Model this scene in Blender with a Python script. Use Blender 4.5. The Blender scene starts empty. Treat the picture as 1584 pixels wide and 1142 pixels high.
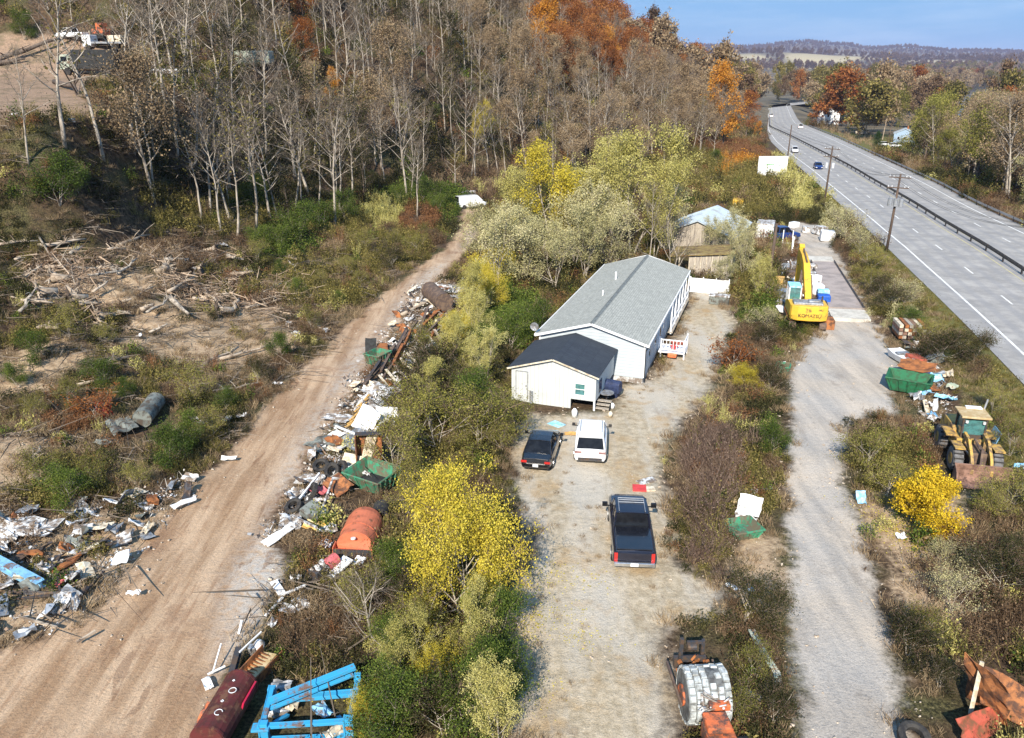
import bpy, math, random
import numpy as np
from mathutils import Vector, Matrix
R = math.radians
sc = bpy.context.scene
COL = sc.collection
# ------------------------------------------------------------ camera, sky, sun, exposure
CAM_H = 22.0; F = 1250.0; CX, CY = 792.0, 571.0; YH = 104.0
PIT = math.atan((CY - YH) / F)
cd = bpy.data.cameras.new("camera"); cam = bpy.data.objects.new("camera", cd); COL.objects.link(cam)
cam.location = (0, 0, CAM_H); cam.rotation_euler = (math.pi / 2 - PIT, 0, 0)
cd.sensor_width = 36; cd.lens = 36 * F / 1584; cd.clip_start = 0.5; cd.clip_end = 40000
sc.camera = cam
SUN_EL, SUN_AZ = R(36), R(194)          # where the sun stands, clockwise from +Y: behind the camera
w = bpy.data.worlds.new("World"); sc.world = w; w.use_nodes = True
wn = w.node_tree; wn.nodes.clear()
wo = wn.nodes.new('ShaderNodeOutputWorld'); bg = wn.nodes.new('ShaderNodeBackground')
sky = wn.nodes.new('ShaderNodeTexSky'); sky.sky_type = 'NISHITA'; sky.sun_disc = False
sky.sun_elevation = SUN_EL; sky.sun_rotation = SUN_AZ; sky.ozone_density = 3.0; sky.air_density = 1.0; sky.dust_density = 0.3
tc = wn.nodes.new('ShaderNodeTexCoord'); mp = wn.nodes.new('ShaderNodeMapping'); mp.inputs['Scale'].default_value = (1.2, 1.2, 9)
nz = wn.nodes.new('ShaderNodeTexNoise'); nz.inputs['Scale'].default_value = 3.2; nz.inputs['Detail'].default_value = 7; nz.inputs['Roughness'].default_value = .62
rp = wn.nodes.new('ShaderNodeValToRGB'); rp.color_ramp.elements[0].position = .48; rp.color_ramp.elements[1].position = .78
rp.color_ramp.elements[0].color = (0, 0, 0, 1); rp.color_ramp.elements[1].color = (.3, .3, .3, 1)
mx = wn.nodes.new('ShaderNodeMixRGB'); mx.inputs[2].default_value = (12, 13.5, 15.5, 1)
L_ = wn.links.new
L_(tc.outputs['Generated'], mp.inputs[0]); L_(mp.outputs[0], nz.inputs['Vector']); L_(nz.outputs[0], rp.inputs[0]); L_(rp.outputs[0], mx.inputs[0])
tn = wn.nodes.new('ShaderNodeMixRGB'); tn.inputs[0].default_value = .8; tn.inputs[2].default_value = (2.6, 6.2, 11.6, 1); L_(sky.outputs[0], tn.inputs[1]); L_(tn.outputs[0], mx.inputs[1]); L_(mx.outputs[0], bg.inputs[0]); L_(bg.outputs[0], wo.inputs[0])
bg.inputs[1].default_value = 0.05
sd_ = bpy.data.lights.new("sun", 'SUN'); sd_.energy = 5.0; sd_.angle = R(0.5); sd_.color = (1, .90, .76)
sun = bpy.data.objects.new("sun", sd_); COL.objects.link(sun)
sun.rotation_euler = Vector((math.sin(SUN_AZ) * math.cos(SUN_EL), math.cos(SUN_AZ) * math.cos(SUN_EL), math.sin(SUN_EL))).to_track_quat('Z', 'Y').to_euler()
sun.location = (0, -60, 80)
sc.view_settings.view_transform = 'Standard'; sc.view_settings.look = 'None'; sc.view_settings.exposure = 0.72; sc.view_settings.gamma = 1
HAZE_D = 0.00006
sc.render.engine = 'CYCLES'
sc.cycles.max_bounces = 6; sc.cycles.diffuse_bounces = 3; sc.cycles.glossy_bounces = 2; sc.cycles.transmission_bounces = 3; sc.cycles.transparent_max_bounces = 4
sc.cycles.volume_bounces = 0
rng = random.Random(7); nr = np.random.default_rng(7)

# ------------------------------------------------------------ the lie of the land
def hsh(i, j, s): 
    v = np.sin(i * 127.1 + j * 311.7 + s * 74.7) * 43758.5453
    return v - np.floor(v)
def vn(x, y, s=0.0):
    x = np.asarray(x, float); y = np.asarray(y, float)
    i = np.floor(x); j = np.floor(y); u = x - i; v = y - j
    u = u * u * (3 - 2 * u); v = v * v * (3 - 2 * v)
    return (hsh(i, j, s) * (1 - u) + hsh(i + 1, j, s) * u) * (1 - v) + (hsh(i, j + 1, s) * (1 - u) + hsh(i + 1, j + 1, s) * u) * v
def fbm(x, y, s=0.0, o=3):
    a = 0; k = 1.0; f = 1.0; t = 0
    for q in range(o): a = a + k * vn(x * f, y * f, s + q * 9.1); t += k; k *= .5; f *= 2.03
    return a / t
def sst(a, b, x):
    t = np.clip((np.asarray(x, float) - a) / (b - a), 0, 1); return t * t * (3 - 2 * t)
def base(y): 
    y = np.asarray(y, float); t = np.clip(y - 100, 0, 420)
    return -0.02 * t + 0.0 * y
SP, CP = math.sin(PIT), math.cos(PIT)
def ray(px, py):
    a = (px - CX) / F; b = (py - CY) / F
    return np.array([a, CP - b * SP, -SP - b * CP])
def march(px, py, zf, t0=14.0, t1=9000.0):
    d = ray(px, py); t = t0; st = .8
    while t < t1:
        p = d * t
        if CAM_H + p[2] <= float(zf(p[0], p[1])): break
        t += st; st = max(.8, t * .006)
    lo, hi = t - st, t
    for _ in range(22):
        m = (lo + hi) / 2; p = d * m
        if CAM_H + p[2] <= float(zf(p[0], p[1])): hi = m
        else: lo = m
    p = d * hi
    return np.array([p[0], p[1], CAM_H + p[2]])
ROADZ = 0.9
def _rp(l): 
    q = np.array([march(a, b, lambda x, y: base(y) + ROADZ) for a, b in l]); return q[np.argsort(q[:, 1])]
def _fn(l, near, far):
    q = _rp(l); y = q[:, 1]; x = q[:, 0]
    s0 = (x[1] - x[0]) / (y[1] - y[0]); y = np.concatenate([[-60], y, [y[-1] + 300, 3000]]); x = np.concatenate([[x[0] - s0 * (y[1] + 60)], x, [x[-1] + 300 * far, x[-1] + 300 * far + (3000 - y[-2]) * .75]])
    return lambda t: np.interp(t, y, x)
_xl = _fn([(1560, 570), (1489, 496), (1433, 442), (1377, 389), (1336, 349), (1262, 282), (1243, 264), (1217, 243), (1192, 219), (1187, 206)], 0, .30)
_xm = _fn([(1584, 427), (1517, 382), (1466, 354), (1415, 319), (1346, 280), (1320, 263), (1223.5, 212.5), (1190, 197)], 0, .30)
_xr = _fn([(1584, 350), (1501, 313), (1463, 290), (1362, 244), (1300, 215), (1240, 191)], 0, .30)
yy_ = np.linspace(-60, 3000, 3061)
def _sm(f, k=31):
    v = f(yy_); vp = np.pad(v, k // 2, mode='reflect', reflect_type='odd'); vs = np.convolve(vp, np.ones(k) / k, 'valid'); return lambda t: np.interp(t, yy_, vs)
XL, XM, XR = _sm(_xl), _sm(_xm), _sm(_xr)
_fy = [-60, 10, 40, 60, 80, 105, 140, 190, 250, 310, 400, 500, 700, 3000]
_fx = [-36, -27, -21, -19, -16, -11, 3, 36, 66, 86, 112, 150, 250, 1600]
def XF(y): return np.interp(y, _fy, _fx)
def XB(y): return np.interp(y, [-60, 0, 300, 520, 1800, 3000], [190, 195, 215, 268, 850, 1500])
def T(x, y):
    x = np.asarray(x, float); y = np.asarray(y, float)
    b = base(y)
    far = sst(120, 220, y)
    d = (XF(y) - x) * (0.9 - .12 * far) + (fbm(x / 23, y / 23, 3) - .5) * 5
    d0 = 25 - 6 * far; q = .011 + .0115 * far; s = 2 * q * d0
    dd = np.clip(d, 0, None)
    h = np.where(dd < d0, q * dd * dd, q * d0 * d0 + s * (dd - d0))
    cap = 110.0
    h = cap * (1 - np.exp(-h / cap * 1.0)) * 1.08 * (1 - sst(430, 620, y - .35 * x))
    h = h + sst(0, 14, d) * (fbm(x / 9, y / 9, 5) - .5) * 1.6
    h = h + sst(5, 12, d) * sst(125, 95, y) * (fbm(x / 4.2, y / 3.4, 15, 2) - .5) * 2.4
    lot = sst(-38, -46, x) * sst(72, 80, y) * sst(170, 135, y) * sst(-160, -120, x)
    hl = 16.6 + .075 * (y - 76)
    h = h * (1 - lot) + hl * lot
    z = b + h + (fbm(x / 3.1, y / 3.1, 8, 2) - .5) * .22
    xl, xr = XL(y), XR(y)
    k = sst(-9, -1.0, x - xl)
    z = z * (1 - k) + (b + ROADZ - .06) * k
    k = sst(2.0, 20, x - xr)
    z = z * (1 - k) + (b - 3.2 + (fbm(x / 15, y / 15, 2) - .5) * 1.2) * k
    xb = XB(y)
    k = sst(0, 25, x - xb) * (1 - sst(620, 700, x - xb)) * sst(3000, 2700, y)
    z = z - 6.0 * k
    r = np.maximum(y, 1.0); pp = CX + 1334 * x / r
    a2 = np.interp(pp, [-800, 700, 1150, 1240, 1310, 1335, 1400, 1465, 1584, 1800, 2600], [150, 150, 185, 212, 196, 160, 178, 150, 138, 160, 120]) * (.93 + .14 * fbm(x / 500, y / 900, 4))
    z = z + a2 * np.exp(-((y - 7600) / 1100) ** 2) * sst(3000, 5000, y)
    a1 = np.interp(pp, [-800, 1100, 1200, 1330, 1420, 1584, 2600], [80, 78, 88, 66, 54, 60, 66]) * (.86 + .28 * fbm(x / 260, y / 600, 6))
    z = z + a1 * np.exp(-((y - 4300) / 520) ** 2) * sst(2500, 3300, y)
    z = z + 30 * fbm(x / 260, y / 260, 12) * sst(2400, 3000, y)
    return z
def P(px, py, h=0.0):
    return march(px, py, lambda x, y: T(x, y) + h)
def G(x, y, h=0.0): return Vector((x, y, float(T(x, y)) + h))
def poly(l): return np.array([P(a, b)[:2] for a, b in l])
def sdist(pg, x, y):
    x = np.asarray(x, float); y = np.asarray(y, float); best = np.full(x.shape, 1e9); ins = np.zeros(x.shape, bool)
    n = len(pg)
    for i in range(n):
        ax, ay = pg[i]; bx, by = pg[(i + 1) % n]
        ex, ey = bx - ax, by - ay; L = ex * ex + ey * ey + 1e-9
        t = np.clip(((x - ax) * ex + (y - ay) * ey) / L, 0, 1)
        best = np.minimum(best, (x - ax - t * ex) ** 2 + (y - ay - t * ey) ** 2)
        c = ((ay > y) != (by > y)) & (x < (bx - ax) * (y - ay) / (by - ay + 1e-12) + ax)
        ins ^= c
    return np.where(ins, 1, -1) * np.sqrt(best)
DIRT = poly([(-260, 1250), (-250, 1000), (0, 1005), (70, 985), (140, 950), (185, 900), (215, 850), (250, 800), (300, 760), (360, 700), (400, 640), (440, 600), (480, 560), (530, 510), (560, 482), (600, 452), (640, 420), (690, 385), (712, 355), (715, 325), (742, 318), (748, 345), (735, 372), (715, 395), (690, 425), (655, 450), (640, 470), (625, 500), (600, 525), (580, 548), (560, 580), (530, 630), (505, 670), (480, 710), (455, 750), (430, 790), (410, 830), (440, 870), (415, 930), (400, 970), (370, 1010), (345, 1060), (320, 1142), (300, 1250)])
DRIVE = poly([(800, 1250), (800, 1142), (790, 1050), (785, 960), (805, 900), (830, 850), (815, 800), (800, 760), (795, 720), (800, 660), (810, 640), (890, 640), (950, 636), (960, 600), (1000, 590), (1030, 560), (1050, 520), (1068, 470), (1072, 445), (1120, 462), (1140, 500), (1110, 560), (1100, 600), (1060, 640), (1030, 690), (1020, 740), (1040, 800), (1040, 870), (1110, 910), (1110, 950), (1030, 960), (1025, 1020), (1040, 1142), (1050, 1250)])
ACC = poly([(1262, 1250), (1250, 1142), (1235, 1050), (1225, 950), (1222, 850), (1222, 750), (1220, 650), (1223, 590), (1235, 550), (1262, 520), (1284, 500), (1262, 440), (1247, 400), (1233, 372), (1215, 352), (1235, 344), (1262, 348), (1278, 368), (1300, 400), (1345, 488), (1370, 530), (1392, 565), (1380, 600), (1386, 640), (1350, 640), (1312, 655), (1300, 700), (1308, 760), (1322, 800), (1340, 860), (1355, 930), (1370, 980), (1385, 1050), (1392, 1142), (1400, 1250)])
LOT = poly([(-200, 62), (60, 52), (150, 55), (205, 88), (215, 125), (130, 140), (145, 175), (100, 190), (-200, 196)])
BARE = [poly([(205, 480), (290, 466), (400, 470), (440, 500), (470, 540), (360, 570), (260, 560), (190, 530)]), poly([(-100, 520), (40, 545), (110, 520), (150, 545), (60, 610), (-100, 620)]), poly([(-100, 685), (55, 680), (70, 730), (30, 760), (-100, 765)]),
        poly([(40, 430), (190, 415), (260, 440), (200, 470), (60, 475)]), poly([(-60, 840), (120, 790), (250, 790), (310, 750), (290, 790), (190, 900), (120, 980), (-60, 1010)]), poly([(1140, 820), (1215, 830), (1222, 900), (1210, 940), (1150, 930), (1130, 870)]), poly([(1320, 770), (1370, 850), (1400, 960), (1500, 960), (1440, 830), (1500, 800), (1470, 760)])]
TURF = [poly([(1260, 205), (1300, 190), (1350, 196), (1480, 222), (1500, 250), (1420, 255), (1340, 235)])]
# ------------------------------------------------------------ materials
M = {}
def nnew(nt, t, **k):
    n = nt.nodes.new(t)
    for a, v in k.items():
        if a in ('op', 'blend'): 
            setattr(n, 'operation' if a == 'op' else 'blend_type', v)
        else: n.inputs[a.replace('_', ' ')].default_value = v
    return n
def mix(nt, f, a, b, blend='MIX'):
    n = nt.nodes.new('ShaderNodeMixRGB'); n.blend_type = blend
    for i, v in ((0, f), (1, a), (2, b)):
        if hasattr(v, 'links'): nt.links.new(v, n.inputs[i])
        elif i == 0: n.inputs[0].default_value = v
        else: n.inputs[i].default_value = (*v, 1)
    return n.outputs[0]
def mth(nt, op, a, b=None, clamp=False):
    n = nt.nodes.new('ShaderNodeMath'); n.operation = op; n.use_clamp = clamp
    for i, v in ((0, a), (1, b)):
        if v is None: continue
        if hasattr(v, 'links'): nt.links.new(v, n.inputs[i])
        else: n.inputs[i].default_value = v
    return n.outputs[0]
def noi(nt, co, scale, detail=4, rough=.55, dist=0.0, vec=None):
    n = nt.nodes.new('ShaderNodeTexNoise'); n.inputs['Scale'].default_value = scale; n.inputs['Detail'].default_value = detail
    n.inputs['Roughness'].default_value = rough; n.inputs['Distortion'].default_value = dist
    if vec: 
        m = nt.nodes.new('ShaderNodeMapping'); m.inputs['Scale'].default_value = vec; nt.links.new(co, m.inputs[0]); co = m.outputs[0]
    nt.links.new(co, n.inputs['Vector']); return n.outputs[0]
def rmp(nt, v, a, b):
    n = nt.nodes.new('ShaderNodeMapRange'); n.inputs[1].default_value = a; n.inputs[2].default_value = b; n.interpolation_type = 'SMOOTHSTEP'
    nt.links.new(v, n.inputs[0]); return n.outputs[0]
def start(name):
    m = bpy.data.materials.new(name); m.use_nodes = True; nt = m.node_tree; nt.nodes.clear()
    o = nt.nodes.new('ShaderNodeOutputMaterial'); p = nt.nodes.new('ShaderNodeBsdfPrincipled'); nt.links.new(p.outputs[0], o.inputs[0])
    p.inputs['Specular IOR Level'].default_value = .3
    tc = nt.nodes.new('ShaderNodeTexCoord'); return m, nt, p, tc.outputs['Object'], o
def bump(nt, p, h, s=.4, d=.05):
    b = nt.nodes.new('ShaderNodeBump'); b.inputs['Strength'].default_value = s; b.inputs['Distance'].default_value = d
    nt.links.new(h, b.inputs['Height']); nt.links.new(b.outputs[0], p.inputs['Normal'])
def mat(key, c1, c2=None, rough=.75, metal=0.0, scale=3.0, lo=.42, hi=.62, bmp=.15, coat=0.0, vec=None, detail=6, spec=.3, wear=0.0, wc=(.17, .085, .045)):
    """plain paint / steel / wood, worn by a second colour in patches"""
    m, nt, p, co, _ = start(key)
    if c2 is None: c2 = tuple(v * .72 for v in c1)
    n = noi(nt, co, scale, detail, .65, 0, vec); f = rmp(nt, n, lo, hi)
    cc = mix(nt, f, c1, c2)
    if wear: cc = mix(nt, mth(nt, 'MULTIPLY', rmp(nt, noi(nt, co, 2.3, 9, .72), .66 - wear * .22, .70 - wear * .14), .9), cc, wc)
    nt.links.new(cc, p.inputs['Base Color'])
    p.inputs['Roughness'].default_value = rough; p.inputs['Metallic'].default_value = metal; p.inputs['Coat Weight'].default_value = coat; p.inputs['Specular IOR Level'].default_value = spec
    if bmp: bump(nt, p, noi(nt, co, scale * 6, 4), bmp, .02)
    M[key] = m; return m
def leaf(key, cols, tr=.25):
    m = bpy.data.materials.new(key); m.use_nodes = True; nt = m.node_tree; nt.nodes.clear()
    o = nt.nodes.new('ShaderNodeOutputMaterial'); at = nt.nodes.new('ShaderNodeAttribute'); at.attribute_name = 'rnd'
    oi = nt.nodes.new('ShaderNodeObjectInfo')
    r = nt.nodes.new('ShaderNodeValToRGB'); els = r.color_ramp.elements
    while len(els) < len(cols): els.new(.5)
    for i, c in enumerate(cols): els[i].position = i / max(1, len(cols) - 1); els[i].color = (*c, 1)
    v = mth(nt, 'ADD', mth(nt, 'MULTIPLY', at.outputs['Fac'], .72), mth(nt, 'MULTIPLY', oi.outputs['Random'], .28))
    nt.links.new(v, r.inputs[0])
    d = nt.nodes.new('ShaderNodeBsdfDiffuse'); t = nt.nodes.new('ShaderNodeBsdfTranslucent'); s = nt.nodes.new('ShaderNodeMixShader'); s.inputs[0].default_value = tr
    nt.links.new(r.outputs[0], d.inputs[0]); nt.links.new(r.outputs[0], t.inputs[0]); nt.links.new(d.outputs[0], s.inputs[1]); nt.links.new(t.outputs[0], s.inputs[2]); nt.links.new(s.outputs[0], o.inputs[0])
    M[key] = m; return m
leaf('leaf_yellow', [(.1, .09, .02), (.40, .33, .04), (.64, .53, .07), (.72, .62, .16)])  # dark low ends of the leaf ramps put shaded gaps into the colour
leaf('leaf_lemon', [(.16, .15, .05), (.38, .35, .1), (.58, .53, .2), (.66, .62, .32)])
leaf('leaf_pale', [(.13, .125, .06), (.36, .34, .16), (.56, .52, .28), (.68, .61, .4)])
leaf('leaf_olive', [(.03, .032, .012), (.10, .095, .03), (.24, .2, .065), (.4, .33, .12)])
leaf('leaf_green', [(.02, .035, .012), (.05, .08, .02), (.13, .18, .035), (.30, .32, .07)])
leaf('leaf_rust', [(.10, .03, .014), (.22, .08, .028), (.36, .15, .05), (.42, .24, .09)])
leaf('leaf_orange', [(.2, .07, .015), (.4, .16, .025), (.58, .28, .045), (.56, .33, .1)])
leaf('leaf_brown', [(.03, .02, .014), (.09, .058, .036), (.19, .128, .08), (.32, .225, .14)])
leaf('leaf_tan', [(.11, .075, .045), (.23, .165, .1), (.38, .285, .175), (.52, .42, .28)])
leaf('leaf_gold', [(.2, .15, .02), (.6, .42, .03), (.82, .6, .05), (.85, .68, .12)])
leaf('leaf_scrub', [(.03, .034, .01), (.12, .125, .032), (.30, .28, .07), (.46, .41, .13)])
leaf('leaf_red', [(.2, .02, .015), (.42, .045, .03), (.5, .1, .06)])
leaf('leaf_dark', [(.01, .012, .007), (.03, .032, .014), (.065, .065, .028), (.15, .135, .06)])  # near-black leaves that also stand in for shade in the brush
leaf('leaf_evergreen', [(.012, .028, .012), (.03, .06, .022), (.05, .09, .03)])
leaf('twig_grey', [(.085, .07, .055), (.17, .14, .112), (.29, .245, .2)], .1)
leaf('leaf_rustweed', [(.09, .04, .02), (.2, .1, .05), (.36, .2, .1)])
leaf('twig_brown', [(.09, .06, .045), (.17, .125, .095), (.26, .20, .15)], .1)
leaf('twig_reed', [(.075, .05, .04), (.17, .12, .095), (.30, .225, .175)], .1)
leaf('debris_bits', [(.03, .03, .035), (.12, .1, .09), (.3, .2, .14), (.4, .37, .33), (.55, .55, .55), (.68, .7, .72), (.74, .75, .76)], .0)
leaf('stone_bits', [(.28, .22, .17), (.4, .33, .26), (.52, .45, .37), (.64, .58, .5)], .0)
mat('bark_pale', (.42, .375, .315), (.17, .145, .12), .9, scale=2.5, vec=(1, 1, .3), bmp=.4)
mat('bark_dark', (.16, .125, .1), (.08, .065, .055), .9, scale=2.5, vec=(1, 1, .3), bmp=.4)
mat('log_wood', (.44, .37, .29), (.2, .15, .11), .9, scale=2, vec=(1, .3, 1), bmp=.4)
mat('white_paint', (.78, .79, .8), (.62, .63, .62), .6, lo=.5, hi=.75)
mat('white_sheet', (.62, .64, .66), (.32, .31, .29), .65, scale=2.2, wear=1.0, wc=(.17, .13, .1))
mat('cream_board', (.66, .6, .48), (.42, .34, .24), .8)
mat('grey_steel', (.34, .37, .41), (.2, .19, .18), .5, .4)
mat('dark_steel', (.06, .062, .07), (.12, .08, .055), .55, .3)
mat('tyre_grey', (.17, .17, .18), (.09, .09, .09), .9)
mat('black_rubber', (.022, .022, .024), (.05, .047, .043), .85)
mat('rust', (.34, .13, .045), (.16, .065, .03), .9, scale=1.6)
mat('rust_orange', (.38, .155, .06), (.2, .08, .035), .9, scale=1.4, vec=(1, 1, .3), wear=.9, wc=(.09, .05, .035))
mat('brown_steel', (.11, .08, .07), (.2, .14, .1), .7, .2)
mat('tank_orange', (.56, .165, .085), (.38, .11, .06), .6, scale=1.6, lo=.42, hi=.72, bmp=.05, wear=.45)
mat('machine_orange', (.6, .15, .055), (.3, .1, .05), .65, scale=2.5, lo=.42, hi=.6, wear=.9, wc=(.07, .055, .05))
mat('maroon', (.11, .024, .024), (.065, .024, .02), .7, scale=1.6, wear=.7, wc=(.15, .075, .045))
mat('pink_red', (.62, .16, .17), (.42, .1, .1), .6)
mat('red_paint', (.6, .05, .045), (.4, .04, .03), .5)
mat('red_rust', (.45, .1, .065), (.25, .08, .045), .8, scale=2, wear=.8)
mat('green_paint', (.045, .26, .15), (.045, .14, .085), .8, scale=2.5, vec=(3, 3, .4), wear=1.0, wc=(.13, .1, .07))
mat('green_dark', (.02, .15, .07), (.03, .08, .04), .6)
mat('blue_beam', (.035, .32, .58), (.08, .24, .38), .6, scale=3, lo=.45, hi=.7, wear=.6)
mat('blue_pale', (.22, .46, .68), (.14, .32, .5), .65, scale=3, wear=.7)
mat('blue_deep', (.02, .12, .55), (.02, .08, .35), .5)
mat('blue_tarp', (.22, .55, .82), (.45, .68, .85), .6)
mat('machine_yellow', (.7, .43, .045), (.5, .31, .06), .55, scale=2, lo=.45, hi=.75, wear=.4, wc=(.14, .09, .05))
mat('loader_yellow', (.52, .33, .08), (.32, .22, .11), .7, scale=2.4, lo=.4, hi=.6, wear=.8, wc=(.12, .08, .05))
mat('tan_metal', (.42, .3, .15), (.5, .4, .24), .8)
mat('bucket_brown', (.27, .16, .12), (.14, .08, .06), .85, scale=2)
mat('teal_glass', (.07, .2, .2), (.05, .12, .12), .12, 0, spec=.7, bmp=0)
mat('glass_dark', (.008, .009, .012), (.014, .016, .02), .03, 0, spec=.3, bmp=0)
mat('black_paint', (.008, .009, .013), (.012, .013, .018), .2, .0, coat=.7, bmp=0, spec=.5)
mat('navy_paint', (.009, .011, .024), (.013, .015, .03), .22, .1, coat=.7, bmp=0, spec=.5)
mat('car_white', (.8, .82, .84), (.76, .78, .8), .3, 0, coat=.8, bmp=0)
mat('blue_truck', (.012, .04, .2), (.02, .05, .16), .35, .2, coat=.5, bmp=0)
mat('chrome', (.7, .71, .73), (.55, .56, .58), .22, .9, bmp=0)
mat('tail_red', (.5, .025, .02), (.35, .02, .02), .25, coat=.6, bmp=0)
mat('tail_dull', (.3, .17, .16), (.22, .12, .12), .3, coat=.6, bmp=0)
mat('lamp_clear', (.7, .72, .74), (.6, .62, .64), .15, coat=.6, bmp=0)
mat('plate_white', (.7, .72, .74), (.6, .62, .66), .5, bmp=0)
mat('concrete', (.55, .53, .48), (.42, .4, .36), .9, scale=1.5)
mat('scale_deck', (.36, .31, .29), (.25, .22, .21), .9, scale=.7, lo=.4, hi=.65)
mat('pole_wood', (.12, .085, .065), (.075, .055, .045), .9, vec=(1, 1, .1), scale=6)
mat('old_wood', (.42, .38, .32), (.24, .21, .18), .9, vec=(6, 6, .4), scale=2)
mat('barn_metal', (.52, .6, .67), (.4, .42, .43), .45, .3, vec=(.6, .6, .6), scale=.8, lo=.5, hi=.75)
mat('moss_roof', (.26, .2, .08), (.14, .09, .05), .95, scale=1.5)
mat('toy_red', (.62, .06, .06), (.5, .05, .05), .5, bmp=0)
mat('toy_orange', (.7, .2, .08), (.5, .13, .06), .5)
mat('grey_tarp', (.19, .21, .195), (.08, .09, .085), .8, scale=1.5, wear=.8, wc=(.08, .06, .045))
mat('camper_green', (.3, .36, .29), (.46, .47, .4), .7, scale=2, wear=.6)
mat('house_blue', (.3, .42, .56), (.26, .36, .5), .7)
mat('sign_white', (.8, .82, .82), (.72, .74, .74), .6, scale=1, lo=.55, hi=.8)
mat('sign_green', (.12, .42, .16), (.2, .4, .25), .6)
mat('wire', (.03, .03, .03), (.02, .02, .02), .6)
mat('galv', (.45, .47, .5), (.36, .38, .4), .4, .6)
mat('silver_block', (.5, .55, .57), (.26, .27, .26), .8, .0, scale=3, lo=.4, hi=.62)
mat('gap_dark', (.03, .034, .036), (.02, .02, .022), .8)
mat('porch_white', (.78, .8, .83), (.7, .72, .76), .6)

def tex_siding(key, col, sx, axis, line=.08, dark=.8):
    m, nt, p, co, _ = start(key)
    sp = nt.nodes.new('ShaderNodeSeparateXYZ'); nt.links.new(co, sp.inputs[0])
    if axis == 'Z': v = sp.outputs[2]
    else: v = mth(nt, 'ADD', sp.outputs[0], sp.outputs[1])
    f = mth(nt, 'FRACT', mth(nt, 'MULTIPLY', v, 1 / sx))
    l = mth(nt, 'LESS_THAN', f, line)
    n = noi(nt, co, .9, 5); c = mix(nt, rmp(nt, n, .45, .8), col, tuple(x * .86 for x in col))
    c = mix(nt, mth(nt, 'MULTIPLY', l, .55), c, tuple(x * dark for x in col)); nt.links.new(c, p.inputs['Base Color'])  # shading lines between the siding boards, drawn as darker colour
    p.inputs['Roughness'].default_value = .65; bump(nt, p, f, .5, .02); M[key] = m
tex_siding('siding_h', (.47, .53, .58), .24, 'Z', .16, .5)
tex_siding('siding_v', (.52, .55, .55), .3, 'XY', .1, .5)
def shingle(key, c1, c2, c3, row=.16):
    m, nt, p, co, _ = start(key)
    b = nt.nodes.new('ShaderNodeTexBrick'); b.inputs['Color1'].default_value = (*c1, 1); b.inputs['Color2'].default_value = (*c2, 1); b.inputs['Mortar'].default_value = (*c3, 1)
    b.inputs['Scale'].default_value = 1; b.inputs['Brick Width'].default_value = .33; b.inputs['Row Height'].default_value = row; b.inputs['Mortar Size'].default_value = .012
    mp = nt.nodes.new('ShaderNodeMapping'); mp.inputs['Rotation'].default_value = (0, 0, math.pi / 2); nt.links.new(co, mp.inputs[0]); nt.links.new(mp.outputs[0], b.inputs[0])
    n = noi(nt, co, 3.5, 6, .75); n2 = noi(nt, co, .5, 3)
    c = mix(nt, .75, b.outputs[0], mix(nt, n, (0.1, .1, .1), (1.15, 1.15, 1.12)), 'MULTIPLY')
    c = mix(nt, rmp(nt, n2, .45, .75), c, mix(nt, .5, c, tuple(x * .7 for x in c2)))
    g = nt.nodes.new('ShaderNodeGamma'); g.inputs[1].default_value = .8; nt.links.new(c, g.inputs[0])
    nt.links.new(g.outputs[0], p.inputs['Base Color']); p.inputs['Roughness'].default_value = .95; bump(nt, p, n, .4, .03); M[key] = m
shingle('shingle_grey', (.43, .44, .40), (.31, .32, .29), (.17, .18, .17))
shingle('shingle_dark', (.024, .032, .046), (.018, .025, .038), (.014, .018, .028), .9)

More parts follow.
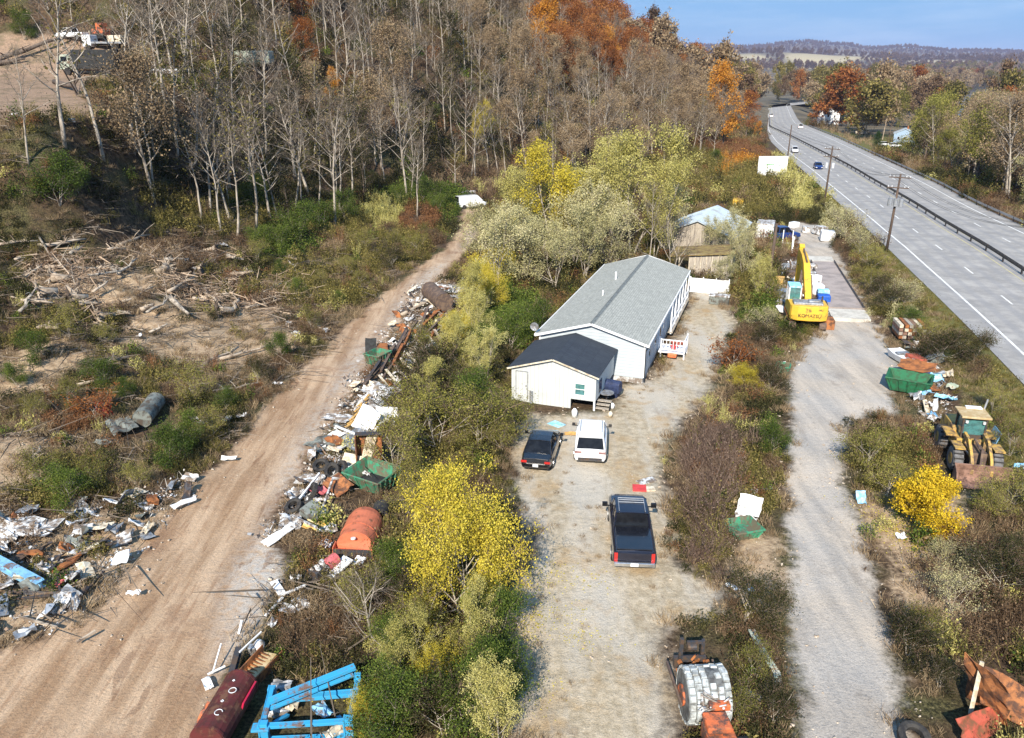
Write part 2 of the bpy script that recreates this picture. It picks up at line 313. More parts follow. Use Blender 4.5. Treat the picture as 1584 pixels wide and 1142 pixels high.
def ground_mat():
    m, nt, p, co, _ = start('ground_cover')
    def A(n): 
        a = nt.nodes.new('ShaderNodeAttribute'); a.attribute_name = n; return a.outputs['Fac']
    n1 = noi(nt, co, .35, 8, .6); n2 = noi(nt, co, 2.2, 8, .7); n3 = noi(nt, co, 9, 6, .7); n4 = noi(nt, co, .12, 4); big = noi(nt, co, .045, 3); n5 = noi(nt, co, 26, 3, .6)
    edge = mth(nt, 'ADD', mth(nt, 'MULTIPLY', mth(nt, 'SUBTRACT', n1, .5), 2.6), mth(nt, 'MULTIPLY', mth(nt, 'SUBTRACT', n2, .5), 1.6))
    def mask(n, s=.5, w=1.0): return rmp(nt, mth(nt, 'ADD', A(n), mth(nt, 'MULTIPLY', edge, w)), -s, s)
    # leaf litter and weeds, darkened to carry the shade under the brush
    c = mix(nt, rmp(nt, n2, .35, .68), (.035, .024, .017), (.15, .1, .062))
    c = mix(nt, rmp(nt, n4, .45, .6), c, mix(nt, rmp(nt, n3, .4, .6), (.03, .03, .016), (.11, .1, .045)))
    c = mix(nt, mth(nt, 'MULTIPLY', rmp(nt, n3, .6, .74), .5), c, (.38, .29, .19))
    # far woods floor
    c = mix(nt, A('woods'), c, mix(nt, rmp(nt, noi(nt, co, .02, 8, .7), .35, .65), (.10, .09, .07), (.2, .17, .12)))
    c = mix(nt, A('field'), c, mix(nt, n4, (.5, .42, .28), (.4, .36, .2)))
    # bare soil
    soil = mix(nt, rmp(nt, n2, .3, .7), (.34, .235, .15), (.56, .43, .29)); soil = mix(nt, mth(nt, 'MULTIPLY', rmp(nt, n3, .5, .75), .6), soil, (.20, .12, .07))
    c = mix(nt, mth(nt, 'MULTIPLY', mask('bare', .6, 1.5), .9), c, soil)
    # turf
    tf = mix(nt, n3, (.07, .085, .025), (.19, .17, .06)); tf = mix(nt, rmp(nt, n2, .5, .7), tf, (.24, .19, .09))
    c = mix(nt, mask('turf', .5, .6), c, tf)
    # lot on the hillside
    lt = mix(nt, rmp(nt, n2, .4, .65), (.31, .21, .145), (.16, .11, .08)); lt = mix(nt, rmp(nt, n1, .5, .62), lt, (.13, .1, .06)); c = mix(nt, mask('lot', .6, 1), c, mix(nt, mth(nt, 'MULTIPLY', n3, .4), lt, (.45, .35, .26)))
    # dirt road: orange tan with tyre tracks running along it, grey gravel on the right
    tr = noi(nt, co, .9, 5, .6, 0, (1, .12, 1)); tr2 = noi(nt, co, 3.5, 4, .6, 0, (1, .1, 1))
    d = mix(nt, rmp(nt, tr, .35, .65), (.33, .215, .13), (.53, .385, .26)); d = mix(nt, mth(nt, 'MULTIPLY', rmp(nt, tr2, .5, .72), .5), d, (.26, .14, .075))
    d = mix(nt, mth(nt, 'MULTIPLY', A('grey'), rmp(nt, n2, .3, .6)), d, mix(nt, n3, (.40, .38, .35), (.56, .54, .50)))
    d = mix(nt, mth(nt, 'MULTIPLY', rmp(nt, n3, .5, .7), .45), d, (.25, .17, .12)); d = mix(nt, mth(nt, 'MULTIPLY', rmp(nt, noi(nt, co, .3, 7, .7), .52, .68), .5), d, (.24, .14, .085)); d = mix(nt, mth(nt, 'MULTIPLY', rmp(nt, noi(nt, co, 1.1, 5, .6, 1.5, (1, .25, 1)), .6, .66), .5), d, (.2, .115, .07))
    c = mix(nt, mask('dirt', .5, .9), c, d)
    # yard: pale gravel grown over with dry grass
    g = mix(nt, rmp(nt, n2, .3, .7), (.33, .275, .19), (.56, .48, .36)); g = mix(nt, mth(nt, 'MULTIPLY', rmp(nt, noi(nt, co, .22, 5, .6, 0, (1.6, .35, 1)), .42, .6), .7), g, mix(nt, n3, (.46, .43, .38), (.62, .58, .51))); g = mix(nt, mth(nt, 'MULTIPLY', rmp(nt, n1, .5, .68), .8), g, (.42, .29, .15)); g = mix(nt, mth(nt, 'MULTIPLY', rmp(nt, noi(nt, co, .5, 6, .7, 0, (1, .5, 1)), .55, .7), .55), g, (.2, .14, .09)); g = mix(nt, mth(nt, 'MULTIPLY', rmp(nt, n3, .5, .68), .5), g, (.17, .13, .085))
    g = mix(nt, mth(nt, 'MULTIPLY', rmp(nt, tr, .5, .7), .4), g, (.42, .40, .36))
    c = mix(nt, mask('drive', .7, 1.0), c, g)
    # access road: grey gravel
    a = mix(nt, rmp(nt, tr, .3, .65), (.36, .325, .285), (.56, .49, .41)); a = mix(nt, mth(nt, 'MULTIPLY', rmp(nt, n3, .45, .7), .4), a, (.24, .22, .2)); a = mix(nt, mth(nt, 'MULTIPLY', rmp(nt, noi(nt, co, .6, 7, .7, .5, (1, .4, 1)), .54, .66), .5), a, (.26, .22, .18)); a = mix(nt, mth(nt, 'MULTIPLY', rmp(nt, n4, .45, .65), .35), a, (.36, .38, .40))
    c = mix(nt, mask('acc', .45, .95), c, a)
    sp = nt.nodes.new('ShaderNodeMapRange'); sp.inputs[1].default_value = .32; sp.inputs[2].default_value = .68; sp.inputs[3].default_value = .55; sp.inputs[4].default_value = 1.3; nt.links.new(mth(nt, 'ADD', mth(nt, 'MULTIPLY', n5, .55), mth(nt, 'MULTIPLY', n3, .45)), sp.inputs[0])
    vm = nt.nodes.new('ShaderNodeVectorMath'); vm.operation = 'SCALE'; nt.links.new(c, vm.inputs[0]); nt.links.new(sp.outputs[0], vm.inputs['Scale']); c = vm.outputs[0]
    nt.links.new(c, p.inputs['Base Color']); p.inputs['Roughness'].default_value = .95; p.inputs['Specular IOR Level'].default_value = .1
    h = mth(nt, 'ADD', mth(nt, 'MULTIPLY', n2, 1.0), mth(nt, 'MULTIPLY', n3, .5)); bump(nt, p, h, .8, .1); M['ground'] = m
ground_mat()
def asphalt():
    m, nt, p, co, _ = start('asphalt')
    uv = nt.nodes.new('ShaderNodeAttribute'); uv.attribute_name = 'lane'; u = uv.outputs['Fac']
    n = noi(nt, co, .35, 8, .75); n3 = noi(nt, co, 14, 4)
    c = mix(nt, rmp(nt, n, .35, .7), (.26, .25, .24), (.43, .41, .385))
    # wheel tracks, twice per lane
    f = mth(nt, 'FRACT', mth(nt, 'DIVIDE', u, 1.83)); t = mth(nt, 'ABSOLUTE', mth(nt, 'SUBTRACT', f, .5)); w_ = rmp(nt, t, .3, .08)
    c = mix(nt, mth(nt, 'MULTIPLY', w_, .5), c, (.25, .25, .26)); c = mix(nt, mth(nt, 'MULTIPLY', n3, .3), c, (.22, .22, .22))
    crk = nt.nodes.new('ShaderNodeTexVoronoi'); crk.feature = 'DISTANCE_TO_EDGE'; crk.inputs['Scale'].default_value = .07; 
    ms = nt.nodes.new('ShaderNodeMapping'); ms.inputs['Scale'].default_value = (1.6, .35, 1); ms.inputs['Rotation'].default_value = (0, 0, .25)
    nw = nt.nodes.new('ShaderNodeTexNoise'); nw.inputs['Scale'].default_value = .6; nt.links.new(co, nw.inputs[0])
    ad = nt.nodes.new('ShaderNodeMixRGB'); ad.blend_type = 'ADD'; ad.inputs[0].default_value = 1.0; nt.links.new(co, ad.inputs[1]); nt.links.new(nw.outputs['Color'], ad.inputs[2]); nt.links.new(ad.outputs[0], ms.inputs[0]); nt.links.new(ms.outputs[0], crk.inputs['Vector'])
    c = mix(nt, mth(nt, 'MULTIPLY', mth(nt, 'LESS_THAN', crk.outputs['Distance'], .003), .0), c, (.12, .12, .12))
    nt.links.new(c, p.inputs['Base Color']); p.inputs['Roughness'].default_value = .88; bump(nt, p, n3, .3, .01); M['asphalt'] = m
asphalt()
def water():
    m, nt, p, co, _ = start('water'); p.inputs['Base Color'].default_value = (.05, .085, .11, 1); p.inputs['Roughness'].default_value = .12; p.inputs['Specular IOR Level'].default_value = .6
    bump(nt, p, noi(nt, co, .4, 5), .25, .3); M['water'] = m
water()

# ------------------------------------------------------------ mesh tools
def rotz(a): return Matrix.Rotation(a, 4, 'Z')
class MB:
    def __init__(s): s.v = []; s.f = []; s.mi = []; s.mats = []
    def m(s, key):
        if key not in s.mats: s.mats.append(key)
        return s.mats.index(key)
    def add(s, vs, fs, key=None, X=None):
        o = len(s.v)
        s.v += [tuple(X @ Vector(q)) if X is not None else tuple(q) for q in vs]
        i = s.m(key) if key else 0
        for f in fs: s.f.append(tuple(o + k for k in f)); s.mi.append(i)
        return s
    def box(s, c, d, key=None, rot=None, X=None, taper=None):
        hx, hy, hz = d[0] / 2, d[1] / 2, d[2] / 2; tx, ty = taper or (1, 1)
        vs = [Vector((sx * hx * (tx if sz > 0 else 1), sy * hy * (ty if sz > 0 else 1), sz * hz)) for sz in (-1, 1) for sx, sy in ((-1, -1), (1, -1), (1, 1), (-1, 1))]
        if rot is not None:
            Rm = Matrix.Rotation(rot[2], 3, 'Z') @ Matrix.Rotation(rot[1], 3, 'Y') @ Matrix.Rotation(rot[0], 3, 'X'); vs = [Rm @ q for q in vs]
        vs = [q + Vector(c) for q in vs]
        return s.add(vs, [(3, 2, 1, 0), (4, 5, 6, 7), (0, 1, 5, 4), (1, 2, 6, 5), (2, 3, 7, 6), (3, 0, 4, 7)], key, X)
    def tube(s, pts, rad, n=8, key=None, cap=True, X=None):
        pts = [Vector(q) for q in pts]; k = len(pts); rad = rad if isinstance(rad, (list, tuple)) else [rad] * k
        vs = []; ref = Vector((0.13, .31, .94))
        for i, q in enumerate(pts):
            t = (pts[min(i + 1, k - 1)] - pts[max(i - 1, 0)]).normalized()
            if abs(t.dot(ref)) > .97: ref = Vector((1, .1, 0))
            a = t.cross(ref).normalized(); b = t.cross(a)
            for j in range(n):
                th = 2 * math.pi * j / n; vs.append(q + (a * math.cos(th) + b * math.sin(th)) * rad[i])
        fs = [(i * n + j, i * n + (j + 1) % n, (i + 1) * n + (j + 1) % n, (i + 1) * n + j) for i in range(k - 1) for j in range(n)]
        if cap: fs += [tuple(range(n))[::-1], tuple((k - 1) * n + j for j in range(n))]
        return s.add(vs, fs, key, X)
    def loft(s, secs, key=None, cap=True, closed=True, X=None):
        n = len(secs[0]); vs = [q for sec in secs for q in sec]; k = len(secs); m_ = n if closed else n - 1
        fs = [(i * n + j, i * n + (j + 1) % n, (i + 1) * n + (j + 1) % n, (i + 1) * n + j) for i in range(k - 1) for j in range(m_)]
        if cap: fs += [tuple(range(n))[::-1], tuple((k - 1) * n + j for j in range(n))]
        return s.add(vs, fs, key, X)
    def quad(s, a, b, c, d, key=None): return s.add([a, b, c, d], [(0, 1, 2, 3)], key)
    def slab(s, a, b, c, d, t, key=None):
        a, b, c, d = map(Vector, (a, b, c, d)); n = (b - a).cross(d - a).normalized() * t
        return s.add([a, b, c, d, a - n, b - n, c - n, d - n], [(0, 1, 2, 3), (7, 6, 5, 4), (0, 4, 5, 1), (1, 5, 6, 2), (2, 6, 7, 3), (3, 7, 4, 0)], key)
    def build(s, name, key=None, parent=None, smooth=False, bev=0.0):
        me = bpy.data.meshes.new(name); me.from_pydata([tuple(q) for q in s.v], [], s.f)
        keys = s.mats or [key]
        for k in keys: me.materials.append(M[k])
        if s.mats: me.polygons.foreach_set('material_index', s.mi)
        if smooth: me.polygons.foreach_set('use_smooth', [True] * len(me.polygons))
        me.validate(); me.update(); o = bpy.data.objects.new(name, me); COL.objects.link(o)
        if parent is not None: o.parent = parent
        if bev:
            b = o.modifiers.new('bevel', 'BEVEL'); b.width = bev; b.segments = 2; b.limit_method = 'ANGLE'; b.angle_limit = R(35)
        return o
def tag(o, label=None, cat=None, group=None, kind=None):
    for k, v in (('label', label), ('category', cat), ('group', group), ('kind', kind)):
        if v: o[k] = v
    return o
def thing(name, label, cat, loc=(0, 0, 0), az=0.0, group=None, rot=None):
    o = bpy.data.objects.new(name, None); COL.objects.link(o); o.empty_display_size = .3; o.location = loc; o.rotation_euler = rot or (0, 0, -az)
    return tag(o, label, cat, group)
def solo(mb, name, key, label, cat, loc=(0, 0, 0), az=0.0, group=None, smooth=False, bev=0.0, rot=None):
    o = mb.build(name, key, None, smooth, bev); o.location = loc; o.rotation_euler = rot or (0, 0, -az); return tag(o, label, cat, group)
def copy_tree(o, parent=None):
    c = o.copy(); COL.objects.link(c); c.parent = parent
    for ch in [q for q in KIDS.get(o.name, [])]: copy_tree(ch, c)
    return c
KIDS = {}
def reg(o, *kids): KIDS[o.name] = list(kids); return o
def np_mesh(name, v, quads=None, tris=None, rnd=None, key=None):
    me = bpy.data.meshes.new(name); v = np.asarray(v, np.float32)
    idx = []; tot = []
    if quads is not None and len(quads): idx.append(np.asarray(quads, np.int32).ravel()); tot += [4] * len(quads)
    if tris is not None and len(tris): idx.append(np.asarray(tris, np.int32).ravel()); tot += [3] * len(tris)
    me.vertices.add(len(v)); me.vertices.foreach_set('co', v.ravel())
    if idx:
        idx = np.concatenate(idx); tot = np.array(tot, np.int32); me.loops.add(len(idx)); me.loops.foreach_set('vertex_index', idx)
        me.polygons.add(len(tot)); me.polygons.foreach_set('loop_start', np.concatenate([[0], np.cumsum(tot)[:-1]]).astype(np.int32)); me.polygons.foreach_set('loop_total', tot)
    if rnd is not None:
        a = me.attributes.new('rnd', 'FLOAT', 'FACE'); a.data.foreach_set('value', np.asarray(rnd, np.float32))
    if key: me.materials.append(M[key])
    me.update(calc_edges=True); return me
# ------------------------------------------------------------ ground: one sheet to the horizon, cut into named pieces
def axis(a, b, st, g, lo, hi):
    v = list(np.arange(a, b + 1e-6, st)); s = st; x = v[-1]
    while x < hi: s *= g; x += s; v.append(x)
    s = st; x = v[0]
    while x > lo: s *= g; x -= s; v.insert(0, x)
    return np.array(v)
gx = axis(-78, 78, .62, 1.055, -9500, 9500); gy = axis(14, 135, .62, 1.042, -120, 12500)
GX, GY = np.meshgrid(gx, gy); fx, fy = GX.ravel(), GY.ravel(); fz = T(fx, fy)
att = {}
near = (np.abs(fx) < 190) & (fy > -50) & (fy < 420)
def sd(pg, w=6.0):
    o = np.full(fx.shape, -w); o[near] = np.clip(sdist(pg, fx[near], fy[near]), -w, w); return o
att['dirt'] = sd(DIRT); att['drive'] = sd(DRIVE); att['acc'] = sd(ACC); att['lot'] = sd(LOT)
att['bare'] = np.maximum.reduce([sd(p) for p in BARE])
verge = np.clip(2.6 - np.abs(fx - (XL(fy) - 2.2)) + (fbm(fx / 6, fy / 6, 1) - .5) * 2, -6, 6); verge = np.where(fy < 190, verge, -6)
att['turf'] = np.maximum(verge, sd(TURF[0]))
# grey gravel on the right half of the dirt road
RG = poly([(745, 330), (712, 375), (640, 432), (560, 520), (505, 600), (450, 690), (400, 790), (330, 900), (330, 1142), (620, 1142), (480, 870), (430, 790), (560, 580), (640, 470), (735, 372)])
att['grey'] = sst(-1.0, 2.0, sd(RG)) * (1 - .55 * sst(.4, .6, fbm(fx / 5, fy / 9, 4)))
pp = CX + 1334 * fx / np.maximum(fy, 1)
att['woods'] = sst(260, 500, fy)
fld = np.zeros(fx.shape)
for (a, b, y0, y1) in ((1215, 1320, 3700, 4120), (1300, 1350, 3950, 4200), (1425, 1482, 3900, 4250), (1395, 1415, 4000, 4150), (1200, 1260, 3450, 3600), (1120, 1180, 3800, 4100)):
    fld = np.maximum(fld, sst(a - 4, a + 4, pp) * sst(b + 4, b - 4, pp) * sst(y0 - 60, y0 + 60, fy) * sst(y1 + 60, y1 - 60, fy))
for (a, b, y0, y1) in ((1300, 1312, 6500, 6900), (1325, 1345, 6300, 6800)):
    fld = np.maximum(fld, sst(a - 4, a + 4, pp) * sst(b + 4, b - 4, pp) * sst(y0 - 100, y0 + 100, fy) * sst(y1 + 100, y1 - 100, fy))
att['field'] = fld
ny, nx = GX.shape
q0 = (np.arange(ny - 1)[:, None] * nx + np.arange(nx - 1)[None, :]).ravel()
quads = np.stack([q0, q0 + 1, q0 + nx + 1, q0 + nx], 1)
def cen(a): return a[quads].mean(1)
zone = np.zeros(len(quads), int)
zone[cen(att['dirt']) > 0] = 1; zone[cen(att['drive']) > 0] = 2; zone[cen(att['acc']) > 0] = 3
zone[(cen(verge) > 0) & (zone == 0)] = 4; zone[cen(fy) > 3000] = 5
for zi, nm in enumerate(('ground', 'dirt_road', 'driveway', 'access_road', 'grass_verge', 'hills')):
    qs = quads[zone == zi]; u, inv = np.unique(qs, return_inverse=True)
    me = np_mesh(nm, np.stack([fx, fy, fz], 1)[u], quads=inv.reshape(-1, 4), key='ground')
    for k, v in att.items(): 
        a = me.attributes.new(k, 'FLOAT', 'POINT'); a.data.foreach_set('value', v[u].astype(np.float32))
    me.polygons.foreach_set('use_smooth', [True] * len(me.polygons))
    tag(link(me, nm) if False else (lambda o: (COL.objects.link(o), o)[1])(bpy.data.objects.new(nm, me)), kind='structure')
# river
v = [(XB(y) + o, y, -14.2) for y in np.arange(-60, 3001, 60.) for o in (8, 690)]
n_ = len(v) // 2; me = np_mesh('river', v, quads=[(2 * i, 2 * i + 1, 2 * i + 3, 2 * i + 2) for i in range(n_ - 1)], key='water')
o = bpy.data.objects.new('river', me); COL.objects.link(o); tag(o, kind='structure')
# ------------------------------------------------------------ highway
ys = np.concatenate([np.arange(-60, 420, 3.0), np.arange(420, 900, 12.0)])
fr = np.concatenate([np.linspace(0, 1, 8), np.linspace(1, 2, 8)[1:]])
def xat(y, f): 
    return np.where(f <= 1, XL(y) + (XM(y) - XL(y)) * f, XM(y) + (XR(y) - XM(y)) * (f - 1))
v = []; ln = []
for y in ys:
    for f in fr: x = float(xat(y, f)); v.append((x, y, float(base(y)) + ROADZ)); ln.append(abs(f - 1) * 11.6 + .55)
nf = len(fr); me = np_mesh('highway', v, quads=[(i * nf + j, i * nf + j + 1, (i + 1) * nf + j + 1, (i + 1) * nf + j) for i in range(len(ys) - 1) for j in range(nf - 1)], key='asphalt')
a = me.attributes.new('lane', 'FLOAT', 'POINT'); a.data.foreach_set('value', ln)
o = bpy.data.objects.new('highway', me); COL.objects.link(o); tag(o, kind='structure')
mat('line_white', (.74, .74, .72), (.5, .5, .49), .8, scale=2, lo=.45, hi=.7); mat('line_yellow', (.5, .45, .24), (.38, .36, .26), .8, scale=2, lo=.4, hi=.6)
v = []; q = []; mi = []
def strip(y0, y1, f, w, m_):
    st = np.arange(y0, y1, 3.0).tolist() + [y1]
    for a_, b_ in zip(st[:-1], st[1:]):
        i = len(v); xa, xb = float(xat(a_, f)), float(xat(b_, f)); za, zb = float(base(a_)) + ROADZ + .006, float(base(b_)) + ROADZ + .006
        v.extend([(xa - w, a_, za), (xa + w, a_, za), (xb + w, b_, zb), (xb - w, b_, zb)]); q.append((i, i + 1, i + 2, i + 3)); mi.append(m_)
strip(-50, 800, .2, .11, 0); strip(-50, 800, 1.8, .1, 0); strip(-50, 800, .925, .09, 1); strip(-50, 800, 1.075, .09, 1)
for y in np.arange(-48, 500, 12.2):
    strip(y, y + 3.2, .555, .09, 0); strip(y + 5, y + 8.2, 1.44, .09, 0)
me = np_mesh('road_markings', v, quads=q); me.materials.append(M['line_white']); me.materials.append(M['line_yellow']); me.polygons.foreach_set('material_index', mi)
o = bpy.data.objects.new('road_markings', me); COL.objects.link(o); tag(o, kind='structure')
def rail(name, f, label, y0, y1, hh, kr, dbl=True):
    r = thing(name, label, 'guardrail', (float(xat(y0, f)), y0, float(base(y0)) + ROADZ))
    b = MB(); L0 = Vector(r.location); pts = [Vector((float(xat(y, f)), y, float(base(y)) + ROADZ)) - L0 for y in np.arange(y0, y1, 6.0)]
    for off in ((-.1, .1) if dbl else (0,)):
        secs = [[p + Vector((off - .03, 0, hh - .32)), p + Vector((off + .03, 0, hh - .32)), p + Vector((off + .06, 0, hh - .16)), p + Vector((off + .03, 0, hh)), p + Vector((off - .03, 0, hh)), p + Vector((off - .06, 0, hh - .16))] for p in pts]
        b.loft(secs)
    b.build('rail', kr, r)
    pb = MB().box((0, 0, hh / 2 - .05), (.14, .18, hh + .1)); po = pb.build('post', 'dark_steel', r); po.location = pts[0]
    for p in pts[1:96]: c = po.copy(); COL.objects.link(c); c.location = p
    return r
mat('rail_dark', (.05, .05, .052), (.1, .085, .07), .7, .2)
rail('median_guardrail', 1.0, 'dark low guardrail running down the middle of the highway', 20, 560, .82, 'rail_dark')
rail('roadside_guardrail', 1.985, 'pale steel guardrail along the far right edge of the highway', 30, 420, .75, 'galv', False)

# ------------------------------------------------------------ plants
def slivers(p0, p1, w, r):
    p0 = np.asarray(p0, float); p1 = np.asarray(p1, float); d = p1 - p0; a = r.normal(size=p0.shape); s = np.cross(d, a); s /= (np.linalg.norm(s, axis=1, keepdims=True) + 1e-9)
    w = np.asarray(w).reshape(-1, 1) if np.ndim(w) else w
    v = np.stack([p0 - s * w, p0 + s * w, p1 + s * w * .35, p1 - s * w * .35], 1).reshape(-1, 3)
    return v, np.arange(len(v)).reshape(-1, 4)
def leaves(p, size, r, asp=.6, up=.0):
    n = len(p); a = r.normal(size=(n, 3)); a /= np.linalg.norm(a, axis=1, keepdims=True); b = r.normal(size=(n, 3)); b[:, 2] += up; b = np.cross(a, b); b /= (np.linalg.norm(b, axis=1, keepdims=True) + 1e-9)
    s = size * r.uniform(.6, 1.4, (n, 1)); a = a * s; b = b * s * asp
    v = np.stack([p - a * .5, p + b * .5 - a * .1, p + a * .55, p - b * .5 - a * .1], 1).reshape(-1, 3)
    return v, np.arange(len(v)).reshape(-1, 4)
def joinq(parts):
    vs = []; qs = []; o = 0
    for v_, q_ in parts: vs.append(v_); qs.append(q_ + o); o += len(v_)
    return np.concatenate(vs), np.concatenate(qs)
def tmpl(kind, s):
    r = np.random.default_rng(s)
    if kind == 'weed':
        n = 34; b = np.c_[r.normal(0, .25, (n, 2)), np.zeros(n)]; t = b + np.c_[r.normal(0, .28, (n, 2)), r.uniform(.5, 1.25, n)]
        k = r.integers(0, n, 190); f = r.uniform(.25, 1, (190, 1)); lp = b[k] + (t[k] - b[k]) * f + r.normal(0, .06, (190, 3))
        return joinq([slivers(b, t, .011, r), leaves(lp, .082, r)])
    if kind == 'shrub':
        n = 400; u = r.normal(size=(n, 3)); u /= np.linalg.norm(u, axis=1, keepdims=True); u[:, 2] = np.abs(u[:, 2]); rad = r.uniform(.35, 1, (n, 1)) ** .5
        lump = 1 + .45 * np.sin(u[:, :1] * 5 + s) * np.cos(u[:, 1:2] * 4); lp = u * rad * lump * [.62, .62, .95]
        b = np.zeros((12, 3)); b[:, :2] = r.normal(0, .1, (12, 2)); t = lp[r.integers(0, n, 12)] * 1.05
        return joinq([leaves(lp, .098, r, .7), slivers(b, t, .012, r)])
    if kind == 'grass':
        n = 80; b = np.c_[r.normal(0, .28, (n, 2)), np.zeros(n)]; t = b + np.c_[r.normal(0, .2, (n, 2)), r.uniform(.2, .6, n)]
        return slivers(b, t, .016, r)
    if kind == 'reed':
        n = 60; b = np.c_[r.normal(0, .3, (n, 2)), np.zeros(n)]; t = b + np.c_[r.normal(-.25, .5, (n, 1)), r.normal(.1, .45, (n, 1)), r.uniform(.7, 2.1, (n, 1))]
        k = r.integers(0, n, 110); f = r.uniform(.5, 1, (110, 1)); lp = b[k] + (t[k] - b[k]) * f + r.normal(0, .06, (110, 3))
        return joinq([slivers(b, t, .016, r), leaves(lp, .10, r, .5)])
    if kind == 'bramble':
        n = 46; a = r.uniform(0, 6.28, n); b = r.normal(0, .22, (n, 3)) * [1, 1, 0]; l = r.uniform(.4, 1.0, n); m_ = b + np.c_[np.cos(a) * l * .4, np.sin(a) * l * .4, l * .8]; t = m_ + np.c_[np.cos(a) * l * .6, np.sin(a) * l * .6, -l * .3 + r.normal(0, .2, n)]
        lp = m_[r.integers(0, n, 60)] + r.normal(0, .15, (60, 3))
        return joinq([slivers(b, m_, .012, r), slivers(m_, t, .009, r), leaves(lp, .09, r)])
    if kind == 'bit':
        n = 9; p = np.c_[r.normal(0, .35, (n, 2)), r.uniform(.03, .2, n)]; v_, q_ = leaves(p, .34, r, .7); v_[:, 2] = np.abs(v_[:, 2]) * .8
        n = 5; b = np.c_[r.normal(0, .3, (n, 2)), r.uniform(0, .15, n)]; t = b + np.c_[r.normal(0, .4, (n, 2)), r.uniform(0, .25, n)]
        return joinq([(v_, q_), slivers(b, t, .03, r)])
    if kind == 'stone':
        vs = []; qs = []
        for k in range(5):
            c = np.r_[r.normal(0, .4, 2), .02]; s_ = r.uniform(.05, .14); bx = np.array([(x, y, z) for z in (-.5, .5) for x, y in ((-.5, -.5), (.5, -.5), (.5, .5), (-.5, .5))]) * s_ * r.uniform(.6, 1.3, 3) * (1 + r.normal(0, .15, (8, 3)))
            o_ = len(vs) * 8; vs.append(bx + c); qs.append(np.array([(4, 5, 6, 7), (0, 1, 5, 4), (1, 2, 6, 5), (2, 3, 7, 6), (3, 0, 4, 7)]) + o_)
        return np.concatenate(vs), np.concatenate(qs)
def gn_group():
    g = bpy.data.node_groups.new('scatter', 'GeometryNodeTree'); g.interface.new_socket('Geometry', in_out='INPUT', socket_type='NodeSocketGeometry'); g.interface.new_socket('Geometry', in_out='OUTPUT', socket_type='NodeSocketGeometry')
    N = g.nodes.new; i = N('NodeGroupInput'); o = N('NodeGroupOutput'); s = N('GeometryNodeSeparateGeometry'); s.domain = 'POINT'
    def na(nm, t): n = N('GeometryNodeInputNamedAttribute'); n.data_type = t; n.inputs[0].default_value = nm; return [q for q in n.outputs if q.enabled and q.name == 'Attribute'][0]
    a = na('ispt', 'BOOLEAN'); e = N('FunctionNodeEulerToRotation'); ip = N('GeometryNodeInstanceOnPoints'); L = g.links.new
    L(i.outputs[0], s.inputs[0]); L(a, s.inputs[1]); L(s.outputs[0], ip.inputs['Points']); L(s.outputs[1], ip.inputs['Instance'])
    L(na('rot', 'FLOAT_VECTOR'), e.inputs[0]); L(e.outputs[0], ip.inputs['Rotation']); L(na('scl', 'FLOAT_VECTOR'), ip.inputs['Scale']); L(ip.outputs[0], o.inputs[0])
    return g
GN = gn_group(); NSC = [0]
def scatter(name, kind, key, pts, scl, label, cat='undergrowth', tilt=.12, tm=None):
    if len(pts) == 0: return
    NSC[0] += 1; r = np.random.default_rng(NSC[0] * 13); tv, tq = tm or tmpl(kind, NSC[0] * 7 + 1); n = len(pts)
    v = np.concatenate([tv, pts]); me = np_mesh(name, v, quads=tq, rnd=r.uniform(0, 1, len(tq)), key=key)
    a = me.attributes.new('ispt', 'BOOLEAN', 'POINT'); a.data.foreach_set('value', np.r_[np.zeros(len(tv), bool), np.ones(n, bool)])
    rot = np.zeros((len(v), 3), np.float32); rot[len(tv):, 2] = r.uniform(0, 6.28, n); rot[len(tv):, :2] = r.normal(0, tilt, (n, 2)); a = me.attributes.new('rot', 'FLOAT_VECTOR', 'POINT'); a.data.foreach_set('vector', rot.ravel())
    s = np.ones((len(v), 3), np.float32); sx = (scl * r.uniform(.75, 1.3, n)); s[len(tv):, 0] = sx; s[len(tv):, 1] = sx; s[len(tv):, 2] = scl * r.uniform(.7, 1.3, n); a = me.attributes.new('scl', 'FLOAT_VECTOR', 'POINT'); a.data.foreach_set('vector', s.ravel())
    o = bpy.data.objects.new(name, me); COL.objects.link(o); md = o.modifiers.new('scatter', 'NODES'); md.node_group = GN
    return tag(o, label, cat, kind='stuff')
# places the brush keeps off (x, y, radius)
KEEP = []
SLASH = poly([(-120, 430), (420, 425), (470, 520), (400, 600), (260, 640), (-120, 660)])
def keep(px, py, r, up=0): 
    p = P(px, py); KEEP.append((p[0], p[1] + up, r)); return p
KEEPOBJ = [(1243, 470, 2.6), (1236, 440, 2.2), (1240, 490, 2.2), (1505, 735, 2.2), (1512, 752, 2.4), (1490, 690, 2.2), (1545, 725, 1.5), (1075, 1110, 1.5), (1075, 1050, 1.6), (1070, 1010, 1.4), (545, 855, 1.4), (552, 835, 1.5), (560, 800, 1.0), (575, 745, 2.0), (575, 725, 1.5), (1150, 815, 1.2), (1205, 372, 3), (90, 128, 4), (150, 118, 5), (1405, 600, 1.6), (1400, 560, 1.8), (1400, 520, 2), (470, 1120, 2.0), (420, 1125, 1.5), (525, 1120, 1.3), (350, 1120, 1.6), (380, 1060, 1.2), (1540, 1080, 2.0), (1500, 1120, 1.2), (675, 488, 1.5), (640, 530, 1.5), (610, 560, 1.5), (590, 590, 1.5), (215, 672, 1.8), (245, 650, 1.5), (1413, 575, 1.5)]
for a_ in KEEPOBJ: keep(*a_)
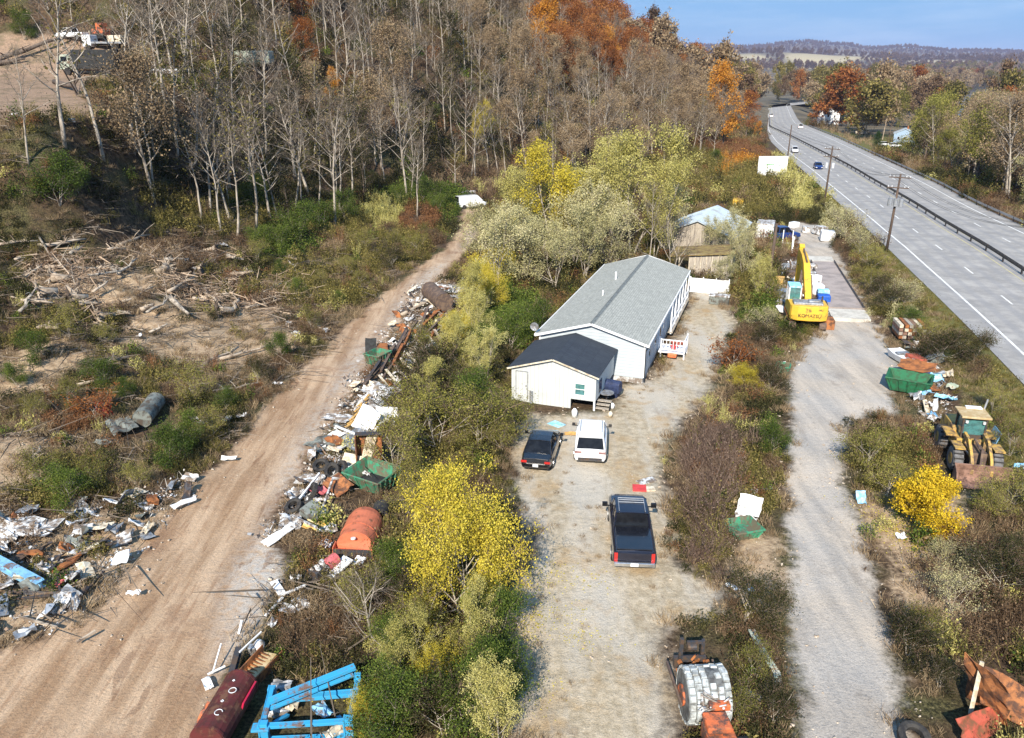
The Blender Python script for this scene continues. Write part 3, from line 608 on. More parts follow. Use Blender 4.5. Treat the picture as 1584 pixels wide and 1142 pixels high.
WASTE = [poly([(640, 440), (725, 435), (700, 500), (640, 590), (600, 650), (610, 700), (560, 750), (500, 790), (440, 835), (400, 830), (430, 780), (490, 690), (540, 600), (600, 510)]),
         poly([(-80, 790), (150, 780), (290, 745), (310, 760), (190, 880), (150, 940), (60, 990), (-80, 1000)]),
         poly([(1395, 530), (1450, 545), (1480, 620), (1470, 700), (1440, 690), (1400, 600)]),
         poly([(1215, 400), (1245, 400), (1282, 480), (1290, 500), (1205, 500), (1200, 440)])]
HOUSE = poly([(770, 640), (925, 650), (995, 605), (1070, 450), (1010, 440), (830, 560)])
BACKB = poly([(1020, 400), (1130, 440), (1160, 380), (1080, 370)])
def clear(x, y, pad=.3):
    ok = np.ones(x.shape, bool)
    for k, w_ in (('dirt', DIRT), ('drive', DRIVE), ('acc', ACC), ('lot', LOT)):
        ok &= sdist(w_, x, y) + (fbm(x / 2.3, y / 2.3, 9) - .5) * 2.6 < -pad
    ok &= (sdist(HOUSE, x, y) < -.2) & (sdist(BACKB, x, y) < -.2)
    ok &= ~((x > XL(y) - .9) & (x < XR(y) + .6))
    for (a_, b_, r_) in KEEP: ok &= (x - a_) ** 2 + (y - b_) ** 2 > r_ * r_
    return ok
def proj(x, y, z):
    z = z - CAM_H; d = y * CP - z * SP; u = y * SP + z * CP
    return CX + F * x / d, CY - F * u / d
def jgrid(x0, x1, y0, y1, st, s):
    r = np.random.default_rng(s); a, b = np.meshgrid(np.arange(x0, x1, st), np.arange(y0, y1, st)); a = a.ravel() + r.uniform(-.5, .5, a.size) * st; b = b.ravel() + r.uniform(-.5, .5, b.size) * st
    z = T(a, b); px, py = proj(a, b, z); k = (px > -160) & (px < 1744) & (py < 1290) & (b > 14)
    return a[k], b[k], z[k], px[k], py[k]
# where the photo shows one kind of growth; 'dark' also stands in for shaded gaps: (px, py, rx, ry, kind)
HINT = [(430, 375, 60, 30, 'green'), (520, 350, 60, 25, 'olive'), (650, 320, 75, 35, 'green'), (600, 400, 70, 40, 'olive'), (600, 330, 40, 22, 'lemon'), (650, 345, 35, 25, 'rust'), (500, 440, 90, 45, 'olive'), (100, 250, 90, 50, 'olive'), (80, 230, 60, 30, 'tan'), (300, 300, 120, 40, 'olive'), (100, 300, 40, 20, 'green'), (60, 350, 90, 40, 'dark'), (300, 380, 100, 30, 'brown'),
        (100, 510, 80, 25, 'olive'), (170, 600, 90, 50, 'olive'), (150, 632, 32, 12, 'red'), (110, 655, 50, 16, 'rust'), (90, 750, 90, 40, 'olive'), (220, 730, 90, 45, 'tan'), (330, 660, 50, 35, 'dark'), (300, 700, 60, 40, 'olive'), (420, 520, 40, 60, 'brown'), (200, 560, 26, 14, 'lemon'),
        (700, 500, 40, 60, 'lemon'), (760, 430, 36, 45, 'yellow'), (790, 500, 50, 50, 'green'), (640, 620, 60, 60, 'olive'), (720, 600, 80, 70, 'olive'), (745, 560, 60, 40, 'dark'), (690, 680, 70, 40, 'olive'), (780, 680, 30, 60, 'dark'), (350, 250, 330, 75, 'dark'), (120, 330, 130, 40, 'dark'), (300, 340, 160, 30, 'olive'),
        (520, 980, 80, 60, 'brown'), (470, 930, 40, 30, 'tan'), (640, 1020, 60, 50, 'dark'), (700, 1100, 90, 60, 'dark'), (640, 960, 70, 50, 'brown'), (560, 1040, 80, 40, 'dark'), (730, 1020, 30, 30, 'lemon'), (680, 1090, 22, 25, 'yellow'), (620, 1070, 20, 20, 'lemon'), (585, 1000, 20, 30, 'lemon'), (570, 1100, 20, 40, 'yellow'), (660, 1060, 30, 30, 'green'), (770, 960, 40, 50, 'rust'), (780, 1050, 20, 60, 'brown'), (520, 780, 60, 30, 'brown'), (600, 850, 40, 60, 'olive'),
        (1130, 555, 25, 22, 'rust'), (1150, 585, 22, 16, 'lemon'), (1195, 680, 22, 28, 'green'), (1170, 560, 40, 60, 'brown'), (1170, 490, 30, 20, 'green'), (1080, 640, 50, 20, 'lemon'), (1180, 860, 40, 60, 'tan'), (1150, 980, 60, 60, 'brown'), (1160, 1080, 60, 60, 'brown'), (1160, 450, 30, 30, 'olive'),
        (1350, 680, 50, 40, 'tan'), (1370, 730, 60, 50, 'olive'), (1420, 860, 60, 30, 'olive'), (1440, 830, 30, 20, 'green'), (1520, 850, 80, 60, 'brown'), (1450, 920, 90, 60, 'brown'), (1540, 960, 60, 60, 'brown'), (1420, 1060, 40, 60, 'tan'), (1400, 960, 30, 50, 'rust'), (1560, 660, 40, 60, 'brown'), (1480, 560, 60, 50, 'brown'), (1560, 620, 60, 40, 'olive'),
        (1390, 470, 60, 50, 'pale'), (1360, 430, 50, 60, 'olive'), (1310, 345, 40, 40, 'pale'), (1330, 380, 40, 40, 'brown'), (1410, 510, 30, 30, 'green'), (1450, 500, 60, 30, 'olive'), (1100, 250, 90, 30, 'rust'), (1120, 270, 60, 20, 'orange'), (1240, 300, 50, 30, 'lemon'), (1170, 300, 60, 40, 'olive'), (1230, 260, 40, 40, 'lemon'), (1060, 270, 60, 40, 'olive'), (1500, 250, 80, 30, 'brown'), (1300, 225, 60, 30, 'tan')]
def kinds(px, py, x, y, s):
    r = np.random.default_rng(s); n = len(px); k = np.full(n, 'brown', dtype='<U8'); f = fbm(x / 7, y / 7, 21); g = r.uniform(0, 1, n)
    k[f > .50] = 'olive'; k[f > .60] = 'dark'; k[(f < .40)] = 'tan'; k[(g > .93)] = 'green'; k[(g > .975)] = 'lemon'; k[(g < .06)] = 'rust'
    w_ = r.uniform(0, 1, n)
    for (a_, b_, rx, ry, kk) in HINT:
        q_ = ((px - a_) / rx) ** 2 + ((py - b_) / ry) ** 2; k[(q_ < 1) & (w_ < .82)] = kk
    return k
KS = {'brown': ('leaf_brown', 'weed', 'bramble'), 'olive': ('leaf_olive', 'weed', 'shrub'), 'dark': ('leaf_dark', 'shrub', 'weed'), 'tan': ('leaf_tan', 'weed', 'grass'), 'green': ('leaf_green', 'shrub', 'shrub'), 'lemon': ('leaf_lemon', 'shrub', 'weed'), 'yellow': ('leaf_yellow', 'shrub', 'shrub'), 'rust': ('leaf_rustweed', 'weed', 'shrub'), 'red': ('leaf_red', 'shrub', 'shrub'), 'pale': ('leaf_pale', 'shrub', 'weed'), 'orange': ('leaf_orange', 'shrub', 'weed')}
NMS = {'brown': 'dry brown weeds', 'olive': 'olive green weeds and brush', 'dark': 'dark green brush', 'tan': 'tan dead grass and weeds', 'green': 'bright green bushes and vines', 'lemon': 'yellow green bushes', 'yellow': 'yellow leafy bushes', 'rust': 'rust coloured brush', 'red': 'red leafed bush patch', 'pale': 'pale seeding bushes', 'orange': 'orange leafed brush'}
WP = {}
def put(k, var, x, y, z, s):
    WP.setdefault((k, var), []).append(np.c_[x, y, z, s])
def brush(x0, x1, y0, y1, st, base_s, seed, dens=1.0, hillok=True):
    x, y, z, px, py = jgrid(x0, x1, y0, y1, st, seed); c = clear(x, y); x, y, z, px, py = x[c], y[c], z[c], px[c], py[c]
    r = np.random.default_rng(seed + 5); bare = np.maximum.reduce([sdist(p, x, y) for p in BARE + WASTE]); cl = fbm(x / 4.5, y / 4.5, 33)
    pr = dens * (.35 + 1.1 * sst(.38, .6, cl)); pr = np.where(bare > -.4, pr * .07, pr); pr = np.where(sdist(SLASH, x, y) > 0, pr * .42, pr)
    vd = np.abs(x - (XL(y) - 2.4)); pr = np.where(vd < 2.2, pr * .12, pr); pr = np.where(sdist(TURF[0], x, y) > 0, pr * .12, pr)
    c = r.uniform(0, 1, len(x)) < pr; x, y, z, px, py = x[c], y[c], z[c], px[c], py[c]; k = kinds(px, py, x, y, seed + 9)
    s = base_s * (.55 + .9 * fbm(x / 5, y / 5, 41)) * np.where(np.isin(k, ['tan']), .8, 1.0); e = np.minimum.reduce([np.clip(-sdist(p, x, y), 0, 3) for p in (DIRT, DRIVE, ACC)]); s = s * (.5 + .5 * np.clip(e / 2, 0, 1))
    v_ = r.integers(0, 2, len(x))
    for kk in set(k):
        for vv in (0, 1): c = (k == kk) & (v_ == vv); put(kk, vv, x[c], y[c], z[c] - .04, s[c])
brush(-75, 80, 15, 75, .62, .95, 1); brush(-90, 95, 75, 140, .95, 1.35, 2); brush(-150, 130, 140, 330, 2.1, 2.4, 3, .9); brush(60, 260, 60, 330, 2.4, 2.2, 4, .9); brush(-250, 170, 330, 440, 4.5, 4, 14, .9)
# low grass and fallen leaves between
x, y, z, px, py = jgrid(-75, 80, 15, 95, .75, 77); c = clear(x, y, -.2) & (nr.uniform(0, 1, len(x)) < .45); put('tan', 2, x[c], y[c], z[c] - .02, .55 + .3 * nr.uniform(0, 1, c.sum()))
x, y, z, px, py = jgrid(20, 95, 30, 190, .55, 78); c = (np.abs(x - (XL(y) - 2.6)) < 2.4) & (nr.uniform(0, 1, len(x)) < .8); put('olive', 2, x[c], y[c], z[c] - .02, .35 + .2 * nr.uniform(0, 1, c.sum()))
# a few tufts on the tracks
x, y, z, px, py = jgrid(-40, 50, 15, 80, .8, 79); c = (sdist(DRIVE, x, y) > 0) & (fbm(x / 1.6, y / 7, 3) > .6) & (nr.uniform(0, 1, len(x)) < .5); put('tan', 2, x[c], y[c], z[c] - .03, .3 + .0 * x[c])
for (k, vv), L in WP.items():
    a = np.concatenate(L); key, k0, k1 = KS[k]; kd = 'grass' if vv == 2 else (k0, k1)[vv]
    scatter({'brown': 'weeds', 'tan': 'dead_grass', 'olive': 'brush'}.get(k, 'bushes'), kd, key, a[:, :3], a[:, 3], NMS[k] + {0: ' covering the rough ground', 1: ' in thick clumps on the banks', 2: ' in low tufts'}[vv])
# stones and crumbs on bare ground
x, y, z, px, py = jgrid(-60, 60, 14, 90, .9, 80); e = np.maximum.reduce([sdist(p, x, y) for p in [DIRT, ACC, DRIVE] + BARE]); c = (e > -1) & (nr.uniform(0, 1, len(x)) < np.where(e < 1.0, .4, .05)); scatter('stones', 'stone', 'stone_bits', np.c_[x, y, z][c], .4 + .6 * nr.uniform(0, 1, c.sum()), 'loose stones and clods along the tracks', 'stones')
# ------------------------------------------------------------ trees
def tree_mesh(nm, s, H, spread, leafkey, nleaf, lsize, barkkey='bark_pale', tr=.16, twigkey='twig_grey', limbs=13, low=.3, ntw=3, droop=0.0, fork=0.0, crn=1.0, lsig=.35, top=1.0, tw=.013, gap=.3):
    r = np.random.default_rng(s); q = random.Random(s); mb = MB(); tips = []; tb0 = []; tb1 = []
    def curve(p, d, L, n, wob, up):
        pts = [np.array(p, float)]; d = np.array(d, float)
        for _ in range(n): d = d + r.normal(0, wob, 3); d[2] += up; d /= np.linalg.norm(d); pts.append(pts[-1] + d * L / n)
        return np.array(pts)
    stems = []
    nst = 1 if fork == 0 else 2 if fork < 1 else 3
    for k in range(nst):
        a = q.uniform(0, 6.28); t = .0 if nst == 1 else q.uniform(.15, .3)
        stems.append(curve((.0, .0, -.4), (math.cos(a) * t + r.normal(0, .04), math.sin(a) * t + r.normal(0, .04), 1), H * (.95 if k == 0 else q.uniform(.7, .9)), 8, .06, .05))
    for st in stems:
        n = len(st); mb.tube(st, [tr * (1 - .88 * (i / (n - 1)) ** .9) / nst ** .4 for i in range(n)], 6)
        for li in range(max(4, int(limbs / nst))):
            f = low + (1 - low) * ((li + q.random()) / (limbs / nst)); f = min(f, .97); i = f * (n - 1); i0 = int(i); p = st[i0] + (st[min(i0 + 1, n - 1)] - st[i0]) * (i - i0)
            a = li * 2.4 + q.uniform(-.5, .5); inc = R(q.uniform(38, 68)) * (1 - .45 * f) + R(8); prof = math.sin(math.pi * min(1, max(.12, (f - low) / (1.05 - low) * .8 + .28))) ** .7
            L = spread * prof * q.uniform(.7, 1.15) * crn; lb = curve(p, (math.cos(a) * math.sin(inc), math.sin(a) * math.sin(inc), math.cos(inc) * top), L, 5, .12, .06 - droop)
            r0 = tr * (1 - .85 * f) * .5; mb.tube(lb, [r0 * (1 - .8 * j / 5) + .008 for j in range(6)], 4, cap=False)
            for si in range(5):
                g = q.uniform(.25, 1); i = g * 5; i0 = min(int(i), 4); p2 = lb[i0] + (lb[i0 + 1] - lb[i0]) * (i - i0); dl = lb[i0 + 1] - lb[i0]; dl /= np.linalg.norm(dl)
                d2 = dl + r.normal(0, .5, 3); sb = curve(p2, d2, L * q.uniform(.25, .5), 3, .18, .05 - droop)
                for u in range(3): tb0.append((sb[u], sb[u + 1], tw * 1.5))
                for ti in range(ntw):
                    g2 = q.uniform(.2, 1) * 3; j = min(int(g2), 2); p3 = sb[j] + (sb[j + 1] - sb[j]) * (g2 - j); e = p3 + (dl + r.normal(0, .65, 3) + [0, 0, .15 - droop * 3]) * q.uniform(.3, .8) * max(.5, spread / 4); tb0.append((p3, e, tw)); tips.append(p3); tips.append(e)
                    for _ in range(2): e2 = e + r.normal(0, .33, 3) * max(.6, spread / 4); tb0.append(((p3 + e) / 2, e2, tw * .7)); tips.append(e2)
    tmesh = bpy.data.meshes.new(nm + '_trunk'); tmesh.from_pydata([tuple(v_) for v_ in mb.v], [], mb.f); tmesh.materials.append(M[barkkey]); tmesh.polygons.foreach_set('use_smooth', [True] * len(tmesh.polygons))
    tips = np.array(tips); a = np.array([b_[0] for b_ in tb0]); b = np.array([b_[1] for b_ in tb0]); w_ = np.array([b_[2] for b_ in tb0]); sv, sq = slivers(a, b, w_, r)
    vs, qs, mi, rn = sv, sq, np.zeros(len(sq), int), r.uniform(0, 1, len(sq))
    if nleaf:
        k = r.integers(0, len(tips), nleaf); dens = r.uniform(0, 1, len(tips)) ; k = k[dens[k] > gap]; lp = tips[k] + r.normal(0, lsig, (len(k), 3)); lv, lq = leaves(lp, lsize, r, .7)
        cr = r.uniform(0, 1, len(tips)); rn2 = np.clip(.55 * cr[k] + .45 * r.uniform(0, 1, len(k)), 0, 1)
        vs, qs = joinq([(sv, sq), (lv, lq)]); mi = np.r_[mi, np.ones(len(lq), int)]; rn = np.r_[rn, rn2]
    cm = np_mesh(nm + '_crown', vs, quads=qs, rnd=rn); cm.materials.append(M[twigkey]); cm.materials.append(M[leafkey or twigkey]); cm.polygons.foreach_set('material_index', mi.astype(np.int32))
    return tmesh, cm
TM = {}
def TK(kind, **k): TM[kind] = [tree_mesh(kind + str(i), 100 + hash_(kind) + i * 17, **k) for i in range(k.pop('n', 1) if 'n' in k else 3)]
def hash_(s): return sum((i + 1) * ord(c) for i, c in enumerate(s)) % 997
def mk(kind, n, **k): TM[kind] = [tree_mesh(kind + str(i), hash_(kind) + i * 17, **k) for i in range(n)]
mk('bare', 5, H=13, spread=3.6, leafkey='leaf_tan', nleaf=220, lsize=.14, tr=.15, low=.35, limbs=15)
mk('barevine', 3, H=12, spread=3.0, leafkey='leaf_dark', nleaf=3800, lsize=.2, tr=.18, low=.05, twigkey='twig_brown', barkkey='bark_dark')
mk('thin', 4, H=11, spread=1.7, leafkey='leaf_olive', nleaf=350, lsize=.16, tr=.10, low=.45, limbs=10)
mk('olive', 3, H=12, spread=4.0, leafkey='leaf_tan', nleaf=9500, lsize=.17, tr=.17, low=.25)
mk('rusty', 3, H=13, spread=4.2, leafkey='leaf_rust', nleaf=13000, lsize=.2, tr=.2, low=.2, barkkey='bark_dark')
mk('orangey', 2, H=14, spread=4.4, leafkey='leaf_orange', nleaf=9000, lsize=.27, tr=.2, low=.15, barkkey='bark_dark')
mk('lemon', 3, H=15, spread=5.4, leafkey='leaf_lemon', nleaf=30000, lsize=.17, tr=.2, low=.2, limbs=20, lsig=.3, fork=.5, top=1.7, gap=.5)
mk('golden', 2, H=15, spread=4.6, leafkey='leaf_yellow', nleaf=30000, lsize=.17, tr=.2, low=.2, limbs=20, lsig=.3, fork=.5, top=1.7, gap=.5)
mk('pale', 3, H=10, spread=4.2, leafkey='leaf_pale', nleaf=20000, lsize=.14, tr=.12, low=.1, fork=1, limbs=20, top=1.7, gap=.5, lsig=.25)
mk('oliveleaf', 3, H=12, spread=4.6, leafkey='leaf_scrub', nleaf=14000, lsize=.2, tr=.2, low=.15, barkkey='bark_dark')
mk('green', 2, H=6, spread=2.8, leafkey='leaf_green', nleaf=14000, lsize=.12, tr=.08, low=.05, fork=1)
mk('evergreen', 1, H=10, spread=2.8, leafkey='leaf_evergreen', nleaf=12000, lsize=.2, tr=.14, low=.04, barkkey='bark_dark', limbs=26)
mk('yellowbush', 2, H=6.2, spread=3.3, leafkey='leaf_yellow', nleaf=70000, lsize=.08, tr=.09, low=.02, fork=1, limbs=30, lsig=.2, twigkey='twig_brown')
mk('goldbush', 1, H=6.2, spread=3.3, leafkey='leaf_gold', nleaf=32000, lsize=.17, tr=.09, low=.02, fork=1, limbs=26, lsig=.22, twigkey='twig_brown')
mk('scrub', 3, H=4.2, spread=2.4, leafkey='leaf_scrub', nleaf=7500, lsize=.085, tr=.05, low=.0, fork=1, limbs=18, twigkey='twig_brown', lsig=.2)
mk('scrubdark', 2, H=3.6, spread=2.2, leafkey='leaf_dark', nleaf=9000, lsize=.09, tr=.05, low=.0, fork=1, limbs=18, twigkey='twig_brown', lsig=.2)
mk('scrubpale', 2, H=4.0, spread=2.3, leafkey='leaf_pale', nleaf=5000, lsize=.09, tr=.05, low=.0, fork=1, limbs=18, lsig=.2)
mk('scrubrust', 1, H=2.4, spread=1.6, leafkey='leaf_rust', nleaf=2600, lsize=.11, tr=.04, low=.0, fork=1, limbs=14, twigkey='twig_brown', lsig=.15)
mk('sapling', 2, H=3.4, spread=2.0, leafkey='leaf_tan', nleaf=0, lsize=.1, tr=.045, low=.15, fork=.5, limbs=12, tw=.006)
NT = [0]
def tree(kind, x, y, h, label, cat='tree', name='tree', group=None, wide=1.0, lean=None, var=None):
    NT[0] += 1; q = random.Random(NT[0] * 31); ms = TM[kind]; tmesh, cm = ms[var if var is not None else q.randrange(len(ms))]
    ref = {'bare': 13, 'barevine': 12, 'thin': 11, 'olive': 12, 'rusty': 13, 'orangey': 14, 'lemon': 15, 'golden': 15, 'pale': 10, 'oliveleaf': 12, 'green': 6, 'evergreen': 10, 'yellowbush': 6.2, 'goldbush': 6.2, 'scrub': 4.2, 'scrubdark': 3.6, 'scrubpale': 4.0, 'scrubrust': 2.4, 'sapling': 3.4}[kind]
    o = thing(name, label, cat, (x, y, float(T(x, y)) - .05), 0, group); o.rotation_euler = (*(lean or (q.gauss(0, .03), q.gauss(0, .03))), q.uniform(0, 6.28)); s = h / ref; o.scale = (s * wide, s * wide, s)
    a = bpy.data.objects.new('trunk', tmesh); COL.objects.link(a); a.parent = o
    b = bpy.data.objects.new('crown', cm); COL.objects.link(b); b.parent = o
    return o
def ptree(kind, px, py, h, label, **k):
    p = P(px, py); return tree(kind, p[0], p[1], h, label, **k)
SPOT = []   # trees placed one by one: (kind, px, py base, height, wide, label, name)
SPOT += [('yellowbush', 716, 958, 6.8, .72, 'large bright yellow bushy tree beside the gravel driveway', 'yellow_tree'),
 ('goldbush', 1421, 824, 3.3, 1.0, 'round bright yellow bush left of the wheel loader bucket', 'yellow_bush'),
 ('golden', 862, 408, 14.5, .95, 'yellow tree with peach tips standing behind the grey roofed house', 'yellow_tree'),
 ('lemon', 975, 400, 15.5, 1.0, 'tall pale yellow green tree behind the far end of the long house', 'tree'),
 ('lemon', 918, 392, 11.5, 1.0, 'lower yellow green tree between the two tall leafy trees', 'tree'),
 ('lemon', 1012, 405, 12.0, .8, 'narrow yellow green tree closest to the pale metal barn roof', 'tree'),
 ('pale', 770, 452, 9.0, 1.1, 'pale leafed tree overhanging the far end of the dirt road', 'tree'),
 ('pale', 812, 440, 8.5, 1.0, 'pale leafed tree just behind the dark roofed shed', 'tree'),
 ('pale', 858, 448, 7.5, 1.0, 'pale cream leafed tree close to the left eave of the long house', 'tree'),
 ('pale', 905, 432, 8.0, 1.0, 'cream coloured tree touching the far left roof corner of the house', 'tree'),
 ('lemon', 835, 398, 12.0, 1.0, 'yellow green tree left of the yellow tree with peach tips', 'tree'),
 ('lemon', 950, 388, 14.0, .9, 'yellow green tree in the middle of the leafy group behind the house', 'tree'),
 ('pale', 890, 415, 10.0, 1.1, 'pale leafy tree in the middle of the leafy group behind the house', 'tree'),
 ('pale', 940, 415, 9.0, 1.1, 'pale leafy tree just behind the ridge of the long house', 'tree'),
 ('lemon', 800, 385, 10.0, 1.0, 'yellow green tree right of the end of the dirt road', 'tree'),
 ('pale', 1030, 400, 9.0, .9, 'pale leafy tree touching the left edge of the metal barn', 'tree'),
 ('pale', 1135, 415, 7.0, .9, 'cream tree hiding the right side of the metal barn', 'tree'),
 ('pale', 1100, 405, 5.5, .9, 'small pale tree in front of the barn wall', 'tree'),
 ('lemon', 722, 510, 6.2, .8, 'yellow green small tree above the beam heap', 'tree'),
 ('lemon', 742, 548, 5.6, .9, 'yellow green small tree left of the shed roof', 'tree'),
 ('lemon', 700, 575, 4.6, 1.0, 'yellow green small tree right of the planks', 'tree'),
 ('lemon', 752, 600, 5.0, .9, 'yellow green small tree touching the left side of the shed', 'tree'),
 ('lemon', 668, 640, 4.2, 1.0, 'yellow green small tree beside the white tarps', 'tree'),
 ('green', 735, 660, 4.0, 1.0, 'green bush between the shed and the green dumpster', 'green_bush'),
 ('pale', 745, 400, 7.0, 1.0, 'pale tree where the dirt road goes out of sight', 'tree'),
 ('scrubpale', 955, 420, 4.0, 1.2, 'low peach coloured bush behind the ridge of the long house', 'bush'),
 ('yellowbush', 757, 482, 4.6, .8, 'yellow bush below the pale trees at the bend of the dirt road', 'yellow_bush'),
 ('green', 790, 545, 4.2, 1.0, 'green bush on the left of the long house', 'green_bush'),
 ('green', 745, 560, 3.4, 1.1, 'green bush between the rusty tank and the shed', 'green_bush'),
 ('green', 835, 520, 3.6, 1.0, 'green bush against the left wall of the house', 'green_bush'),
 ('yellowbush', 712, 535, 3.0, 1.0, 'yellow green bush beside the heap of rusty beams', 'yellow_bush'),
 ('pale', 1150, 430, 5.8, .9, 'white blossomed looking tree in front of the metal barn', 'tree'),
 ('pale', 1120, 455, 4.4, .9, 'small cream tree by the far porch of the house', 'tree'),
 ('lemon', 1165, 470, 5.0, .8, 'green yellow small tree left of the excavator boom', 'tree'),
 ('sapling', 1040, 432, 7.5, .9, 'leafless grey tree leaning over the metal barn roof', 'bare_tree'),
 ('bare', 1003, 415, 10.5, .8, 'bare pale trunked tree at the far end of the long house', 'bare_tree'),
 ('scrub', 1190, 470, 3.6, 1.0, 'olive scrub tree beside the parking slab', 'bush'),
 ('sapling', 583, 1000, 4.2, 1.0, 'small leafless sapling between the orange tank and the blue frame', 'sapling'),
 ('scrubrust', 1132, 572, 2.3, 1.3, 'rust red bush at the right edge of the yard', 'red_bush'),
 ('yellowbush', 1148, 600, 1.9, 1.1, 'small yellow bush below the rust red bush', 'yellow_bush'),
 ('green', 1195, 705, 2.4, 1.0, 'small green bush by the left edge of the access road', 'green_bush'),
 ('scrubrust', 152, 645, 1.7, 1.7, 'crimson bush on the rough slope above the dumped tarp', 'red_bush'),
 ('scrubpale', 1310, 372, 4.6, 1.1, 'peach tipped bush between the access lane and the first pole', 'bush'),
 ('scrubpale', 1330, 395, 3.6, 1.1, 'peach coloured bush beside the utility pole with grey boxes', 'bush'),
 ('scrub', 1345, 420, 3.2, 1.2, 'brown green bush behind the truck scale', 'bush'),
 ('scrubpale', 1395, 470, 2.6, 1.3, 'cream flecked bush on the bank below the highway', 'bush'),
 ('scrubdark', 1372, 478, 2.4, 1.2, 'dark bush at the right side of the truck scale', 'bush'),
 ('green', 1410, 512, 2.2, 1.2, 'green bush behind the stack of old timber', 'green_bush'),
 ('scrubdark', 1450, 560, 2.8, 1.3, 'dark brown bush behind the white boat', 'bush'),
 ('scrub', 1340, 728, 2.7, 1.2, 'olive brush clump right of the access road', 'bush'),
 ('scrub', 1372, 770, 2.4, 1.2, 'olive brush clump left of the round yellow bush', 'bush'),
 ('yellowbush', 675, 1085, 2.6, .7, 'yellow sapling in the dark brush below the big yellow tree', 'yellow_bush'),
 ('lemon', 625, 1075, 3.6, .8, 'slender yellow green sapling right of the blue frame', 'sapling'),
 ('lemon', 735, 1040, 3.8, .8, 'slender yellow green sapling at the left edge of the gravel yard', 'sapling'),
 ('green', 770, 1090, 3.0, .9, 'leafy green bush at the bottom left edge of the gravel yard', 'green_bush'),
 ('lemon', 770, 1180, 4.0, .9, 'yellow green sapling at the bottom edge beside the gravel yard', 'sapling'),
 ('yellowbush', 568, 1142, 2.2, .55, 'yellow sapling beside the right post of the blue frame', 'yellow_bush'),
 ('orangey', 1118, 232, 27, .85, 'tall orange rust tree at the end of the wooded hill', 'orange_tree'),
 ('rusty', 1152, 220, 18, .9, 'dark rust tree next to the tall orange tree', 'rust_tree'),
 ('orangey', 1171, 214, 6.5, .9, 'small vivid orange tree beside the highway bend', 'orange_tree'),
 ('bare', 1082, 240, 12, 1.0, 'white trunked bare tree left of the tall orange tree', 'bare_tree'),
 ('bare', 1103, 246, 11, 1.0, 'bare forked tree above the billboard', 'bare_tree'),
 ('green', 1108, 258, 4.5, 1.1, 'bright green bush under the white trunked trees', 'green_bush'),
 ('golden', 740, 232, 9.5, .8, 'yellow leafed tree alone among the bare woods', 'yellow_tree'),
 ('rusty', 480, 130, 11, .8, 'rust leafed tree high in the bare woods', 'rust_tree'),
 ('orangey', 517, 158, 6, .8, 'small orange tree low in the bare woods', 'orange_tree'),
 ('green', 38, 62, 5, 1.0, 'yellow green bush behind the hillside lot', 'green_bush'),
 ('evergreen', 1356, 232, 6.0, .9, 'small dark conical evergreen across the highway', 'evergreen_tree'),
 ('orangey', 1433, 200, 22, .95, 'broad golden orange tree beyond the blue cottage', 'orange_tree'),
 ('rusty', 1325, 188, 22, 1.0, 'red brown tree behind the white house', 'rust_tree'),
 ('oliveleaf', 1375, 212, 21, .9, 'large olive green tree left of the blue cottage', 'tree'),
 ('oliveleaf', 1440, 222, 17, .9, 'olive tree drooping over the parked cars across the highway', 'tree'),
 ('olive', 1300, 185, 15, .9, 'half bare tan tree right of the white house', 'tree'),
 ('bare', 1272, 190, 14, .8, 'bare tree in front of the white house', 'bare_tree')]
for (k, px, py, h, w_, lab, nm) in SPOT: ptree(k, px, py, h, lab, name=nm, wide=w_)
q9 = random.Random(44)
for (px, py, h) in ((395, 362, 15), (366, 372, 13), (352, 300, 12), (312, 345, 11), (240, 300, 13), (455, 330, 12), (478, 300, 13), (492, 330, 10), (420, 345, 11), (520, 260, 12), (160, 245, 16), (275, 250, 14), (300, 260, 14), (385, 300, 14), (590, 262, 11), (560, 250, 12), (640, 240, 12), (205, 230, 15), (335, 260, 14), (100, 225, 13)):
    ptree('thin' if q9.random() < .6 else 'bare', px, py, h * 1.15, 'pale trunked leafless tree at the lower edge of the woods', wide=1.35, name='edge_tree', group='pale trunks along the lower edge of the woods', lean=(q9.gauss(0, .06), q9.gauss(-.04, .07)))
# scrub on the strip between the dirt road and the yard, and by the tracks
def field(pts, kinds_, hs, label, name, cat, group, seed):
    q = random.Random(seed)
    for (px, py) in pts:
        k = q.choice(kinds_); ptree(k, px + q.uniform(-6, 6), py + q.uniform(-5, 5), q.uniform(*hs), label[k] if isinstance(label, dict) else label, name=name, cat=cat, group=(group[k] if isinstance(group, dict) else group), wide=q.uniform(.9, 1.25))
LB = {'scrub': 'olive leafed scrub bush on the strip between dirt road and yard', 'scrubdark': 'dark leafed scrub bush on the strip between dirt road and yard'}
GR = {'scrub': 'olive scrub on the middle strip', 'scrubdark': 'dark scrub on the middle strip'}
field([(640, 640), (670, 600), (700, 640), (735, 610), (750, 640), (720, 690), (680, 700), (650, 680), (735, 690), (620, 740), (640, 800), (750, 585), (700, 570), (660, 560), (640, 760), (775, 690), (798, 682)], ['scrub', 'scrub', 'scrubdark'], (2.2, 4.2), LB, 'scrub_bush', 'bush', GR, 5)
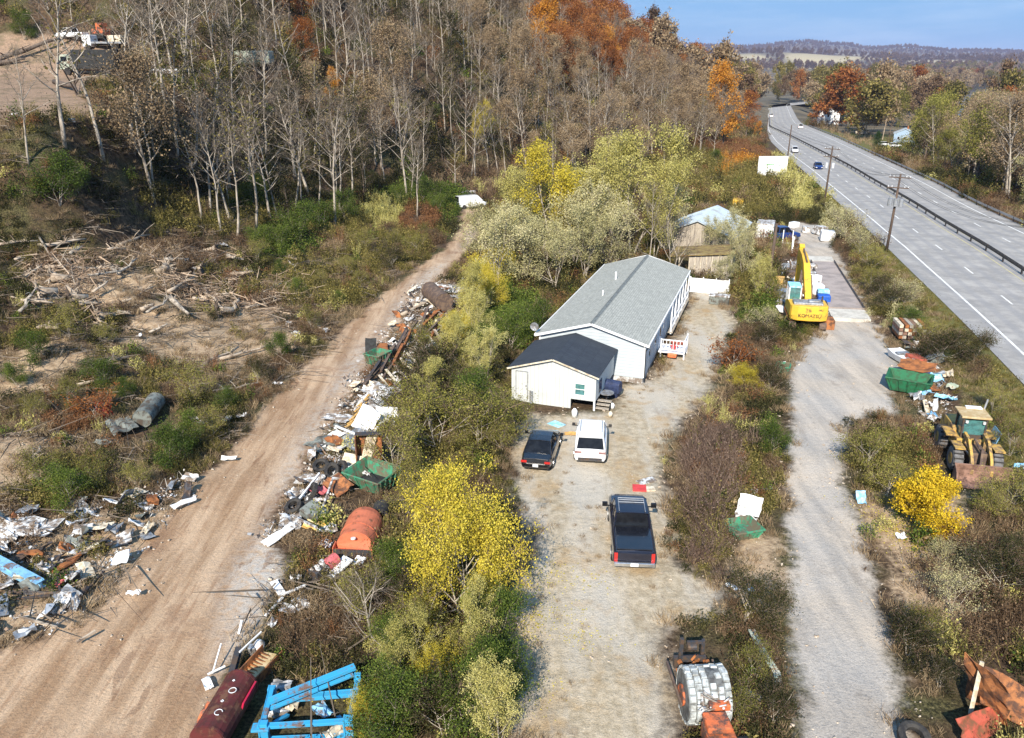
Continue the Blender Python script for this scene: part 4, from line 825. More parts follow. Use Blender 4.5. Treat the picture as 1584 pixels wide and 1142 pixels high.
field([(610, 900), (650, 960), (660, 1010), (690, 1050), (745, 1050), (700, 1110), (760, 1100), (640, 1080), (620, 1130), (770, 1000), (690, 1150), (610, 1030), (560, 960), (600, 1150), (735, 1150)], ['scrubdark', 'green', 'scrub', 'green'], (1.9, 3.3), {'scrub': 'olive bush in the dark brush behind the blue frame', 'scrubdark': 'bush darkened to stand for shade in the brush behind the blue frame', 'green': 'green bush in the dark brush behind the blue frame'}, 'low_bush', 'bush', {'scrub': 'low olive bushes', 'scrubdark': 'low dark bushes', 'green': 'low green bushes'}, 15)  # near-black scrubdark leaves stand in for shadow on this strip
LB2 = {'scrub': 'olive brush clump beside the right hand tracks', 'scrubdark': 'dark brush clump beside the right hand tracks', 'scrubpale': 'pale flecked brush clump beside the right hand tracks'}
GR2 = {'scrub': 'olive clumps by the right tracks', 'scrubdark': 'dark clumps by the right tracks', 'scrubpale': 'pale clumps by the right tracks'}
field([(1450, 880), (1500, 900), (1540, 930), (1470, 950), (1560, 860), (1430, 990), (1450, 1060), (1400, 1010), (1150, 960), (1165, 1060), (1150, 1120), (1200, 1120), (1180, 960), (1510, 560), (1480, 540), (1540, 640), (1565, 700), (1430, 530), (1350, 445), (1360, 455), (1415, 500), (1560, 790), (1530, 800), (1180, 540), (1190, 600), (1185, 510), (1290, 340), (1282, 322), (1265, 315)], ['scrub', 'scrubdark', 'scrubdark', 'scrub', 'scrubpale'], (1.3, 2.5), LB2, 'brush_clump', 'bush', GR2, 6)
LB3 = {'scrub': 'olive bush on the rough slope left of the dirt road', 'scrubdark': 'dark bush on the rough slope left of the dirt road', 'green': 'leafy green bush on the rough slope left of the dirt road'}
GR3 = {'scrub': 'olive bushes on the left slope', 'scrubdark': 'dark bushes on the left slope', 'green': 'green bushes on the left slope'}
field([(60, 650), (110, 620), (160, 600), (200, 620), (110, 780), (60, 760), (150, 760), (210, 760), (260, 730), (290, 700), (330, 680), (350, 640), (300, 620), (400, 600), (440, 560), (60, 560), (110, 530), (160, 530), (30, 600), (480, 510), (520, 470), (560, 440), (600, 420), (640, 390), (540, 420), (500, 440), (460, 460), (430, 430), (400, 410), (610, 380), (660, 370), (570, 390)], ['scrub', 'scrub', 'scrubdark', 'green'], (1.6, 3.0), LB3, 'slope_bush', 'bush', GR3, 8)
LBG = 'bright green vine covered bush at the foot of the bare woods'
field([(430, 392), (400, 385), (460, 375), (620, 320), (650, 318), (680, 325), (640, 300), (670, 340), (500, 360), (540, 345), (390, 330), (120, 300), (90, 320)], ['green'], (3.0, 5.0), LBG, 'green_bush', 'bush', 'green bushes at the foot of the woods', 9)
# the woods on the hill: nearest trees one by one, the rest as one mass
r = np.random.default_rng(99)
def woods(x0, x1, y0, y1, st, seed, cond):
    x, y, z, px, py = jgrid(x0, x1, y0, y1, st, seed); c = cond(x, y, px, py); return np.c_[x, y, z, px, py][c]
lotpad = LOT
W = woods(-230, 190, 52, 440, 5.5, 5, lambda x, y, px, py: ((XF(y) - x) > 8) & (sdist(LOT, x, y) < -2) & ((x - XL(y)) < -12) & ~((px < 250) & (py > 330)) & ~((px < 700) & (py > 366)) & ~((px > 560) & (px < 700) & (py > 335)) & ~((px > 690) & (px < 1060) & (py > 300)))
W = W[np.argsort(W[:, 1] + np.abs(W[:, 0]) * .1)]
vis = (W[:, 3] > -60) & (W[:, 3] < 1500); W = W[vis]
LBW = {'bare': 'leafless grey hardwood on the wooded hillside', 'barevine': 'dark vine covered tree on the wooded hillside', 'thin': 'thin pale trunked tree on the wooded hillside', 'olive': 'half bare tree with tan leaves on the wooded hillside', 'rusty': 'tree with rust brown leaves on the wooded hillside', 'orangey': 'tree with orange leaves on the wooded hillside'}
q = random.Random(3); far = {}
for i, (x, y, z, px, py) in enumerate(W):
    u = q.random(); f = float(fbm(x / 30, y / 30, 17)); hi = px > 830 and y > 190
    rustz = (hi and py < 150 and f > .42) or (380 < px < 560 and py < 60 and f > .45)
    k = 'rusty' if rustz and u < .5 else 'orangey' if rustz and u < .55 else 'olive' if u < (.04 if px < 720 else .26) else 'barevine' if (u < .38 and px < 780) else 'thin' if u < .5 else 'bare'
    h = {'bare': 12.5, 'barevine': 10, 'thin': 11.5, 'olive': 12, 'rusty': 13, 'orangey': 13}[k] * q.uniform(.8, 1.45)
    if px < 240 and py < 200: h *= .8
    if px < 215 and 120 < py < 330 and u < .5: continue
    if i < 620: tree(k, x, y, h, LBW[k], name={'bare': 'leafless_tree', 'barevine': 'vine_covered_tree', 'thin': 'thin_tree', 'olive': 'tan_leafed_tree', 'rusty': 'rust_tree', 'orangey': 'orange_tree'}[k], group={'bare': 'leafless trees on the hillside', 'barevine': 'vine covered trees on the hillside', 'thin': 'thin trunked trees on the hillside', 'olive': 'tan leafed trees on the hillside', 'rusty': 'rust leafed trees on the hillside', 'orangey': 'orange leafed trees on the hillside'}[k])
    else: far.setdefault(k, []).append((x, y, z, h))
print('woods', len(W), {k: len(v) for k, v in far.items()})
def tmix(kind, var=0):
    tmesh, cm = TM[kind][var]; o1 = np.empty(len(cm.vertices) * 3, np.float32); cm.vertices.foreach_get('co', o1); o1 = o1.reshape(-1, 3); n = len(cm.polygons); l = np.empty(n * 4, np.int32); cm.loops.foreach_get('vertex_index', l); l = l.reshape(-1, 4)
    return o1, l
def mass(name, kind, key, pts, scl, label, keepn, sz=1.0):
    ref = {'bare': 13, 'olive': 12, 'rusty': 13, 'orangey': 14, 'oliveleaf': 12, 'lemon': 15}[kind]; v_, q_ = tmix(kind); r_ = np.random.default_rng(5); idx = r_.permutation(len(q_))[:keepn]; qq = q_[idx]; u, inv = np.unique(qq, return_inverse=True); vv = v_[u]; inv = inv.reshape(-1, 4)
    if sz != 1: c_ = vv[inv].mean(1); nv = (c_[:, None, :] + (vv[inv] - c_[:, None, :]) * sz).reshape(-1, 3); vv = nv; inv = np.arange(len(nv)).reshape(-1, 4)
    scatter(name, None, key, pts, scl / ref, label, 'woods', .03, (vv, inv))
for k, kk, key, lab in (('bare', 'bare', 'twig_grey', 'leafless woods further up the hill'), ('thin', 'bare', 'twig_brown', 'thin leafless woods further up the hill'), ('olive', 'olive', 'leaf_tan', 'tan leafed woods further up the hill'), ('barevine', 'olive', 'leaf_brown', 'brown woods further up the hill'), ('rusty', 'rusty', 'leaf_rust', 'rust leafed woods along the ridge'), ('orangey', 'rusty', 'leaf_orange', 'orange leafed woods along the ridge')):
    if k in far: a = np.array(far[k]); mass('distant_woods', kk, key, a[:, :3], a[:, 3], lab, 5000, 1.3)
# beyond the highway: riverside woods
def okr(x, y, px, py):
    h = (px > 1255) & (px < 1425) & (py > 178) & (py < 268); return (x > XR(y) + 8) & (x < XB(y) + 6) & (~h) & ~((px > 1380) & (px < 1490) & (py < 245) & (py > 186)) 
Wr = woods(40, 330, 40, 520, 6.4, 8, okr); Wr = Wr[np.argsort(Wr[:, 1])]
LBR = {'bare': 'bare grey tree in the riverside woods right of the highway', 'oliveleaf': 'olive leafed tree in the riverside woods right of the highway', 'olive': 'tan leafed tree in the riverside woods right of the highway', 'pale': 'pale leafed tree in the riverside woods right of the highway', 'rusty': 'rust leafed tree in the riverside woods right of the highway'}
for i, (x, y, z, px, py) in enumerate(Wr):
    u = q.random(); k = 'bare' if u < .27 else 'oliveleaf' if u < .48 else 'olive' if u < .9 else 'pale' if u < .975 else 'rusty'
    if 1462 < px < 1492 and y > 230: continue
    tree(k, x, y, q.uniform(13, 21) * (.8 if px > 1540 and y < 140 else .6 if 1450 < px < 1500 else 1), LBR[k], name='riverside_tree', group={'bare': 'bare riverside trees', 'oliveleaf': 'olive riverside trees', 'olive': 'tan riverside trees', 'pale': 'pale riverside trees', 'rusty': 'rust riverside trees'}[k])
print('riverside', len(Wr))
x, y, z, px, py = jgrid(-900, 3000, 380, 3300, 22, 21); c = (px > 900) & (((x > XR(y) + 12) & (x < XB(y) + 10)) | (x > XB(y) + 680) | ((x < XL(y) - 10) & (x > XF(y) - 60))) & ~((px > 1462) & (px < 1490) & (y < 1500)); x, y, z = x[c], y[c], z[c]; f = fbm(x / 90, y / 90, 5); u = nr.uniform(0, 1, len(x)); hh = nr.uniform(17, 25, len(x))
for (cc, kk, key, lab) in (((f > .55), 'oliveleaf', 'leaf_tan', 'tan autumn woods filling the river valley'), ((f <= .55) & (u < .45), 'oliveleaf', 'leaf_olive', 'olive woods filling the river valley'), ((f <= .55) & (u >= .45) & (u < .9), 'olive', 'leaf_brown', 'brown half bare woods filling the river valley'), ((f <= .55) & (u >= .9), 'rusty', 'leaf_rust', 'rust coloured trees in the river valley')):
    mass('valley_woods', kk, key, np.c_[x, y, z][cc], hh[cc] * 1.15, lab, 3500, 2.2)
x, y, z, px, py = jgrid(-1500, 6500, 3000, 9000, 46, 22); c = (px > 1000) & (px < 1700); x, y, z, px = x[c], y[c], z[c], px[c]
ff = np.zeros(len(x))
for (a, b, y0, y1) in ((1215, 1320, 3700, 4120), (1300, 1350, 3950, 4200), (1425, 1482, 3900, 4250), (1395, 1415, 4000, 4150), (1200, 1260, 3450, 3600), (1120, 1180, 3800, 4100), (1300, 1312, 6500, 6900), (1325, 1345, 6300, 6800)):
    ff = np.maximum(ff, (px > a - 5) & (px < b + 5) & (y > y0 - 70) & (y < y1 + 70))
c = ff < .5; mass('hill_woods', 'oliveleaf', 'leaf_brown', np.c_[x, y, z][c], np.full(c.sum(), 24.), 'woods covering the far hills', 900, 5.5)
# the standing reed thicket at the edge of the yard
RD = poly([(1058, 705), (1085, 680), (1130, 672), (1160, 690), (1150, 740), (1128, 790), (1120, 840), (1130, 905), (1085, 900), (1062, 860), (1058, 800), (1050, 745)])
x, y, z, px, py = jgrid(0, 40, 25, 80, .42, 50); c = (sdist(RD, x, y) + (fbm(x / 1.7, y / 1.7, 3) - .5) * 2.6 > .1) & (fbm(x / 1.1, y / 1.1, 6) > .46); scatter('reed_thicket', 'reed', 'twig_reed', np.c_[x, y, z][c], nr.uniform(.4, .95, c.sum()), 'tall dry grey brown stems standing thickly right of the pickup truck', 'reeds', .3)
# ------------------------------------------------------------ the long house
def gable(mb, W, L, he, hr, key, th=0.0, inset=.3, zb=0.0):
    x0, x1, y0, y1 = inset, W - inset, inset, L - inset; k = (hr - he) / (W / 2); zw = he + k * inset - .05
    for y, s in ((y0, 1), (y1, -1)):
        mb.add([(x0, y, zb), (x1, y, zb), (x1, y, zw), (W / 2, y, hr - .07), (x0, y, zw)], [(0, 1, 2, 3, 4) if s > 0 else (4, 3, 2, 1, 0)], key)
    mb.add([(x0, y0, zb), (x0, y1, zb), (x0, y1, zw), (x0, y0, zw)], [(0, 3, 2, 1)], key); mb.add([(x1, y0, zb), (x1, y1, zb), (x1, y1, zw), (x1, y0, zw)], [(0, 1, 2, 3)], key)
def roofp(mb, W, L, he, hr, t=.12):
    mb.slab((0, 0, he), (0, L, he), (W / 2, L, hr), (W / 2, 0, hr), -t); mb.slab((W / 2, 0, hr), (W / 2, L, hr), (W, L, he), (W, 0, he), -t)
def window(parent, c, w_, h_, axis, glass='glass_dark', fw=.06, muntin=True, frame='white_paint'):
    """a framed window on a wall facing -Y ('y') or +X ('x')"""
    a = MB(); g = MB()
    def B(m_, u, v, du, dv, dep, off):
        if axis == 'y': m_.box((c[0] + u, c[1] - off, c[2] + v), (du, dep, dv))
        else: m_.box((c[0] + off, c[1] + u, c[2] + v), (dep, du, dv))
    for s in (-1, 1): B(a, s * w_ / 2, 0, fw, h_ + fw, .06, .02); B(a, 0, s * h_ / 2, w_ - fw, fw, .06, .02)
    if muntin: B(a, 0, 0, w_ - fw, fw * .7, .05, .02)
    B(g, 0, 0, w_ - fw, h_ - fw, .03, .005)
    f = a.build('window', frame, parent); g.build('pane', glass, f); return f
HAZ = R(18.6); H0 = (1.76, 58.09, -.04)
hs = thing('mobile_home', 'long white sided mobile home with a grey shingled gable roof', 'house', H0, HAZ)
W_, L_h, he, hr = 8.56, 24.3, 3.2, 4.4
b = MB(); gable(b, W_, L_h, he, hr, None, zb=.45); b.build('wall', 'siding_h', hs)
b = MB(); b.box((W_ / 2, L_h / 2, .2), (W_ - .68, L_h - .68, .56)); b.build('skirting', 'white_sheet', hs)
b = MB(); roofp(b, W_, L_h, he, hr); rf = b.build('roof', 'shingle_grey', hs)
b = MB(); b.slab((W_ / 2 - .16, -.02, hr + .02 - .045), (W_ / 2 - .16, L_h + .02, hr - .025), (W_ / 2, L_h + .02, hr + .05), (W_ / 2, -.02, hr + .05), -.04); b.slab((W_ / 2, -.02, hr + .05), (W_ / 2, L_h + .02, hr + .05), (W_ / 2 + .16, L_h + .02, hr - .025), (W_ / 2 + .16, -.02, hr - .025), -.04)
mat('ridge_grey', (.17, .19, .19), (.12, .13, .13), .9); b.build('ridge_cap', 'ridge_grey', rf)
b = MB(); b.tube([(3.0, 15, hr - .5), (3.0, 15, hr + .35)], .08, 8); b.tube([(3.1, 9.2, hr - .5), (3.1, 9.2, hr + .12)], .06, 8); b.build('vent_pipe', 'white_paint', rf)
b = MB()
for y in (-.03, L_h + .03):
    b.slab((-.02, y + .03, he - .2), (-.02, y - .03, he - .2), (W_ / 2, y - .03, hr - .14), (W_ / 2, y + .03, hr - .14), -.17); b.slab((W_ / 2, y + .03, hr - .14), (W_ / 2, y - .03, hr - .14), (W_ + .02, y - .03, he - .2), (W_ + .02, y + .03, he - .2), -.17)
b.box((W_ + .04, L_h / 2, he - .09), (.1, L_h, .14)); b.box((-.04, L_h / 2, he - .09), (.1, L_h, .14)); b.build('fascia', 'white_paint', hs)
b = MB()
for x, y in ((.3, .27), (W_ - .3, .27), (W_ - .27, L_h - .3)): b.box((x, y, 1.85), (.12, .12, 2.6))
b.build('corner_trim', 'white_paint', hs)
b = MB(); b.tube([(W_ + .03, .35, he - .2), (W_ - .22, .35, he - .6), (W_ - .22, .35, .2)], .05, 6); b.build('downspout', 'gap_dark', hs)
for (y, w__, h__) in ((2.6, .8, 1.1), (5.4, 1.0, 1.1), (9.6, .8, 1.0), (14.5, 1.2, 1.1), (17.6, .8, 1.1), (21.6, .9, 1.1)): window(hs, (W_ - .3, y, 1.95), w__, h__, 'x')
for y in (7.4, 16.0):
    f = MB().box((W_ - .26, y, 1.55), (.08, .95, 2.05)).build('door', 'white_paint', hs); MB().box((W_ - .2, y + .35, 1.5), (.06, .05, .12)).build('handle', 'dark_steel', f); MB().box((W_ - .215, y, 2.0), (.03, .55, .7)).build('pane', 'glass_dark', f)
# far porch under the eave: posts, rail, balusters; near landing with stairs
p_ = MB(); 
for y in np.arange(12.0, 23.6, 2.3): p_.box((W_ + .05, y, 1.75), (.13, .13, 2.75))
p_.box((W_ + .05, 17.7, 1.35), (.09, 11.4, .08)); p_.box((W_ + .05, 17.7, .72), (.07, 11.4, .07))
for y in np.arange(12.1, 23.3, .28): p_.box((W_ + .05, y, 1.03), (.04, .05, .56))
pr_ = p_.build('porch_railing', 'porch_white', hs)
p_ = MB().box((W_ - .02, 17.7, .52), (.5, 11.6, .1)); p_.build('porch_deck', 'old_wood', hs)
st_ = MB(); st_.box((W_ + .9, 7.4, .58), (2.1, 2.0, .1))
for x, y in ((W_ + .05, 6.45), (W_ + 1.9, 6.45), (W_ + 1.9, 8.35)): st_.box((x, y, .85), (.1, .1, 1.7))
st_.box((W_ + .95, 6.45, 1.62), (1.9, .07, .09)); st_.box((W_ + 1.9, 7.4, 1.62), (.07, 1.9, .09)); st_.box((W_ + .95, 6.45, .8), (1.9, .06, .07)); st_.box((W_ + 1.9, 7.4, .8), (.06, 1.9, .07))
for i in range(7): st_.box((W_ + .2 + i * .27, 6.45, 1.2), (.045, .045, .8)); st_.box((W_ + 1.9, 6.6 + i * .27, 1.2), (.045, .045, .8))
for i in range(3): st_.box((W_ + 1.0, 8.6 + i * .3, .46 - i * .17), (1.3, .3, .06))
st_.build('landing', 'porch_white', hs)
b = MB(); secs = [[(-.1 + .34 * s * math.cos(a), .1 + .1 - .1 * s, he + .5 + .34 * s * math.sin(a)) for a in np.linspace(0, 6.283, 13)[:-1]] for s in (.05, .6, 1)]; b.loft(secs, cap=False); b.tube([(-.05, .3, he + .05), (-.1, .2, he + .45)], .03, 6); b.tube([(-.1, .15, he + .3), (-.1, -.25, he + .45)], .015, 5); b.build('satellite_dish', 'grey_steel', hs)
# ------------------------------------------------------------ the shed in front of it
sh = thing('shed', 'white shed with a dark blue roof joined to the front of the long house', 'shed', (-.31, 52.42, 0), R(19))
W2, L2, e2, r2 = 6.45, 6.2, 2.55, 3.5
b = MB(); gable(b, W2, L2, e2, r2, None, inset=.22, zb=.72); b.box(((.22 + 4.5) / 2, .3, .35), (4.28, .16, .75)); b.box((.3, L2 / 2, .35), (.15, L2 - .5, .75)); b.build('wall', 'siding_v', sh)
b = MB(); roofp(b, W2, L2, e2, r2, .08); rf = b.build('roof', 'shingle_dark', sh)
b = MB(); 
for y in (-.02,):
    b.slab((-.02, y + .02, e2 - .12), (-.02, y - .03, e2 - .12), (W2 / 2, y - .03, r2 - .09), (W2 / 2, y + .02, r2 - .09), -.1); b.slab((W2 / 2, y + .02, r2 - .09), (W2 / 2, y - .03, r2 - .09), (W2 + .02, y - .03, e2 - .12), (W2 + .02, y + .02, e2 - .12), -.1)
b.build('fascia', 'cream_board', sh)
window(sh, (5.15, .2, 1.5), .72, .84, 'y', glass='teal_glass')
b = MB(); b.box((.55, .205, 1.35), (.05, .05, 1.9)); b.box((1.42, .205, 1.35), (.05, .05, 1.9)); b.box((.98, .205, 2.3), (.9, .05, .05)); b.build('door_frame', 'grey_steel', sh)
b = MB().box((.98, .212, 1.33), (.8, .03, 1.86)); d_ = b.build('door', 'siding_v', sh); MB().box((1.3, .18, 1.25), (.06, .06, .1)).build('handle', 'dark_steel', d_)
b2_ = MB(); b2_.box((5.35, 1.6, .36), (1.6, .1, .7)); b2_.build('crawl_space_shade', 'gap_dark', sh)  # near-black panel; the dark of the opening is put into its colour
b = MB(); b.box((W2 - .3, .3, .36), (.12, .12, .72)); b.build('corner_post', 'white_paint', sh)
b = MB().box((1.7, .12, .5), (.22, .14, .9)); b.build('meter_box', 'grey_steel', sh)
b = MB().box((W2 - .215, 1.6, 1.4), (.03, .8, .9)); b.build('side_window', 'glass_dark', sh)
# things along the shed's right side
def loc(px, py, h=0): p = P(px, py, h); return (float(p[0]), float(p[1]), float(p[2]) - h)
b = MB(); b.box((0, 0, .62), (1.5, .75, .5)); b.loft([[(-.75 + .0, .38 * math.cos(a), .85 + .38 * math.sin(a)) for a in np.linspace(0, math.pi, 9)], [(.75, .38 * math.cos(a), .85 + .38 * math.sin(a)) for a in np.linspace(0, math.pi, 9)]]); b.box((0, 0, .2), (1.2, .6, .4))
mat('cover_navy', (.03, .045, .11), (.02, .03, .07), .55); solo(b, 'grill', 'cover_navy', 'dark blue covered grill beside the shed corner', 'grill', loc(944, 612), R(30), smooth=False, bev=.04)
t_ = thing('patio_table', 'round grey table among the clutter right of the shed', 'table', loc(938, 622), 0); MB().tube([(0, 0, .68), (0, 0, .73)], .5, 18).build('tabletop', 'grey_steel', t_); MB().tube([(0, 0, 0), (0, 0, .68)], .05, 8).build('leg', 'dark_steel', t_)
t_ = thing('garden_steps', 'small dark wooden steps going down from the shed side', 'steps', loc(932, 634), R(19)); 
for i in range(3): MB().box((0, .28 * i, .1 + .17 * i), (1.0, .3, .06)).build('tread', 'old_wood', t_)
for s in (-1, 1): MB().box((s * .5, .28, .22), (.06, .95, .3)).build('side_board', 'gap_dark', t_)
def bucket(px, py, key, label, r_=.16, h_=.4, name='bucket', cat='bucket'):
    b = MB(); b.tube([(0, 0, 0), (0, 0, h_ * .7), (0, 0, h_ * .85), (0, 0, h_)], [r_ * .85, r_, r_ * .7, r_ * .35], 12); return solo(b, name, key, label, cat, loc(px, py), 0, smooth=True)
bucket(888.5, 645, 'white_paint', 'white jug standing at the dark opening under the shed', .2, .62, 'water_jug', 'jug')
bucket(947, 632, 'white_paint', 'white bucket on the ground right of the garden steps'); bucket(944, 645, 'cream_board', 'cream bucket right of the white car')
# ------------------------------------------------------------ back buildings
bn = thing('metal_barn', 'low barn with a pale blue grey metal roof half hidden by trees', 'barn', (22.6, 98.5, -.1), R(24)); KB = (9.5, 15)
b = MB(); W3, L3, e3, r3 = 9.6, 13, 2.6, 4.6; gable(b, W3, L3, e3, r3, None); 
for i, q_ in enumerate(b.v): b.v[i] = (q_[0] - W3 / 2, q_[1], q_[2])
b.build('wall', 'old_wood', bn); b = MB(); roofp(b, W3, L3, e3, r3); b.v = [(x - W3 / 2, y, z) for x, y, z in b.v]; rf = b.build('roof', 'barn_metal', bn)
b = MB()
for s in (-1, 1):
    for i in range(1, 20): y = L3 * i / 20; b.tube([(s * W3 / 2, y, e3 + .03), (0, y, r3 + .03)], .03, 4)
b.build('roof_seam', 'barn_metal', rf)
lt = thing('lean_to_shed', 'weathered board lean-to with a mossy roof between the house and the barn', 'shed', (20.2, 88.6, 0), R(20))
b = MB(); b.add([(-.5, 0, 0), (4.2, 0, 0), (4.2, 0, 2.9), (-.5, 0, 2.5), (-.5, 4, 0), (4.2, 4, 0), (4.2, 4, 3.0), (-.5, 4, 2.4)], [(0, 1, 2, 3), (1, 5, 6, 2), (4, 0, 3, 7), (5, 4, 7, 6)]); b.build('wall', 'old_wood', lt)
b = MB().slab((-2.6, -.3, 2.2), (4.5, -.3, 3.0), (4.5, 4.6, 3.1), (-2.6, 4.6, 2.3), .1); b.build('roof', 'moss_roof', lt)
b = MB()
for i in range(8): b.box((-.4 + i * .62, -.03, 1.3), (.06, .04, 2.5))
b.build('batten', 'cream_board', lt); MB().box((-1.5, -.05, 1.0), (.14, .14, 2.3)).build('post', 'cream_board', lt)
t_ = thing('white_fence', 'white panel fence between the house corner and the cream tree', 'fence', loc(1066, 452), R(20))
for i in range(3): MB().box((.7 + i * 1.3, 0, .8), (1.24, .06, 1.5)).build('panel', 'white_paint', t_)
for i in range(4): MB().box((.05 + i * 1.3, 0, .85), (.1, .1, 1.7)).build('post', 'white_paint', t_)
t_ = thing('storage_chest', 'pale grey green chest at the right end of the white fence', 'chest', loc(1112, 470), R(20)); MB().box((0, 0, .4), (1.9, .9, .8)).build('body', 'grey_tarp', t_, bev=.03); MB().box((0, 0, .87), (2.0, 1.0, .12)).build('lid', 'white_sheet', t_, bev=.03)
# ------------------------------------------------------------ truck scale on the access road
ws = thing('truck_scale', 'long pinkish brown truck scale deck with pale concrete ends on the access road', 'truck scale', (0, 0, 0))
def Pl(px, py, h): p = P(px, py); return (float(p[0]), float(p[1]), float(p[2]) + h)
c = [Pl(1254, 407, .22), Pl(1290, 407, .22), Pl(1336, 481, .22), Pl(1279, 479, .22)]; zt = .3; c = [(x, y, zt) for x, y, z in c]
MB().slab(c[3], c[2], c[1], c[0], .4).build('deck', 'scale_deck', ws)
e = [(x, y, .27) for x, y, z in (Pl(1280, 481, 0), Pl(1337, 483, 0), Pl(1347, 498, 0), Pl(1286, 496, 0))]; MB().slab(e[3], e[2], e[1], e[0], .4).build('end_slab', 'concrete', ws)
e = [(x, y, .27) for x, y, z in (Pl(1246, 399, 0), Pl(1286, 399, 0), Pl(1290, 406, 0), Pl(1253, 406, 0))]; MB().slab(e[3], e[2], e[1], e[0], .4).build('end_slab', 'concrete', ws)
for i, j in ((3, 0), (2, 1)):
    a_, b_ = Vector(c[i]), Vector(c[j]); MB().tube([a_ + Vector((0, 0, .12)), b_ + Vector((0, 0, .12))], .09, 4).build('side_rail', 'dark_steel', ws)
# ------------------------------------------------------------ cars and pickups
def wheel_m(r_=.34, w_=.23):
    t = MB(); p = []
    t.tube([(-w_ / 2, 0, 0), (-w_ / 2 + .03, 0, 0), (w_ / 2 - .03, 0, 0), (w_ / 2, 0, 0)], [r_ * .86, r_, r_, r_ * .86], 18); m_ = MB(); m_.tube([(-w_ / 2 - .012, 0, 0), (w_ / 2 + .012, 0, 0)], r_ * .6, 12)
    return t, m_
def car(name, label, loc_, az, kind, paint, group=None, simple=False, L=4.7, W=1.84, plate=None, z=0):
    o = thing(name, label, {'sedan': 'car', 'suv': 'car', 'pickup': 'pickup truck', 'van': 'van'}[kind], loc_, az, group)
    if kind == 'sedan': st = [(-.5, .80, .4, .72), (-.485, .90, .3, .9), (-.38, .97, .26, .98), (-.2, 1, .24, .98), (.1, 1, .24, .96), (.26, 1, .24, .93), (.4, .95, .26, .82), (.475, .86, .3, .68), (.5, .7, .36, .55)]; gh = (-.37, .24, -.20, .07, 1.45, .96)
    elif kind == 'suv': st = [(-.5, .86, .42, .9), (-.49, .94, .34, 1.06), (-.42, .98, .3, 1.1), (-.2, 1, .3, 1.1), (.1, 1, .3, 1.09), (.24, 1, .3, 1.07), (.4, .97, .3, .98), (.475, .9, .34, .84), (.5, .74, .4, .66)]; gh = (-.475, .24, -.435, .08, 1.72, 1.07)
    elif kind == 'van': st = [(-.5, .96, .4, 1.2), (-.49, 1, .32, 1.25), (0, 1, .3, 1.25), (.3, 1, .3, 1.2), (.44, .96, .34, 1.0), (.5, .8, .4, .8)]; gh = (-.49, .38, -.48, .2, 2.1, 1.22)
    else: st = [(-.5, .95, .55, 1.12), (-.495, .98, .5, 1.2), (-.3, 1, .46, 1.2), (-.1, 1, .45, 1.2), (.12, 1, .45, 1.2), (.28, 1, .45, 1.18), (.42, .97, .45, 1.1), (.48, .92, .48, 1.0), (.5, .8, .52, .85)]; gh = (-.14, .25, -.11, .13, 1.9, 1.18)
    b = MB(); secs = []; hw = W / 2
    for (f, ws_, zb, zt) in st:
        w_ = hw * ws_; secs.append([(-w_ * .9, f * L, zb), (-w_, f * L, zb + .16), (-w_, f * L, zt - .26), (-w_ * .965, f * L, zt - .08), (-w_ * .86, f * L, zt), (0, f * L, zt + .025), (w_ * .86, f * L, zt), (w_ * .965, f * L, zt - .08), (w_, f * L, zt - .26), (w_, f * L, zb + .16), (w_ * .9, f * L, zb)])
    b.loft(secs, cap=True); b.build('body', paint, o, smooth=False, bev=.02 if not simple else 0)
    y0, y1, r0, r1, zr, zb = [v * L if i < 4 else v for i, v in enumerate(gh)]; wb, wr = hw * .86, hw * .68
    if kind in ('suv', 'pickup', 'van'): wr = hw * .76
    B_ = {'bl': (-wb, y0, zb), 'br': (wb, y0, zb), 'fr': (wb, y1, zb), 'fl': (-wb, y1, zb), 'Bl': (-wr, r0, zr), 'Br': (wr, r0, zr), 'Fr': (wr, r1, zr), 'Fl': (-wr, r1, zr)}; B_ = {k: Vector(v) for k, v in B_.items()}
    MB().quad(B_['bl'], B_['br'], B_['Br'], B_['Bl']).build('rear_window', 'glass_dark', o); MB().quad(B_['fr'], B_['fl'], B_['Fl'], B_['Fr']).build('windshield', 'glass_dark', o)
    sk = 'glass_dark' if kind != 'van' else paint
    MB().quad(B_['br'], B_['fr'], B_['Fr'], B_['Br']).build('side_window', sk, o); MB().quad(B_['fl'], B_['bl'], B_['Bl'], B_['Fl']).build('side_window', sk, o)
    rb = MB(); up = Vector((0, 0, 1)); xs = [-1, -.6, 0, .6, 1]; rows = []
    for t in (0, .12, .5, .88, 1): 
        y = r0 + (r1 - r0) * t; e_ = .035 * (1 - abs(2 * t - 1) ** 2); rows.append([(x * (wr + .012), y + (.03 if t == 1 else -.03 if t == 0 else 0), zr + .004 + e_ + .04 * (1 - abs(x) ** 2)) for x in xs] + [(x * wr, y, zr - .035) for x in xs[::-1]])
    rb.loft(rows); rf_ = rb.build('roof', paint, o, smooth=False)
    if not simple:
        pb = MB()
        for a_, b_ in (('bl', 'Bl'), ('br', 'Br'), ('fl', 'Fl'), ('fr', 'Fr')): pb.tube([B_[a_], B_[b_]], .045, 5)
        m1 = lambda a_, b_, t: B_[a_] + (B_[b_] - B_[a_]) * t
        for s in (('bl', 'fl', 'Bl', 'Fl'), ('br', 'fr', 'Br', 'Fr')): pb.tube([m1(s[0], s[1], .5), m1(s[2], s[3], .5)], .04, 5)
        pb.build('pillar', paint, o)
    wy = L * .31; wr_ = .33 if kind == 'sedan' else .37 if kind == 'suv' else .4
